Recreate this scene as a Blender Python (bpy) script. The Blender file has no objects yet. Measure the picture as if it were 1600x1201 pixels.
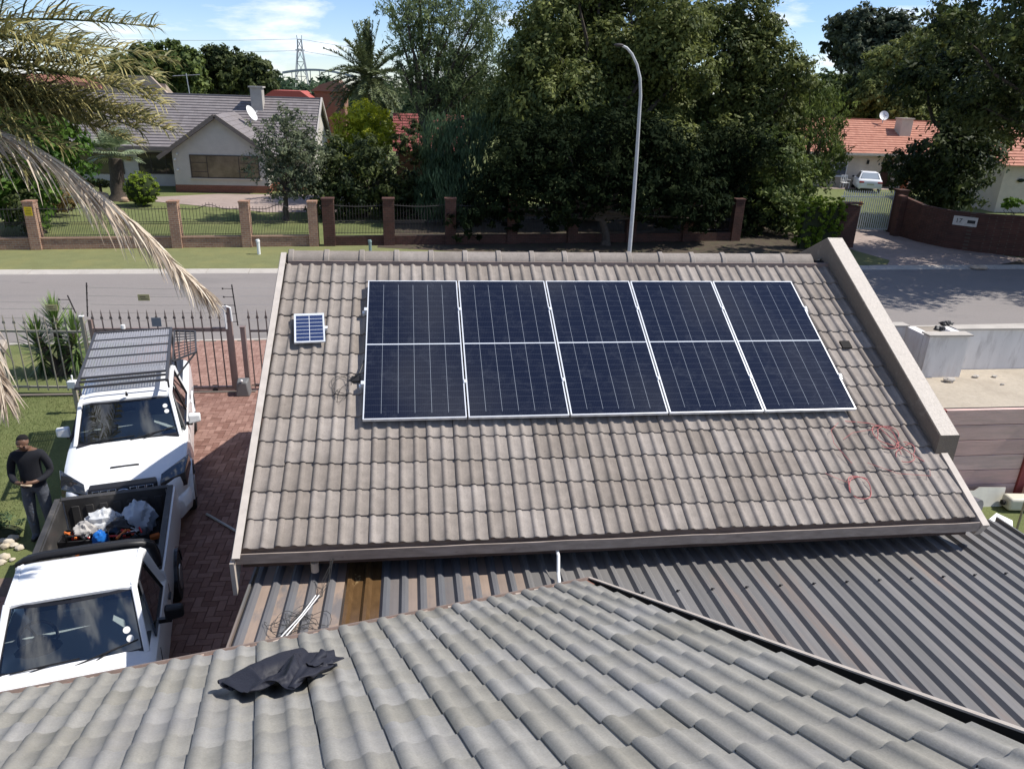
import bpy, math, random
import numpy as np
from mathutils import Vector, Matrix
random.seed(7); rng = np.random.default_rng(11)
S = bpy.context.scene; COL = S.collection
R_ = math.radians
# ------------------------------------------------------------------ camera
CAM = np.array([0.0, 0.0, 6.7])
_f, _pitch, _roll, _yaw = 1175.0, 0.3750, 0.0352, 0.1395
_cp, _sp = math.cos(_pitch), math.sin(_pitch)
_F = Vector((math.sin(_yaw) * _cp, math.cos(_yaw) * _cp, -_sp))
_r = Vector((math.cos(_yaw), -math.sin(_yaw), 0)); _u = _r.cross(_F)
_cr, _sr = math.cos(_roll), math.sin(_roll)
_R = _r * _cr + _u * _sr; _U = -_r * _sr + _u * _cr
cam = bpy.data.cameras.new('camera'); co = bpy.data.objects.new('camera', cam); COL.objects.link(co)
cam.lens = _f / 1600 * 36; cam.sensor_width = 36; cam.clip_start = .05; cam.clip_end = 6000
M4 = Matrix(((_R.x, _U.x, -_F.x, 0), (_R.y, _U.y, -_F.y, 0), (_R.z, _U.z, -_F.z, 6.7), (0, 0, 0, 1)))
co.matrix_world = M4
S.camera = co
# ------------------------------------------------------------------ world: sky with thin cumulus
w = bpy.data.worlds.new('World'); S.world = w; w.use_nodes = True
nt = w.node_tree; N = nt.nodes; L = nt.links; N.clear()
sunv = Vector((.75, -.02, 1.0)).normalized()
sky = N.new('ShaderNodeTexSky'); sky.sky_type = 'NISHITA'; sky.sun_disc = False
sky.sun_elevation = math.asin(sunv.z); sky.sun_rotation = math.atan2(sunv.x, sunv.y)
sky.air_density = 1.0; sky.dust_density = .0; sky.ozone_density = 3.5; sky.altitude = 1500
tc = N.new('ShaderNodeTexCoord'); mp = N.new('ShaderNodeMapping'); mp.inputs['Scale'].default_value = (1.0, 1.0, 3.6)
mp.inputs['Location'].default_value = (.35, .1, .0)
no = N.new('ShaderNodeTexNoise'); no.inputs['Scale'].default_value = 6.5; no.inputs['Detail'].default_value = 9; no.inputs['Roughness'].default_value = .58
no.inputs['Distortion'].default_value = .25
cr = N.new('ShaderNodeValToRGB'); cr.color_ramp.elements[0].position = .52; cr.color_ramp.elements[1].position = .66
mx = N.new('ShaderNodeMix'); mx.data_type = 'RGBA'
mx.inputs[7].default_value = (8.6, 8.9, 9.4, 1)
bg = N.new('ShaderNodeBackground'); bg.inputs['Strength'].default_value = .095; wo = N.new('ShaderNodeOutputWorld')
L.new(tc.outputs['Generated'], mp.inputs['Vector']); L.new(mp.outputs[0], no.inputs['Vector']); L.new(no.outputs['Fac'], cr.inputs[0])
ms = N.new('ShaderNodeMath'); ms.operation = 'MULTIPLY'; ms.inputs[1].default_value = .85
L.new(cr.outputs[0], ms.inputs[0]); L.new(ms.outputs[0], mx.inputs[0]); gm = N.new('ShaderNodeMix'); gm.data_type = 'RGBA'; gm.blend_type = 'MULTIPLY'; gm.inputs[0].default_value = 1; gm.inputs[7].default_value = (.93, .97, 1.10, 1); L.new(sky.outputs[0], gm.inputs[6]); L.new(gm.outputs[2], mx.inputs[6]); L.new(mx.outputs[2], bg.inputs[0]); L.new(bg.outputs[0], wo.inputs[0])
# ------------------------------------------------------------------ sun
sl = bpy.data.lights.new('sun', 'SUN'); sl.energy = 4.2; sl.angle = R_(.53); sl.color = (1.0, .955, .89)
so = bpy.data.objects.new('sun', sl); COL.objects.link(so); so.location = (20, 0, 30)
so.rotation_euler = sunv.to_track_quat('Z', 'Y').to_euler()
S.view_settings.view_transform = 'Standard'; S.view_settings.look = 'None'; S.view_settings.exposure = 0.55; S.view_settings.gamma = 1
S.render.resolution_x = 1024; S.render.resolution_y = 768
S.render.engine = 'CYCLES'; S.cycles.max_bounces = 6; S.cycles.transparent_max_bounces = 12

# ------------------------------------------------------------------ materials
MATS = {}
def mat(name, col, col2=None, rough=.75, metal=0.0, spec=.4, noise=None, noise2=None, bump=None, coat=0, trans=0, alpha=1, emis=None, stain=None, brick=None, ior=1.45, sub=None, stretch=None):
    """col/col2 mixed by the face attribute 'tint'; noise=(scale, amount, detail) brightness mottling; stain=(scale, colour, lo, hi, factor)"""
    if name in MATS: return MATS[name]
    m = bpy.data.materials.new(name); m.use_nodes = True; MATS[name] = m
    t = m.node_tree; n = t.nodes; l = t.links; b = n['Principled BSDF']
    b.inputs['Roughness'].default_value = rough; b.inputs['Metallic'].default_value = metal
    b.inputs['Specular IOR Level'].default_value = spec; b.inputs['Coat Weight'].default_value = coat; b.inputs['Coat Roughness'].default_value = .06
    b.inputs['Transmission Weight'].default_value = trans; b.inputs['IOR'].default_value = ior; b.inputs['Alpha'].default_value = alpha
    c4 = lambda c: (c[0], c[1], c[2], 1)
    tcn = n.new('ShaderNodeTexCoord'); vec = tcn.outputs['Object']
    if stretch:
        mpn = n.new('ShaderNodeMapping'); mpn.inputs['Scale'].default_value = stretch; l.new(vec, mpn.inputs[0]); vec = mpn.outputs[0]
    rgb = n.new('ShaderNodeRGB'); rgb.outputs[0].default_value = c4(col); cur = rgb.outputs[0]
    def mixc(fac, a, bcol, mode='MIX'):
        x = n.new('ShaderNodeMix'); x.data_type = 'RGBA'; x.blend_type = mode
        if hasattr(fac, 'links') or not isinstance(fac, (int, float)): l.new(fac, x.inputs[0])
        else: x.inputs[0].default_value = fac
        l.new(a, x.inputs[6])
        if isinstance(bcol, tuple): x.inputs[7].default_value = c4(bcol)
        else: l.new(bcol, x.inputs[7])
        return x.outputs[2]
    if col2 is not None:
        at = n.new('ShaderNodeAttribute'); at.attribute_name = 'tint'
        cur = mixc(at.outputs['Fac'], cur, tuple(col2))
    if brick:   # (scale, mortar colour, colA, colB)
        sep = n.new('ShaderNodeSeparateXYZ'); l.new(tcn.outputs['Object'], sep.inputs[0])
        ad = n.new('ShaderNodeMath'); ad.operation = 'ADD'; l.new(sep.outputs[0], ad.inputs[0]); l.new(sep.outputs[1], ad.inputs[1])
        cm = n.new('ShaderNodeCombineXYZ'); l.new(ad.outputs[0], cm.inputs[0]); l.new(sep.outputs[1 if brick[4:] else 2], cm.inputs[1])
        bt = n.new('ShaderNodeTexBrick'); l.new((tcn.outputs['Object'] if brick[4:] else cm.outputs[0]), bt.inputs['Vector']); bt.inputs['Scale'].default_value = 1
        bt.inputs['Brick Width'].default_value = .23 * brick[0]; bt.inputs['Row Height'].default_value = .085 * brick[0]; bt.inputs['Mortar Size'].default_value = .008 * brick[0]
        bt.inputs['Color1'].default_value = c4(brick[2]); bt.inputs['Color2'].default_value = c4(brick[3]); bt.inputs['Mortar'].default_value = c4(brick[1])
        cur = bt.outputs['Color']
    def nz(scale, detail, rgh=.6):
        x = n.new('ShaderNodeTexNoise'); x.inputs['Scale'].default_value = scale; x.inputs['Detail'].default_value = detail; x.inputs['Roughness'].default_value = rgh
        l.new(vec, x.inputs['Vector']); return x.outputs['Fac']
    for ns in (noise, noise2):
        if ns:
            mr = n.new('ShaderNodeMapRange'); mr.inputs[1].default_value = .25; mr.inputs[2].default_value = .75
            mr.inputs[3].default_value = 1 - ns[1]; mr.inputs[4].default_value = 1 + ns[1]; l.new(nz(ns[0], ns[2] if len(ns) > 2 else 4), mr.inputs[0])
            cb = n.new('ShaderNodeCombineColor')
            for i in range(3): l.new(mr.outputs[0], cb.inputs[i])
            cur = mixc(1.0, cur, cb.outputs[0], 'MULTIPLY')
    if stain:
        for st in (stain if isinstance(stain, list) else [stain]):
            mr = n.new('ShaderNodeMapRange'); mr.inputs[1].default_value = st[2]; mr.inputs[2].default_value = st[3]; mr.inputs[4].default_value = st[4]
            l.new(nz(st[0], 6, .65), mr.inputs[0]); cur = mixc(mr.outputs[0], cur, tuple(st[1]))
    l.new(cur, b.inputs['Base Color'])
    if bump:
        bp = n.new('ShaderNodeBump'); bp.inputs['Strength'].default_value = bump[1]; bp.inputs['Distance'].default_value = bump[2] if len(bump) > 2 else .01
        l.new(nz(bump[0], 5), bp.inputs['Height']); l.new(bp.outputs[0], b.inputs['Normal'])
    if sub:   # thin leaf: part of the light passes through
        tr = n.new('ShaderNodeBsdfTranslucent'); l.new(cur, tr.inputs[0]); mxs = n.new('ShaderNodeMixShader'); mxs.inputs[0].default_value = sub
        l.new(b.outputs[0], mxs.inputs[1]); l.new(tr.outputs[0], mxs.inputs[2]); l.new(mxs.outputs[0], n['Material Output'].inputs[0])
    return m
def glass(name, tint=(.5, .55, .55), dark=.5):
    if name in MATS: return MATS[name]
    m = bpy.data.materials.new(name); m.use_nodes = True; MATS[name] = m
    t = m.node_tree; n = t.nodes; l = t.links; n.remove(n['Principled BSDF'])
    fr = n.new('ShaderNodeFresnel'); fr.inputs[0].default_value = 1.55
    tr = n.new('ShaderNodeBsdfTransparent'); tr.inputs[0].default_value = (tint[0] * dark, tint[1] * dark, tint[2] * dark, 1)
    gl = n.new('ShaderNodeBsdfGlossy'); gl.inputs['Roughness'].default_value = .02
    mr = n.new('ShaderNodeMath'); mr.operation = 'MULTIPLY_ADD'; mr.inputs[1].default_value = 2.2; mr.inputs[2].default_value = .05; mr.use_clamp = True
    x = n.new('ShaderNodeMixShader'); l.new(fr.outputs[0], mr.inputs[0]); l.new(mr.outputs[0], x.inputs[0]); l.new(tr.outputs[0], x.inputs[1]); l.new(gl.outputs[0], x.inputs[2]); l.new(x.outputs[0], n['Material Output'].inputs[0])
    return m

# ------------------------------------------------------------------ object helpers
WM = {}
def thing(name, label, cat, loc=(0, 0, 0), rz=0.0, group=None, rot=None):
    o = bpy.data.objects.new(name, None); COL.objects.link(o); o.location = loc
    o.rotation_euler = rot if rot else (0, 0, rz); o.empty_display_size = .2
    o['label'] = label; o['category'] = cat
    if group: o['group'] = group
    WM[o.name] = Matrix.LocRotScale(Vector(loc), o.rotation_euler.to_quaternion(), Vector((1, 1, 1)))
    return o
def tag(o, label=None, cat=None, group=None, kind=None):
    if label: o['label'] = label
    if cat: o['category'] = cat
    if group: o['group'] = group
    if kind: o['kind'] = kind
    return o
def copy_tree(o, loc=None, rz=None, label=None, parent=None):
    c = o.copy(); COL.objects.link(c)
    if parent: c.parent = parent
    if loc is not None: c.location = loc
    if rz is not None: c.rotation_euler = (0, 0, rz)
    if label: c['label'] = label
    for ch in list(o.children): copy_tree(ch, parent=c)
    return c
class MB:
    def __init__(s): s.v = []; s.f = []; s.t = []; s.uv = None; s.m = []
    def add(s, vs, fs, tint=0.0, mi=0):
        o = len(s.v); s.v.extend([tuple(map(float, p)) for p in vs])
        for f in fs: s.f.append(tuple(i + o for i in f)); s.t.append(tint); s.m.append(mi)
        return s
    def box(s, x0, x1, y0, y1, z0, z1, tint=0.0, mi=0):
        return s.add([(x0, y0, z0), (x1, y0, z0), (x1, y1, z0), (x0, y1, z0), (x0, y0, z1), (x1, y0, z1), (x1, y1, z1), (x0, y1, z1)],
                     [(0, 3, 2, 1), (4, 5, 6, 7), (0, 1, 5, 4), (1, 2, 6, 5), (2, 3, 7, 6), (3, 0, 4, 7)], tint, mi)
    def obox(s, c, size, mtx=None, tint=0.0, mi=0):
        hx, hy, hz = size[0] / 2, size[1] / 2, size[2] / 2; mtx = mtx or Matrix.Identity(3); c = Vector(c)
        vs = [c + mtx @ Vector(p) for p in ((-hx, -hy, -hz), (hx, -hy, -hz), (hx, hy, -hz), (-hx, hy, -hz), (-hx, -hy, hz), (hx, -hy, hz), (hx, hy, hz), (-hx, hy, hz))]
        return s.add(vs, [(0, 3, 2, 1), (4, 5, 6, 7), (0, 1, 5, 4), (1, 2, 6, 5), (2, 3, 7, 6), (3, 0, 4, 7)], tint, mi)
    def hexa(s, p, tint=0.0, mi=0):
        return s.add(p, [(0, 3, 2, 1), (4, 5, 6, 7), (0, 1, 5, 4), (1, 2, 6, 5), (2, 3, 7, 6), (3, 0, 4, 7)], tint, mi)
    def beam(s, a, b, wd, ht, tint=0.0, up=(0, 0, 1), mi=0):
        a = Vector(a); b = Vector(b); d = (b - a); ln = d.length
        if ln < 1e-6: return s
        d /= ln; up = Vector(up)
        if abs(d.dot(up)) > .99: up = Vector((1, 0, 0)) if abs(d.x) < .9 else Vector((0, 1, 0))
        x = d.cross(up).normalized(); z = x.cross(d)
        m3 = Matrix((x, d, z)).transposed()
        return s.obox((a + b) / 2, (wd, ln, ht), m3, tint, mi)
    def tube(s, pts, r, n=8, tint=0.0, cap=True, mi=0):
        pts = [Vector(p) for p in pts]; k = len(pts); rs = r if isinstance(r, (list, tuple)) else [r] * k
        base = len(s.v); prev = None
        for i, p in enumerate(pts):
            d = (pts[min(i + 1, k - 1)] - pts[max(i - 1, 0)])
            d = d.normalized() if d.length > 1e-9 else Vector((0, 0, 1))
            if prev is None:
                a = d.cross(Vector((0, 0, 1)))
                if a.length < .1: a = d.cross(Vector((1, 0, 0)))
            else: a = prev - d * prev.dot(d)
            a.normalize(); prev = a; b = d.cross(a)
            for j in range(n):
                q = p + (a * math.cos(2 * math.pi * j / n) + b * math.sin(2 * math.pi * j / n)) * rs[i]
                s.v.append((q.x, q.y, q.z))
        for i in range(k - 1):
            for j in range(n):
                s.f.append((base + i * n + j, base + i * n + (j + 1) % n, base + (i + 1) * n + (j + 1) % n, base + (i + 1) * n + j)); s.t.append(tint); s.m.append(mi)
        if cap:
            s.f.append(tuple(base + j for j in reversed(range(n)))); s.t.append(tint); s.m.append(mi)
            s.f.append(tuple(base + (k - 1) * n + j for j in range(n))); s.t.append(tint); s.m.append(mi)
        return s
    def ball(s, c, r, n=12, m=8, tint=0.0, mtx=None, wob=0, mi=0):
        r = (r, r, r) if isinstance(r, (int, float)) else r; vs = []; fs = []; mtx = mtx or Matrix.Identity(3); c = Vector(c)
        for i in range(m + 1):
            th = math.pi * i / m
            for j in range(n):
                ph = 2 * math.pi * j / n; k = 1 + (random.uniform(-wob, wob) if wob and 0 < i < m else 0)
                vs.append(c + mtx @ Vector((r[0] * k * math.sin(th) * math.cos(ph), r[1] * k * math.sin(th) * math.sin(ph), r[2] * k * math.cos(th))))
        for i in range(m):
            for j in range(n): fs.append((i * n + j, (i + 1) * n + j, (i + 1) * n + (j + 1) % n, i * n + (j + 1) % n))
        return s.add(vs, fs, tint, mi)
    def grid(s, fn, nu, nv, tint=0.0, flip=False, mi=0):
        vs = [fn(i / nu, j / nv) for j in range(nv + 1) for i in range(nu + 1)]
        fs = [(j * (nu + 1) + i, j * (nu + 1) + i + 1, (j + 1) * (nu + 1) + i + 1, (j + 1) * (nu + 1) + i) for j in range(nv) for i in range(nu)]
        if flip: fs = [f[::-1] for f in fs]
        return s.add(vs, fs, tint, mi)
    def prism(s, poly, y0, y1, axis='y', tint=0.0, mi=0):
        n = len(poly)
        mk = {'y': lambda p, d: (p[0], d, p[1]), 'x': lambda p, d: (d, p[0], p[1]), 'z': lambda p, d: (p[0], p[1], d)}[axis]
        vs = [mk(p, y0) for p in poly] + [mk(p, y1) for p in poly]
        fs = [tuple(range(n)), tuple(reversed(range(n, 2 * n)))] + [(i, n + i, n + (i + 1) % n, (i + 1) % n) for i in range(n)]
        return s.add(vs, fs, tint, mi)
    def loft(s, secs, closed=False, caps=True, tint=0.0, mi=0):
        n = len(secs[0]); base = len(s.v)
        for sc in secs: s.v.extend([tuple(map(float, p)) for p in sc])
        rngn = range(n if closed else n - 1)
        for i in range(len(secs) - 1):
            for j in rngn:
                s.f.append((base + i * n + j, base + i * n + (j + 1) % n, base + (i + 1) * n + (j + 1) % n, base + (i + 1) * n + j)); s.t.append(tint); s.m.append(mi)
        if caps:
            s.f.append(tuple(base + j for j in reversed(range(n)))); s.t.append(tint); s.m.append(mi)
            s.f.append(tuple(base + (len(secs) - 1) * n + j for j in range(n))); s.t.append(tint); s.m.append(mi)
        return s
    def xf(s, mtx, start=0):
        for i in range(start, len(s.v)): s.v[i] = tuple(mtx @ Vector(s.v[i]))
        return s
    def build(s, name, material, parent=None, smooth=False, bevel=0, world=True, uv=None, fixn=False, bseg=2):
        me = bpy.data.meshes.new(name)
        V = s.v
        pm = None
        if parent is not None and world:
            pm = WM[parent.name].inverted(); V = [tuple(pm @ Vector(p)) for p in V]
        me.from_pydata(V, [], s.f); me.validate(clean_customdata=False) if False else None
        for mm in (material if isinstance(material, (list, tuple)) else [material]): me.materials.append(mm)
        if isinstance(material, (list, tuple)): me.polygons.foreach_set('material_index', s.m)
        a = me.attributes.new('tint', 'FLOAT', 'FACE'); a.data.foreach_set('value', [float(t) for t in s.t])
        if uv:
            ul = me.uv_layers.new(name='UVMap'); ul.data.foreach_set('uv', [c for p in uv for c in p])
        if fixn:
            import bmesh
            bm = bmesh.new(); bm.from_mesh(me); bmesh.ops.recalc_face_normals(bm, faces=bm.faces[:]); bm.to_mesh(me); bm.free()
        if smooth:
            me.polygons.foreach_set('use_smooth', [True] * len(me.polygons)); me.set_sharp_from_angle(angle=R_(38))
        me.update()
        o = bpy.data.objects.new(name, me); COL.objects.link(o)
        if parent is not None: o.parent = parent; WM[o.name] = WM[parent.name]
        else: WM[o.name] = Matrix.Identity(4)
        if bevel:
            bv = o.modifiers.new('bevel', 'BEVEL'); bv.width = bevel; bv.segments = bseg; bv.limit_method = 'ANGLE'; bv.angle_limit = R_(40)
            if not smooth: me.polygons.foreach_set('use_smooth', [True] * len(me.polygons)); me.set_sharp_from_angle(angle=R_(60))
        return o
def quads_object(name, V, tint, material, parent=None, world=True, smooth=False):
    """V: (n,4,3) array of quads -> one mesh, fast"""
    n = len(V); me = bpy.data.meshes.new(name); P = V.reshape(-1, 3).astype(np.float32).copy()
    if parent is not None and world:
        m = np.array(WM[parent.name].inverted()); P = (P @ m[:3, :3].T + m[:3, 3]).astype(np.float32)
    me.vertices.add(n * 4); me.vertices.foreach_set('co', P.ravel())
    me.loops.add(n * 4); me.loops.foreach_set('vertex_index', np.arange(n * 4, dtype=np.int32))
    me.polygons.add(n); me.polygons.foreach_set('loop_start', np.arange(0, n * 4, 4, dtype=np.int32))
    a = me.attributes.new('tint', 'FLOAT', 'FACE'); a.data.foreach_set('value', np.asarray(tint, np.float32))
    me.materials.append(material); me.update(calc_edges=True)
    if smooth: me.polygons.foreach_set('use_smooth', [True] * n)
    o = bpy.data.objects.new(name, me); COL.objects.link(o)
    if parent is not None: o.parent = parent; WM[o.name] = WM[parent.name]
    return o

# ------------------------------------------------------------------ palette
m_tile = mat('weathered_concrete_tile', (.228, .197, .170), (.312, .277, .248), rough=.9, spec=.2, noise=(9, .16, 6), noise2=(70, .12, 3), bump=(120, .35, .004), stain=[(2.2, (.16, .14, .12), .5, .75, .4), (16, (.12, .105, .09), .62, .72, .4), (30, (.38, .35, .30), .68, .74, .3)])
m_tile2 = mat('grey_green_concrete_tile', (.262, .248, .212), (.315, .304, .280), rough=.85, spec=.25, noise=(7, .13, 6), noise2=(90, .12, 3), bump=(150, .35, .003), stain=[(1.3, (.25, .25, .30), .5, .8, .3), (5, (.14, .14, .115), .56, .8, .4), (38, (.42, .41, .37), .66, .74, .35)])
m_dark = mat('dark_underlay', (.02, .018, .016), rough=.9)
m_fascia = mat('weathered_wood_board', (.20, .165, .14), (.42, .36, .31), rough=.8, noise=(6, .3, 5), stretch=(.4, 1, 6), stain=(3, (.10, .075, .06), .5, .75, .6))
m_barge = mat('cream_painted_board', (.46, .40, .34), (.5, .45, .4), rough=.7, noise=(8, .12, 5), stain=(5, (.25, .19, .15), .58, .8, .6))
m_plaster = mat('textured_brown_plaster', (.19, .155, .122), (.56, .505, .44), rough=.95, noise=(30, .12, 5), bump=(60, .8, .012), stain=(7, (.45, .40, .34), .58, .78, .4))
m_wallpaint = mat('beige_painted_wall', (.44, .38, .31), rough=.9, noise=(5, .08, 4))
m_ibr = mat('charcoal_coated_sheet', (.142, .137, .132), (.185, .177, .170), rough=.48, spec=.5, noise=(5, .12, 5), stain=[(1.1, (.27, .18, .13), .57, .70, .5), (4, (.09, .09, .09), .6, .75, .4)], stretch=(1.6, .22, 1))
m_ibr_sandy = mat('sand_stained_sheet', (.105, .11, .12), (.30, .225, .175), rough=.6, spec=.4, noise=(6, .12, 6), stain=[(2.2, (.12, .125, .135), .52, .62, .75)], stretch=(1.1, .45, 1))
m_sky = mat('brown_translucent_sheet', (.105, .060, .026), rough=.25, spec=.6, noise=(14, .25, 5), stain=[(7, (.45, .33, .17), .66, .72, .8)], stretch=(1, .5, 1))
m_alu = mat('white_aluminium_frame', (.78, .80, .82), rough=.35, metal=.35)
m_steel = mat('galvanised_metal', (.5, .5, .5), rough=.4, metal=.8)
m_white = mat('white_paint', (.82, .83, .84), rough=.28, coat=.6)
m_plasticw = mat('white_plastic', (.78, .78, .76), rough=.5)
m_black = mat('black_plastic', (.018, .018, .02), rough=.45)
m_rubber = mat('tyre_rubber', (.02, .02, .02), rough=.85)
m_redcable = mat('red_cable', (.48, .15, .14), rough=.5)
m_blackcable = mat('black_cable', (.02, .02, .02), rough=.5)

# ------------------------------------------------------------------ ground sheets
def sheet(name, pts, z, material, nx=1):
    b = MB(); b.add([(p[0], p[1], z) for p in pts], [tuple(range(len(pts)))])
    o = b.build(name, material); o['kind'] = 'structure'; return o
m_grass = mat('lawn', (.140, .160, .064), rough=.95, spec=.1, noise=(1.1, .18, 5), noise2=(26, .22, 4), bump=(60, .7, .03), stain=[(.45, (.22, .21, .09), .5, .72, .55), (5.5, (.22, .19, .09), .62, .78, .45)])
m_verge = mat('verge_grass', (.170, .178, .082), rough=.95, spec=.1, noise=(2, .12, 5), noise2=(40, .2, 4), bump=(60, .6, .02), stain=[(.7, (.23, .215, .09), .48, .7, .6)])
m_asphalt = mat('worn_asphalt', (.222, .200, .186), rough=.92, noise=(.35, .06, 5), noise2=(60, .12, 3), bump=(90, .4, .006), stretch=(.35, 1, 1), stain=[(.9, (.17, .158, .15), .54, .7, .6), (2.5, (.12, .11, .105), .64, .70, .5), (7, (.33, .30, .27), .66, .72, .35)])
m_conc = mat('pale_concrete', (.42, .385, .34), rough=.9, noise=(3, .12, 5), noise2=(40, .08, 3), stain=(1.5, (.24, .21, .18), .55, .75, .5), bump=(40, .3, .005))
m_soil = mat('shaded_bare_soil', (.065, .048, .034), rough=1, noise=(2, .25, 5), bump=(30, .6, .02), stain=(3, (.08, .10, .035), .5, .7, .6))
m_slab = mat('stained_concrete_slab', (.40, .345, .27), rough=.95, noise=(.9, .12, 6), noise2=(14, .1, 4), stain=[(1.3, (.27, .225, .17), .5, .72, .6), (4, (.52, .47, .40), .6, .75, .4)], bump=(30, .4, .01))
m_farpave = mat('pinkish_brick_paving', (.3, .2, .17), rough=.9, brick=(1, (.28, .245, .21), (.36, .275, .24), (.29, .225, .195), 1), noise=(.8, .15, 5))
# base ground: one sheet to the horizon
g = MB(); g.add([(-900, -60, 0), (900, -60, 0), (900, 1500, 0), (-900, 1500, 0)], [(0, 1, 2, 3)]); o = g.build('ground', m_grass); o['kind'] = 'structure'
def road_y(x, y0): return y0 + .0395 * x      # the street runs 2.3 degrees off the garage ridge
sheet('road', [(-140, road_y(-140, 20.75)), (160, road_y(160, 20.75)), (160, road_y(160, 28.62)), (-140, road_y(-140, 28.62))], .008, m_asphalt)
kb = MB()
for i in range(-60, 120):
    x0 = i * 1.5; x1 = x0 + 1.485; y0 = 28.62; z = .055 + random.uniform(-.004, .004); t = 0
    kb.hexa([(x0, road_y(x0, y0), 0), (x1, road_y(x1, y0), 0), (x1, road_y(x1, y0 + .50), 0), (x0, road_y(x0, y0 + .50), 0),
             (x0, road_y(x0, y0 + .03), z - .03), (x1, road_y(x1, y0 + .03), z - .03), (x1, road_y(x1, y0 + .47), z + .03), (x0, road_y(x0, y0 + .47), z + .03)], t)
o = kb.build('kerb', m_conc); o['kind'] = 'structure'
sheet('verge', [(-60, road_y(-60, 29.12)), (19.2, road_y(19.2, 29.12)), (20.6, 34.3), (4, 34.2), (-9.8, 33.2), (-60, 28.0)], .012, m_verge)
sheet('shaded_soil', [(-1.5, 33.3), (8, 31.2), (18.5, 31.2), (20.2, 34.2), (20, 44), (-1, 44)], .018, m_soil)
# near-side strips
sheet('near_kerb', [(-40, road_y(-40, 20.62)), (60, road_y(60, 20.62)), (60, road_y(60, 20.75)), (-40, road_y(-40, 20.75))], .016, m_conc)
# ------------------------------------------------------------------ brick paving laid in herringbone (individual pavers)
m_paver = mat('red_brown_paver', (.19, .102, .080), (.345, .212, .172), rough=.9, spec=.2, noise=(14, .15, 5), noise2=(120, .1, 3), bump=(150, .3, .003))
m_joint = mat('paving_joint_sand', (.16, .115, .09), rough=1, noise=(20, .2, 3))
def herringbone(name, x0, x1, y0, y1, z, lo, hi, inside=None):
    Lp, Wp = .222, .111; gp = .004; Q = []; T = []
    n = int(max(x1 - x0, y1 - y0) / Wp) + 40
    done = set()
    # 90-degree herringbone: stair of L-shaped pairs
    for a in range(-n, n):
        for b in range(-n, n):
            bx = x0 + (a * 1 + b * 2) * Wp * 1.0; by = y0 + (a * 1 - b * 2) * Wp
            for k in (0, 1):
                if k == 0: r = (bx, by, bx + Lp, by + Wp)
                else: r = (bx, by + Wp, bx + Wp, by + Wp + Lp)
                cx_, cy_ = (r[0] + r[2]) / 2, (r[1] + r[3]) / 2
                if not (x0 < cx_ < x1 and y0 < cy_ < y1): continue
                if inside and not inside(cx_, cy_): continue
                key = (round(cx_, 2), round(cy_, 2))
                if key in done: continue
                done.add(key)
                zz = z + random.uniform(0, .003); tx, ty = random.uniform(-.0015, .0015), random.uniform(-.0015, .0015)
                A = [(r[0] + gp, r[1] + gp, zz), (r[2] - gp, r[1] + gp, zz + tx), (r[2] - gp, r[3] - gp, zz + ty), (r[0] + gp, r[3] - gp, zz)]
                B = [(p[0], p[1], z - .012) for p in A]
                tt = random.uniform(lo, hi)
                Q.append(A); T.append(tt)
                for i in range(4):
                    j = (i + 1) % 4; Q.append([B[i], B[j], A[j], A[i]]); T.append(tt)
    o = quads_object(name, np.array(Q), T, m_paver); o['kind'] = 'structure'; return o
sheet('yard_paving_bed', [(-9, -2), (8, -2), (8, 17.0), (-6.9, 17.0), (-6.6, 16.2), (-5.0, 10.3), (-5.6, 9.75), (-9, 9.35)], .010, m_joint)
herringbone('yard_paving', -6.8, -1.2, 3.6, 16.9, .030, 0, .75, lambda x, y: (x > -4.98 - (y - 10.3) * .27 if y > 10.3 else (x > -5.3 or (y < 9.35 and x > -6.8))))
sheet('driveway_bed', [(-7.15, 17.0), (8, 17.0), (8, 20.9), (-7.3, 20.3)], .012, m_joint)
herringbone('driveway_paving', -7.1, 7.8, 16.95, 21.0, .032, .45, 1.0, lambda x, y: y < road_y(x, 20.6) - .05)
rl = MB(); rl.box(-13.5, -3.6, 16.55, 16.62, .03, .055); o = rl.build('gate_track', m_fascia); o['kind'] = 'structure'

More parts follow.
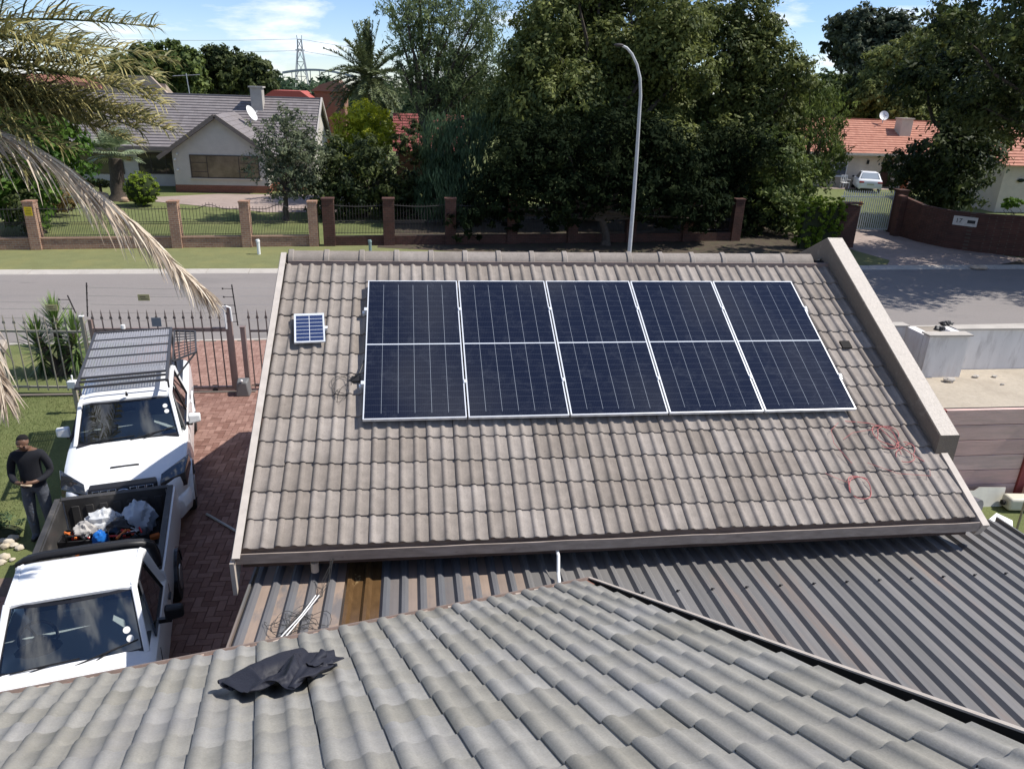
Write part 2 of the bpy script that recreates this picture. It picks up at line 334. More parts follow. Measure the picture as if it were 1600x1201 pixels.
# ------------------------------------------------------------------ concrete tile roofs
def tile_roof(name, O, e, s, n, ncol, nrow, tw, gauge, material, parent, roll=.026, rollw=.50, skip=None, jit=.006, seg=7, lap=.004):
    """double roman tiles: every tile is its own curved slab, overlapping the one below; O = eave corner, e along the eave, s up the slope"""
    O, e, s, n = map(lambda a: np.array(a, float), (O, e, s, n)); pitch = tw / 2
    prof = []
    for k in range(2):
        for i in range(seg + 1):
            t = i / seg; prof.append((k * pitch + t * pitch * rollw, roll * math.sin(math.pi * t) ** .85 if 0 < t < 1 else 0))
        prof.append((k * pitch + pitch * (rollw + (1 - rollw) * .5), -.002))
    prof.append((tw - .003, 0.0)); prof = np.array(prof); K = len(prof); prof[:, 1] += lap * (1 - prof[:, 0] / tw)
    Q = []; T = []
    slab = .019; wand = []
    for r in range(nrow):
        w0 = 0; row = []
        for c in range(ncol): w0 = w0 * .85 + random.gauss(0, .0022); row.append(w0)
        wand.append(row)
    for r in range(nrow):
        for c in range(ncol):
            if skip and skip(c, r): continue
            ju = random.gauss(0, .0012); js = random.gauss(0, jit * .6) + wand[r % len(wand)][c] + (random.choice((-.022, .02, .03)) if random.random() < .012 else 0); jn = random.uniform(0, .003); tt = min(1, max(0, random.gauss(.42, .30)))
            lo = O + e * (c * tw + ju) + s * (r * gauge + js) + n * (.030 + jn)
            hi = O + e * (c * tw + ju) + s * ((r + 1) * gauge + .05) + n * (.006)
            rot = random.gauss(0, .004)
            P0 = lo[None] + e[None] * prof[:, :1] + n[None] * prof[:, 1:] + s[None] * (prof[:, :1] * rot)
            P1 = hi[None] + e[None] * prof[:, :1] + n[None] * prof[:, 1:]
            PB = P0 - n[None] * slab
            # rounded nose: small chamfer row
            PN = P0 - n[None] * .006 - s[None] * .004; PB = PB - s[None] * .004; P0b = P0 + s[None] * .006
            for A, B in ((PB, PN), (PN, P0b), (P0b, P1)):
                Q.append(np.stack([A[:-1], A[1:], B[1:], B[:-1]], 1)); T += [tt] * (K - 1)
            # side skirts
            for i in (0, K - 1):
                a, b = P0b[i], P1[i]; Q.append(np.array([[a - n * slab * 1.3, b - n * slab * .6, b, a]])); T.append(tt)
    o = quads_object(name, np.concatenate(Q), T, material, parent, smooth=True)
    me = o.data
    import bmesh
    bm = bmesh.new(); bm.from_mesh(me); bmesh.ops.remove_doubles(bm, verts=bm.verts[:], dist=.0002); bm.to_mesh(me); bm.free()
    me.polygons.foreach_set('use_smooth', [True] * len(me.polygons)); me.set_sharp_from_angle(angle=R_(42)); me.update()
    return o
AL = .474; ca, sa = math.cos(AL), math.sin(AL)
GX0, GX1 = -1.64, 6.0; EY, EZ = 6.37, 2.535
RIDY = 10.22; RIDZ = EZ + (RIDY - EY) * math.tan(AL)
s_up = (0, ca, sa); n_up = (0, -sa, ca)
def RP(x, y, off=0.0):   # point on the garage roof plane
    return (x, y - off * sa, EZ + (y - EY) * math.tan(AL) + off * ca)
garage = thing('garage', 'garage with brown-grey tiled roof carrying the row of solar panels', 'garage', (2.2, 10.2, 0))
GZB = 14.35
wl = MB()
wl.box(-1.45, 5.95, 6.75, 6.95, 0, 2.42); wl.box(-1.45, -1.25, 6.95, 14.0, 0, 2.42); wl.box(-1.45, 5.95, 14.0, 14.2, 0, 2.42)
wl.prism([(6.75, 2.42), (14.2, 2.42), (14.2, 2.5), (RIDY, RIDZ - .16), (6.75, 2.52)], -1.44, -1.26, 'x')
wl.build('wall', m_wallpaint, garage)
tile_roof('roof_tiles', RP(GX0, EY - .02), (1, 0, 0), s_up, n_up, 26, 13, .2945, .3180, m_tile, garage, roll=.022, rollw=.46, lap=.006)
sb = (0, -ca, sa); nb = (0, sa, ca)
tile_roof('rear_roof_tiles', (GX1, GZB, RIDZ - (GZB - RIDY) * math.tan(AL)), (-1, 0, 0), sb, nb, 26, 14, .2945, .325, m_tile, garage, seg=4)
dk = MB()
dk.hexa([RP(GX0, EY + .03, -.06), RP(GX1, EY + .03, -.06), RP(GX1, RIDY, -.06), RP(GX0, RIDY, -.06), RP(GX0, EY + .03, -.012), RP(GX1, EY + .03, -.012), RP(GX1, RIDY, -.012), RP(GX0, RIDY, -.012)])
zb = lambda y: RIDZ - (y - RIDY) * math.tan(AL)
dk.hexa([(GX0, RIDY + .01, RIDZ - .07), (GX1, RIDY + .01, RIDZ - .07), (GX1, GZB, zb(GZB) - .07), (GX0, GZB, zb(GZB) - .07), (GX0, RIDY + .01, RIDZ - .015), (GX1, RIDY + .01, RIDZ - .015), (GX1, GZB, zb(GZB) - .015), (GX0, GZB, zb(GZB) - .015)])
dk.build('underlay', m_dark, garage)
# ridge tiles
rt = MB(); x = GX0 + .03; k = 0
while x < GX1 - .25:
    ln = .46; tt = random.uniform(.2, .8)
    def sec(xx, grow, lift=0):
        pts = []
        for a in range(9):
            th = math.pi * a / 8; pts.append((xx, RIDY + math.cos(th) * -(.135 + grow), RIDZ + .015 + lift + math.sin(th) ** .8 * (.075 + grow) - abs(math.cos(th)) * .055))
        return pts
    x1 = min(x + ln, GX1)
    rt.loft([sec(x + .05, 0), sec(x1, 0)], tint=tt)
    rt.loft([sec(x - .01, .006), sec(x + .0, .018), sec(x + .055, .018), sec(x + .065, .006)], tint=min(1, tt + .2)); x += ln
rt.build('ridge_tiles', m_tile, garage, smooth=True)
mo = MB(); mo.box(GX0 + .03, GX1 - .01, RIDY - .16, RIDY - .10, RIDZ - .11, RIDZ - .015); mo.build('ridge_mortar', mat('ridge_mortar', (.22, .17, .15), rough=.95, noise=(12, .2, 5)), garage)
# left barge board and capping
bb = MB()
for (xa, xb, d0, d1, tt) in ((GX0 - .085, GX0 - .055, -.20, .045, 0), (GX0 - .075, GX0 - .005, .046, .064, 1)):
    bb.hexa([RP(xa, EY - .13, d0), RP(xb, EY - .13, d0), RP(xb, RIDY, d0), RP(xa, RIDY, d0), RP(xa, EY - .13, d1), RP(xb, EY - .13, d1), RP(xb, RIDY + .02, d1), RP(xa, RIDY + .02, d1)], tt)
    bb.hexa([(xa, RIDY, RIDZ + d0), (xb, RIDY, RIDZ + d0), (xb, GZB, zb(GZB) + d0), (xa, GZB, zb(GZB) + d0), (xa, RIDY, RIDZ + d1), (xb, RIDY, RIDZ + d1), (xb, GZB, zb(GZB) + d1), (xa, GZB, zb(GZB) + d1)], tt)
bb.hexa([(GX0 - .10, EY - .16, EZ - .42), (GX0 - .06, EY - .16, EZ - .42), (GX0 - .05, EY + .14, EZ - .16), (GX0 - .09, EY + .14, EZ - .16), (GX0 - .10, EY - .17, EZ - .06), (GX0 - .06, EY - .17, EZ - .06), (GX0 - .05, EY + .14, EZ + .0), (GX0 - .09, EY + .14, EZ + .0)], 0)
bb.build('barge_board', m_barge, garage)
# right lower barge (below the parapet)
b2 = MB(); b2.hexa([RP(6.02, EY - .12, -.14), RP(6.10, EY - .12, -.14), RP(6.10, 7.1, -.14), RP(6.02, 7.1, -.14), RP(6.02, EY - .12, .045), RP(6.10, EY - .12, .045), RP(6.10, 7.1, .045), RP(6.02, 7.1, .045)], .6)
b2.build('verge_board', m_barge, garage)
# gutter and fascia at the front eave
gt = MB()
def gsec(x, wob=0): 
    y0, z0 = EY - .105, EZ - .062 + wob
    return [(x, y0 + .13, z0 + .075), (x, y0 + .13, z0 - .03), (x, y0, z0 - .03), (x, y0, z0 + .062), (x, y0 - .014, z0 + .062), (x, y0 - .014, z0 - .045), (x, y0 + .145, z0 - .045), (x, y0 + .145, z0 + .075)]
gs = [gsec(GX0 - .06 + i * (7.70 / 24), random.uniform(-.004, .004)) for i in range(25)]
gt.loft(gs, closed=True, tint=.15)
gt.build('gutter', mat('weathered_gutter', (.30, .245, .205), rough=.7, noise=(5, .25, 6), stain=[(2.5, (.36, .30, .26), .52, .7, .7), (6, (.11, .085, .07), .6, .75, .6)], stretch=(1, 4, 4)), garage)
fs = MB(); fs.box(GX0 - .03, 6.0, EY + .03, EY + .055, EZ - .24, EZ - .03); fs.build('fascia', mat('dark_fascia', (.09, .06, .05), rough=.8, noise=(6, .3, 4)), garage)
st = MB(); st.tube([(-.98, EY - .06, EZ - .155), (-.98, EY - .06, EZ - .26)], .038, 12); st.build('gutter_outlet', mat('aged_cream_plastic', (.5, .42, .33), rough=.5), garage)
# parapet on the right gable
pp = MB()
xi, xo = 5.965, 6.215
def ztop(y): return 3.165 + (y - 7.1) * ((4.835 - 3.165) / (10.24 - 7.1)) if y <= 10.24 else 4.835 - (y - 10.24) * .52
ys = [7.1 + i * .157 for i in range(21)]; ys[-1] = 10.24; ys += [10.24 + i * .25 for i in range(1, 17)]
secs = [[(xi, y, 0), (xi, y, ztop(y) - .012), (xi + .012, y, ztop(y)), (xo - .012, y, ztop(y)), (xo, y, ztop(y) - .012), (xo, y, 0)] for y in ys]
pp.loft(secs, caps=True)
for i, f in enumerate(pp.f): pass
pp.t = [1.0 if len(f) == 4 and all(abs(pp.v[j][2] - ztop(pp.v[j][1])) < .004 for j in f) else 0.0 for f in pp.f]  # top tinted lighter as if sunlit, sides left dark as if in shade
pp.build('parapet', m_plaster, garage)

# ------------------------------------------------------------------ solar panels
def pv_material(name, base, line, nx, ny, lw, rows_amt=.35, inset=0.0, midband=True):
    m = bpy.data.materials.new(name); m.use_nodes = True; t = m.node_tree; n = t.nodes; l = t.links; b = n['Principled BSDF']
    uv = n.new('ShaderNodeUVMap'); sp = n.new('ShaderNodeSeparateXYZ'); l.new(uv.outputs[0], sp.inputs[0])
    def op(k, a, c=None, d=None):
        x = n.new('ShaderNodeMath'); x.operation = k
        for i, q in enumerate((a, c, d)):
            if q is None: continue
            if isinstance(q, (int, float)): x.inputs[i].default_value = q
            else: l.new(q, x.inputs[i])
        return x.outputs[0]
    def line_mask(co_, cnt, wd): return op('LESS_THAN', op('ABSOLUTE', op('SUBTRACT', op('FRACT', op('ADD', op('MULTIPLY', co_, cnt), .5)), .5)), wd)
    vx = line_mask(sp.outputs[0], nx, lw); vy = line_mask(sp.outputs[1], ny, lw * ny / nx * .55)
    bus = line_mask(sp.outputs[0], nx * 9, .10)
    def mixc(f, a, c):
        x = n.new('ShaderNodeMix'); x.data_type = 'RGBA'; l.new(f, x.inputs[0])
        for i, q in ((6, a), (7, c)):
            if isinstance(q, tuple): x.inputs[i].default_value = (*q, 1)
            else: l.new(q, x.inputs[i])
        return x.outputs[2]
    tcn = n.new('ShaderNodeTexCoord'); nz = n.new('ShaderNodeTexNoise'); nz.inputs['Scale'].default_value = 5; nz.inputs['Detail'].default_value = 8; nz.inputs['Roughness'].default_value = .75; nz.inputs['Distortion'].default_value = 1.2; l.new(tcn.outputs['Object'], nz.inputs[0])
    dust = n.new('ShaderNodeMapRange'); dust.inputs[1].default_value = .50; dust.inputs[2].default_value = .80; dust.inputs[4].default_value = .13; l.new(nz.outputs[0], dust.inputs[0])
    c = mixc(op('MULTIPLY', bus, .02), base, line); c = mixc(op('MULTIPLY', vy, rows_amt), c, line)
    inr = op('LESS_THAN', op('ABSOLUTE', op('SUBTRACT', sp.outputs[1], .5)), .5 - inset)
    c = mixc(op('MULTIPLY', op('MULTIPLY', vx, .8), inr), c, line)
    if midband:
        c = mixc(op('LESS_THAN', op('ABSOLUTE', op('SUBTRACT', sp.outputs[1], .5)), .0035), c, (.62, .66, .7))
    c = mixc(dust.outputs[0], c, (.20, .22, .25))
    l.new(c, b.inputs['Base Color']); b.inputs['Roughness'].default_value = .16; b.inputs['Specular IOR Level'].default_value = .5
    rr = n.new('ShaderNodeMapRange'); rr.inputs[3].default_value = .05; rr.inputs[4].default_value = .17; l.new(nz.outputs[0], rr.inputs[0]); l.new(rr.outputs[0], b.inputs['Roughness'])
    return m
m_pv = pv_material('solar_cells', (.007, .009, .020), (.30, .33, .37), 6, 24, .011, .10, .03)
m_pvs = pv_material('small_solar_cells', (.02, .035, .10), (.75, .78, .8), 2, 7, .02, .9, 0, False)
PW, PL, PG = 1.134, 2.278, .020
PO = Vector((-.5585, 7.584, 3.305))
su = Vector(s_up); nu = Vector(n_up); ex = Vector((1, 0, 0))
rails = []
def panel_root(org, label):
    t = thing('solar_panel', label, 'solar panel', tuple(org), rot=(AL, 0, 0), group='large solar panels in a row on the garage roof')
    return t
def make_panel(org, label, last=False, first=False):
    t = panel_root(org, label)
    f = MB(); w_ = .013; d = .035
    f.box(0, PW, 0, w_, -d, 0); f.box(0, PW, PL - w_, PL, -d, 0); f.box(0, w_, w_, PL - w_, -d, 0); f.box(PW - w_, PW, w_, PL - w_, -d, 0)
    f.build('frame', m_alu, t, world=False)
    gq = MB(); gq.add([(w_, w_, -.003), (PW - w_, w_, -.003), (PW - w_, PL - w_, -.003), (w_, PL - w_, -.003), (w_, w_, -.009), (PW - w_, w_, -.009), (PW - w_, PL - w_, -.009), (w_, PL - w_, -.009)], [(0, 1, 2, 3), (7, 6, 5, 4)])
    gq.build('cells', m_pv, t, world=False, uv=[(0, 0), (1, 0), (1, 1), (0, 1), (0, 1), (1, 1), (1, 0), (0, 0)])
    for v in (.53, 1.74):
        c = MB(); c.box(PW - .006, PW + PG + .006, v - .025, v + .025, 0.0005, .008); c.box(PW + .006, PW + PG - .006, v - .02, v + .02, -.04, .0005); c.build('clamp', m_alu, t, world=False)
        if first: c = MB(); c.box(-.035, .004, v - .025, v + .025, .0005, .008); c.box(-.035, -.002, v - .025, v + .025, -.05, .0005); c.build('clamp', m_alu, t, world=False)
    return t
plabels = ['large solar panel nearest the small solar panel, first from the left', 'second large solar panel from the left, beside the one at the left end', 'middle large solar panel of the row of five on the tiles', 'second large solar panel from the right, next to the one by the parapet', 'large solar panel nearest the brown parapet, at the right end']
for i in range(5):
    make_panel(PO + ex * (i * (PW + PG)), plabels[i], last=(i == 4), first=(i == 0))
for k, v in enumerate((.53, 1.74)):
    r = MB(); a = PO + su * v - nu * .075 + ex * -.06; b = a + ex * (5 * PW + 4 * PG + .12); r.beam(a, b, .04, .055, up=nu)
    o = r.build('mounting_rail', m_alu); tag(o, ['lower aluminium mounting rail under the row of solar panels', 'upper aluminium mounting rail under the row of solar panels'][k], 'rail', 'panel mounting rails')
# small panel, tilted a little off the tiles
sp_ = thing('small_solar_panel', 'small square solar panel with white frame on the left of the roof', 'solar panel', RP(-1.385, 8.70, .12), rot=(AL - .03, 0, R_(6.5)))
f = MB(); a, b = .355, .505
f.box(0, a, 0, .02, -.02, 0); f.box(0, a, b - .034, b, -.02, 0); f.box(0, .018, .02, b - .034, -.02, 0); f.box(a - .018, a, .02, b - .034, -.02, 0); f.build('frame', m_alu, sp_, world=False)
gq = MB(); gq.add([(.018, .02, -.003), (a - .018, .02, -.003), (a - .018, b - .034, -.003), (.018, b - .034, -.003), (.018, .02, -.012), (a - .018, .02, -.012), (a - .018, b - .034, -.012), (.018, b - .034, -.012)], [(0, 1, 2, 3), (7, 6, 5, 4)])
gq.build('cells', m_pvs, sp_, world=False, uv=[(0, 0), (1, 0), (1, 1), (0, 1), (0, 1), (1, 1), (1, 0), (0, 0)])
br = MB(); br.box(a * .5 - .04, a + .03, b * .5 - .02, b * .5 + .02, -.07, -.021); br.box(a, a + .035, b * .5 - .018, b * .5 + .018, -.02, -.004); br.build('bracket', m_plasticw, sp_, world=False)
# broken tile openings
hl = MB(); hl.hexa([RP(-.71, 8.20, .036), RP(-.61, 8.20, .036), RP(-.61, 8.27, .036), RP(-.71, 8.27, .036), RP(-.71, 8.20, .058), RP(-.61, 8.20, .058), RP(-.61, 8.27, .058), RP(-.71, 8.27, .058)])
hl.build('cable_opening', m_black, garage)
h2 = MB(); h2.hexa([RP(5.50, 8.60, .036), RP(5.63, 8.60, .036), RP(5.63, 8.71, .036), RP(5.50, 8.71, .036), RP(5.50, 8.60, .056), RP(5.63, 8.60, .056), RP(5.63, 8.71, .056), RP(5.50, 8.71, .056)]); h2.build('cable_opening', m_dark, garage)
# cables
def loopy(cx_, cy_, rx, ry, turns, wob, n=60, off=.05, ph=0):
    pts = []
    for i in range(n):
        a = ph + 2 * math.pi * turns * i / (n - 1); k = 1 + wob * math.sin(a * 1.7 + ph)
        pts.append(RP(cx_ + rx * k * math.cos(a), cy_ + ry * k * math.sin(a), off + .012 * math.sin(a * 3)))
    return pts
cb = MB(); cb.tube(loopy(-.82, 8.15, .11, .11, 1.8, .25), .0028, 5); cb.tube([RP(-.74, 8.2, .06), RP(-.62, 8.28, .09), RP(-.57, 8.45, .10), RP(-.5, 8.5, .05)], .008, 6); cb.tube(loopy(-.80, 8.03, .06, .10, 1.3, .4, ph=2), .0025, 5)
tag(cb.build('cable', m_blackcable), 'thin black cable loops lying by the left edge of the panel row', 'cable')
rc = MB(); rc.tube([RP(4.94, 7.52, .05), RP(4.80, 7.42, .06), RP(4.76, 7.25, .06), RP(4.86, 7.0, .06)], .0028, 6)
rc.tube([RP(5.0, 7.55, .04), RP(5.3, 7.50, .06), RP(5.55, 7.40, .08)], .0045, 6); rc.tube(loopy(5.45, 7.32, .15, .12, 1.8, .3), .0048, 6); rc.tube(loopy(5.60, 7.12, .13, .10, 1.4, .4, ph=1), .0048, 6)
rc.tube([RP(5.42, 7.42, .06), RP(5.5, 7.2, .09), RP(5.66, 7.05, .07), RP(5.75, 7.0, .05)], .0045, 6); rc.tube([RP(5.05, 7.0, .06), RP(5.35, 6.86, .06), RP(5.72, 6.82, .06), RP(5.76, 6.9, .05)], .0028, 5)
rc.tube([RP(4.9, 7.30, .06), RP(5.05, 7.38, .06), RP(5.2, 7.40, .06), RP(5.4, 7.42, .06)], .0028, 5)
tag(rc.build('cable', m_redcable), 'tangled red cable beside the lower corner of the panel row', 'cable')
rc = MB(); rc.tube(loopy(4.83, 6.72, .135, .125, 1.5, .12, ph=.6), .0048, 6); rc.tube([RP(4.72, 6.78, .05), RP(4.6, 6.84, .05), RP(4.5, 6.90, .05)], .0028, 5)
tag(rc.build('cable', m_redcable), 'round loop of red cable alone on the lower right tiles', 'cable')

# ------------------------------------------------------------------ carport of ribbed sheet
CX0, CX1 = -1.57, 6.62
carport = thing('carport', 'carport roof of dark ribbed metal sheets between the two tiled roofs', 'carport', (2.5, 4.5, 0))
def cz(y): return 2.17 - .060 * (y - 6.3) if y > -9 else 0
# sheet runs away from the near house; cross section in x
P_ = .1745
def ibr(name, xa, xb, material, y0, y1, tints):
    m_ = MB(); k = int(round((xb - xa) / P_)); vs = []; 
    for i in range(k):
        x = xa + i * P_; sect = [(x, .0), (x + .030, .036), (x + .062, .036), (x + .092, .0), (x + .128, .0015), (x + P_, .0)]
        ny = 14; t = tints() if callable(tints) else tints
        for j in range(ny):
            ya, yb = y0 + (y1 - y0) * j / ny, y0 + (y1 - y0) * (j + 1) / ny
            for q in range(5):
                (xa_, za), (xb_, zb_) = sect[q], sect[q + 1]
                m_.add([(xa_, ya, cz(ya) + za), (xb_, ya, cz(ya) + zb_), (xb_, yb, cz(yb) + zb_), (xa_, yb, cz(yb) + za)], [(0, 1, 2, 3)], t * (1 if q > 2 else .1) if material is m_ibr_sandy else t)
    return m_.build(name, material, carport)
x = CX0; segs = []
nl = 5   # ribs left of skylights
ibr('metal_sheet', CX0, CX0 + 5 * P_, m_ibr_sandy, 1.0, 6.86, lambda: random.uniform(.75, 1))
ibr('translucent_sheet', CX0 + 5 * P_, CX0 + 7 * P_, m_sky, 1.0, 6.86, 0)
ibr('metal_sheet', CX0 + 7 * P_, CX0 + 15 * P_, m_ibr_sandy, 1.0, 6.86, lambda: random.choice((.95, .9, .8, .25, .7)))
ibr('metal_sheet', CX0 + 15 * P_, CX0 + 48 * P_, m_ibr, .2, 6.86, lambda: random.uniform(0, 1))
fl = MB(); xr = CX0 + 48 * P_
fl.hexa([(xr, .2, cz(.2) - .16), (xr + .02, .2, cz(.2) - .16), (xr + .02, 6.9, cz(6.9) - .16), (xr, 6.9, cz(6.9) - .16), (xr, .2, cz(.2) + .04), (xr + .02, .2, cz(.2) + .04), (xr + .02, 6.9, cz(6.9) + .04), (xr, 6.9, cz(6.9) + .04)], 0)
fl.build('edge_flashing', m_ibr, carport); fl = MB()
fl.hexa([(CX0 - .03, 1, cz(1) - .12), (CX0 - .01, 1, cz(1) - .12), (CX0 - .01, 6.86, cz(6.86) - .12), (CX0 - .03, 6.86, cz(6.86) - .12), (CX0 - .03, 1, cz(1) + .03), (CX0 - .01, 1, cz(1) + .03), (CX0 - .01, 6.86, cz(6.86) + .03), (CX0 - .03, 6.86, cz(6.86) + .03)], 0)
fl.build('edge_flashing', m_ibr, carport)
for (px_, py_) in ((-1.45, 5.9), (-1.45, 2.2), (6.45, 6.2), (6.45, 1.6)):
    q = MB(); q.box(px_ - .04, px_ + .04, py_ - .04, py_ + .04, 0, cz(py_) - .13); q.build('post', m_ibr, carport)
for py_ in (1.9, 4.0, 6.1):
    q = MB(); q.box(CX0 + .02, xr - .02, py_ - .03, py_ + .03, cz(py_) - .12, cz(py_) - .02); q.build('beam', m_ibr, carport)
for i in range(17, 48, 2):
    for yy in (5.75, 3.6):
        xx = CX0 + i * P_ + .045 - .0; scw = MB(); scw.tube([(xx, yy, cz(yy) + .034), (xx, yy, cz(yy) + .052)], .012, 6); scw.obox((xx + .01, yy, cz(yy) + .050), (.03, .012, .004)); scw.build('roof_screw', m_black, carport)
cbl = MB()
def CPt(x, y, h): return (x, y, cz(y) + .04 + h)
for k in range(4):
    j = lambda s=.04: random.uniform(-s, s)
    cbl.tube([(-.80 + j(.02), 6.24, 2.46), CPt(-.86 + j(), 6.14, .05), CPt(-.90 + j(.05), 5.95, .02), CPt(-1.02 + j(.05), 5.68, .03), CPt(-1.10 + j(.06), 5.45, .02), CPt(-1.16 + j(.1), 5.20, .01)], .0032, 5, tint=k)
for k in range(5):
    a0 = random.uniform(0, 6); c0 = (-1.00 + random.uniform(-.12, .12), 5.66 + random.uniform(-.18, .2)); ra = random.uniform(.08, .24); rb = random.uniform(.06, .14)
    cbl.tube([CPt(c0[0] + ra * math.cos(a0 + t * .35), c0[1] + rb * math.sin(a0 + t * .35) + .04 * math.sin(t), .015 + .01 * math.sin(t)) for t in range(19)], .0028, 5)
tag(cbl.build('cable', mat('grey_black_cable', (.05, .048, .045), rough=.5)), 'bundle of thin black cables coiled on the carport sheets below the gutter', 'cable')
wr = MB()
for k in range(2): wr.tube([CPt(-.90 - .03 * k, 5.92, .05), CPt(-1.00 - .02 * k, 5.62, .055), CPt(-1.16 - .045 * k, 5.22, .04)], .0055, 6)
tag(wr.build('conduit', m_plasticw), 'white flexible conduit lying in the black cable bundle on the carport', 'conduit')
cd = MB(); cd.tube([(1.40, 6.42, 2.43), (1.40, 6.22, 2.385), (1.385, 6.1, cz(6.1) + .075), (1.34, 5.75, cz(5.75) + .065), (1.32, 5.3, cz(5.3) + .06)], .017, 10)
tag(cd.build('conduit', m_plasticw), 'straight white conduit pipe crossing from the gutter to the near roof', 'conduit')

# ------------------------------------------------------------------ near house roof
TH = R_(12.4); ne = np.array([math.cos(TH), math.sin(TH), 0]); nd = np.array([-math.sin(TH), math.cos(TH), 0]); PT = R_(26.5)
ns = -nd * math.cos(PT) + np.array([0, 0, math.sin(PT)]); nn = np.cross(ne, ns); nn = nn if nn[2] > 0 else -nn
NK = np.array([1.48, 5.32, 2.75])
near = thing('house', 'house under the camera with grey-green concrete tile roof and a jacket on it', 'house', (-.5, 0, 0), rz=TH)
def NP(a, b, off=0.0):   # a = metres left of the corner along the eave, b = metres up the slope
    return tuple(NK - ne * a + ns * b + nn * off)
ncols, nrows = 27, 30
tile_roof('roof_tiles', NP(ncols * .302 + .03, .02, -.03), ne, ns, nn, ncols, nrows, .302, .287, m_tile2, near, roll=.0180, rollw=.54, jit=.004, seg=8, lap=.010)
ul = MB(); A = lambda a, b, o: NP(a, b, o)
ul.hexa([A(8.3, .03, -.10), A(.02, .03, -.10), A(.02, 8.5, -.10), A(8.3, 8.5, -.10), A(8.3, .03, -.045), A(.02, .03, -.045), A(.02, 8.5, -.045), A(8.3, 8.5, -.045)])
ul.build('underlay', m_dark, near)
m_redply = mat('red_brown_batten', (.24, .11, .075), (.42, .36, .30), rough=.8, noise=(14, .25, 5), stain=(9, (.45, .40, .33), .58, .7, .7))
ev = MB(); ev.hexa([A(8.3, -.125, -.075), A(-.04, -.125, -.075), A(-.04, .04, -.075), A(8.3, .04, -.075), A(8.3, -.125, -.030), A(-.04, -.125, -.030), A(-.04, .04, -.040), A(8.3, .04, -.040)])
for i in range(60):
    a = random.uniform(0, 8.2); ev.obox(A(a, random.uniform(-.10, -.05), -.022), (random.uniform(.02, .08), .02, .012), Matrix.Rotation(TH + random.uniform(-.2, .2), 3, 'Z'), random.random())
ev.build('eave_batten', m_redply, near)
fa = MB(); fa.hexa([A(8.3, -.160, -.20), A(-.06, -.160, -.20), A(-.06, -.128, -.20), A(8.3, -.128, -.20), A(8.3, -.160, -.010), A(-.06, -.160, -.010), A(-.06, -.128, -.010), A(8.3, -.128, -.010)], .4)
fa.build('fascia', mat('brown_fascia', (.22, .17, .145), rough=.7, noise=(20, .2, 4)), near)
vb = MB(); vb.hexa([A(-.080, -.155, -.18), A(-.066, -.155, -.18), A(-.066, 8.6, -.18), A(-.080, 8.6, -.18), A(-.080, -.155, -.022), A(-.066, -.155, -.022), A(-.066, 8.6, -.022), A(-.080, 8.6, -.022)], .3)
vb.build('verge_board', m_dark, near); vb = MB(); vb.hexa([A(-.084, -.158, -.0215), A(-.058, -.158, -.0215), A(-.058, 8.6, -.0215), A(-.084, 8.6, -.0215), A(-.084, -.158, -.012), A(-.058, -.158, -.012), A(-.058, 8.6, -.012), A(-.084, 8.6, -.012)], .3); vb.build('verge_capping', m_barge, near)
vg = MB(); vg.hexa([A(-.065, -.12, -.09), A(.01, -.12, -.09), A(.01, 8.6, -.09), A(-.065, 8.6, -.09), A(-.065, -.12, -.075), A(.01, -.12, -.075), A(.01, 8.6, -.075), A(-.065, 8.6, -.075)]); vg.build('verge_gutter', m_dark, near)  # board and gutter coloured near black for the shadow below the tile edge
wb = MB()
wb.hexa([tuple(np.array(A(7.6, .55, 0)) * [1, 1, 0]), tuple(np.array(A(.5, .55, 0)) * [1, 1, 0]), tuple(np.array(A(.5, 8.6, 0)) * [1, 1, 0]), tuple(np.array(A(7.6, 8.6, 0)) * [1, 1, 0]),
         A(7.6, .55, -.13), A(.5, .55, -.13), A(.5, 8.6, -.13), A(7.6, 8.6, -.13)])
wb.build('wall', m_wallpaint, near)
rf = MB(); top = NP(0, 8.5, 0)
rf.hexa([A(8.3, 8.45, -.1), A(-.06, 8.45, -.1), tuple(np.array(A(-.06, 8.45, -.1)) - nd * 6 + np.array([0, 0, -3])), tuple(np.array(A(8.3, 8.45, -.1)) - nd * 6 + np.array([0, 0, -3])),
         A(8.3, 8.5, .06), A(-.06, 8.5, .06), tuple(np.array(A(-.06, 8.5, .06)) - nd * 6 + np.array([0, 0, -3])), tuple(np.array(A(8.3, 8.5, .06)) - nd * 6 + np.array([0, 0, -3]))])
rf.build('rear_roof', m_tile2, near)
sheet('dusty_verge', [(7.9, 13.2), (40, 13.2), (40, road_y(40, 20.6)), (7.9, road_y(7.9, 20.6))], .014, mat('dusty_bare_ground', (.30, .26, .215), rough=1, noise=(2, .15, 5), bump=(30, .4, .01), stain=(1.2, (.20, .17, .13), .5, .72, .6)))
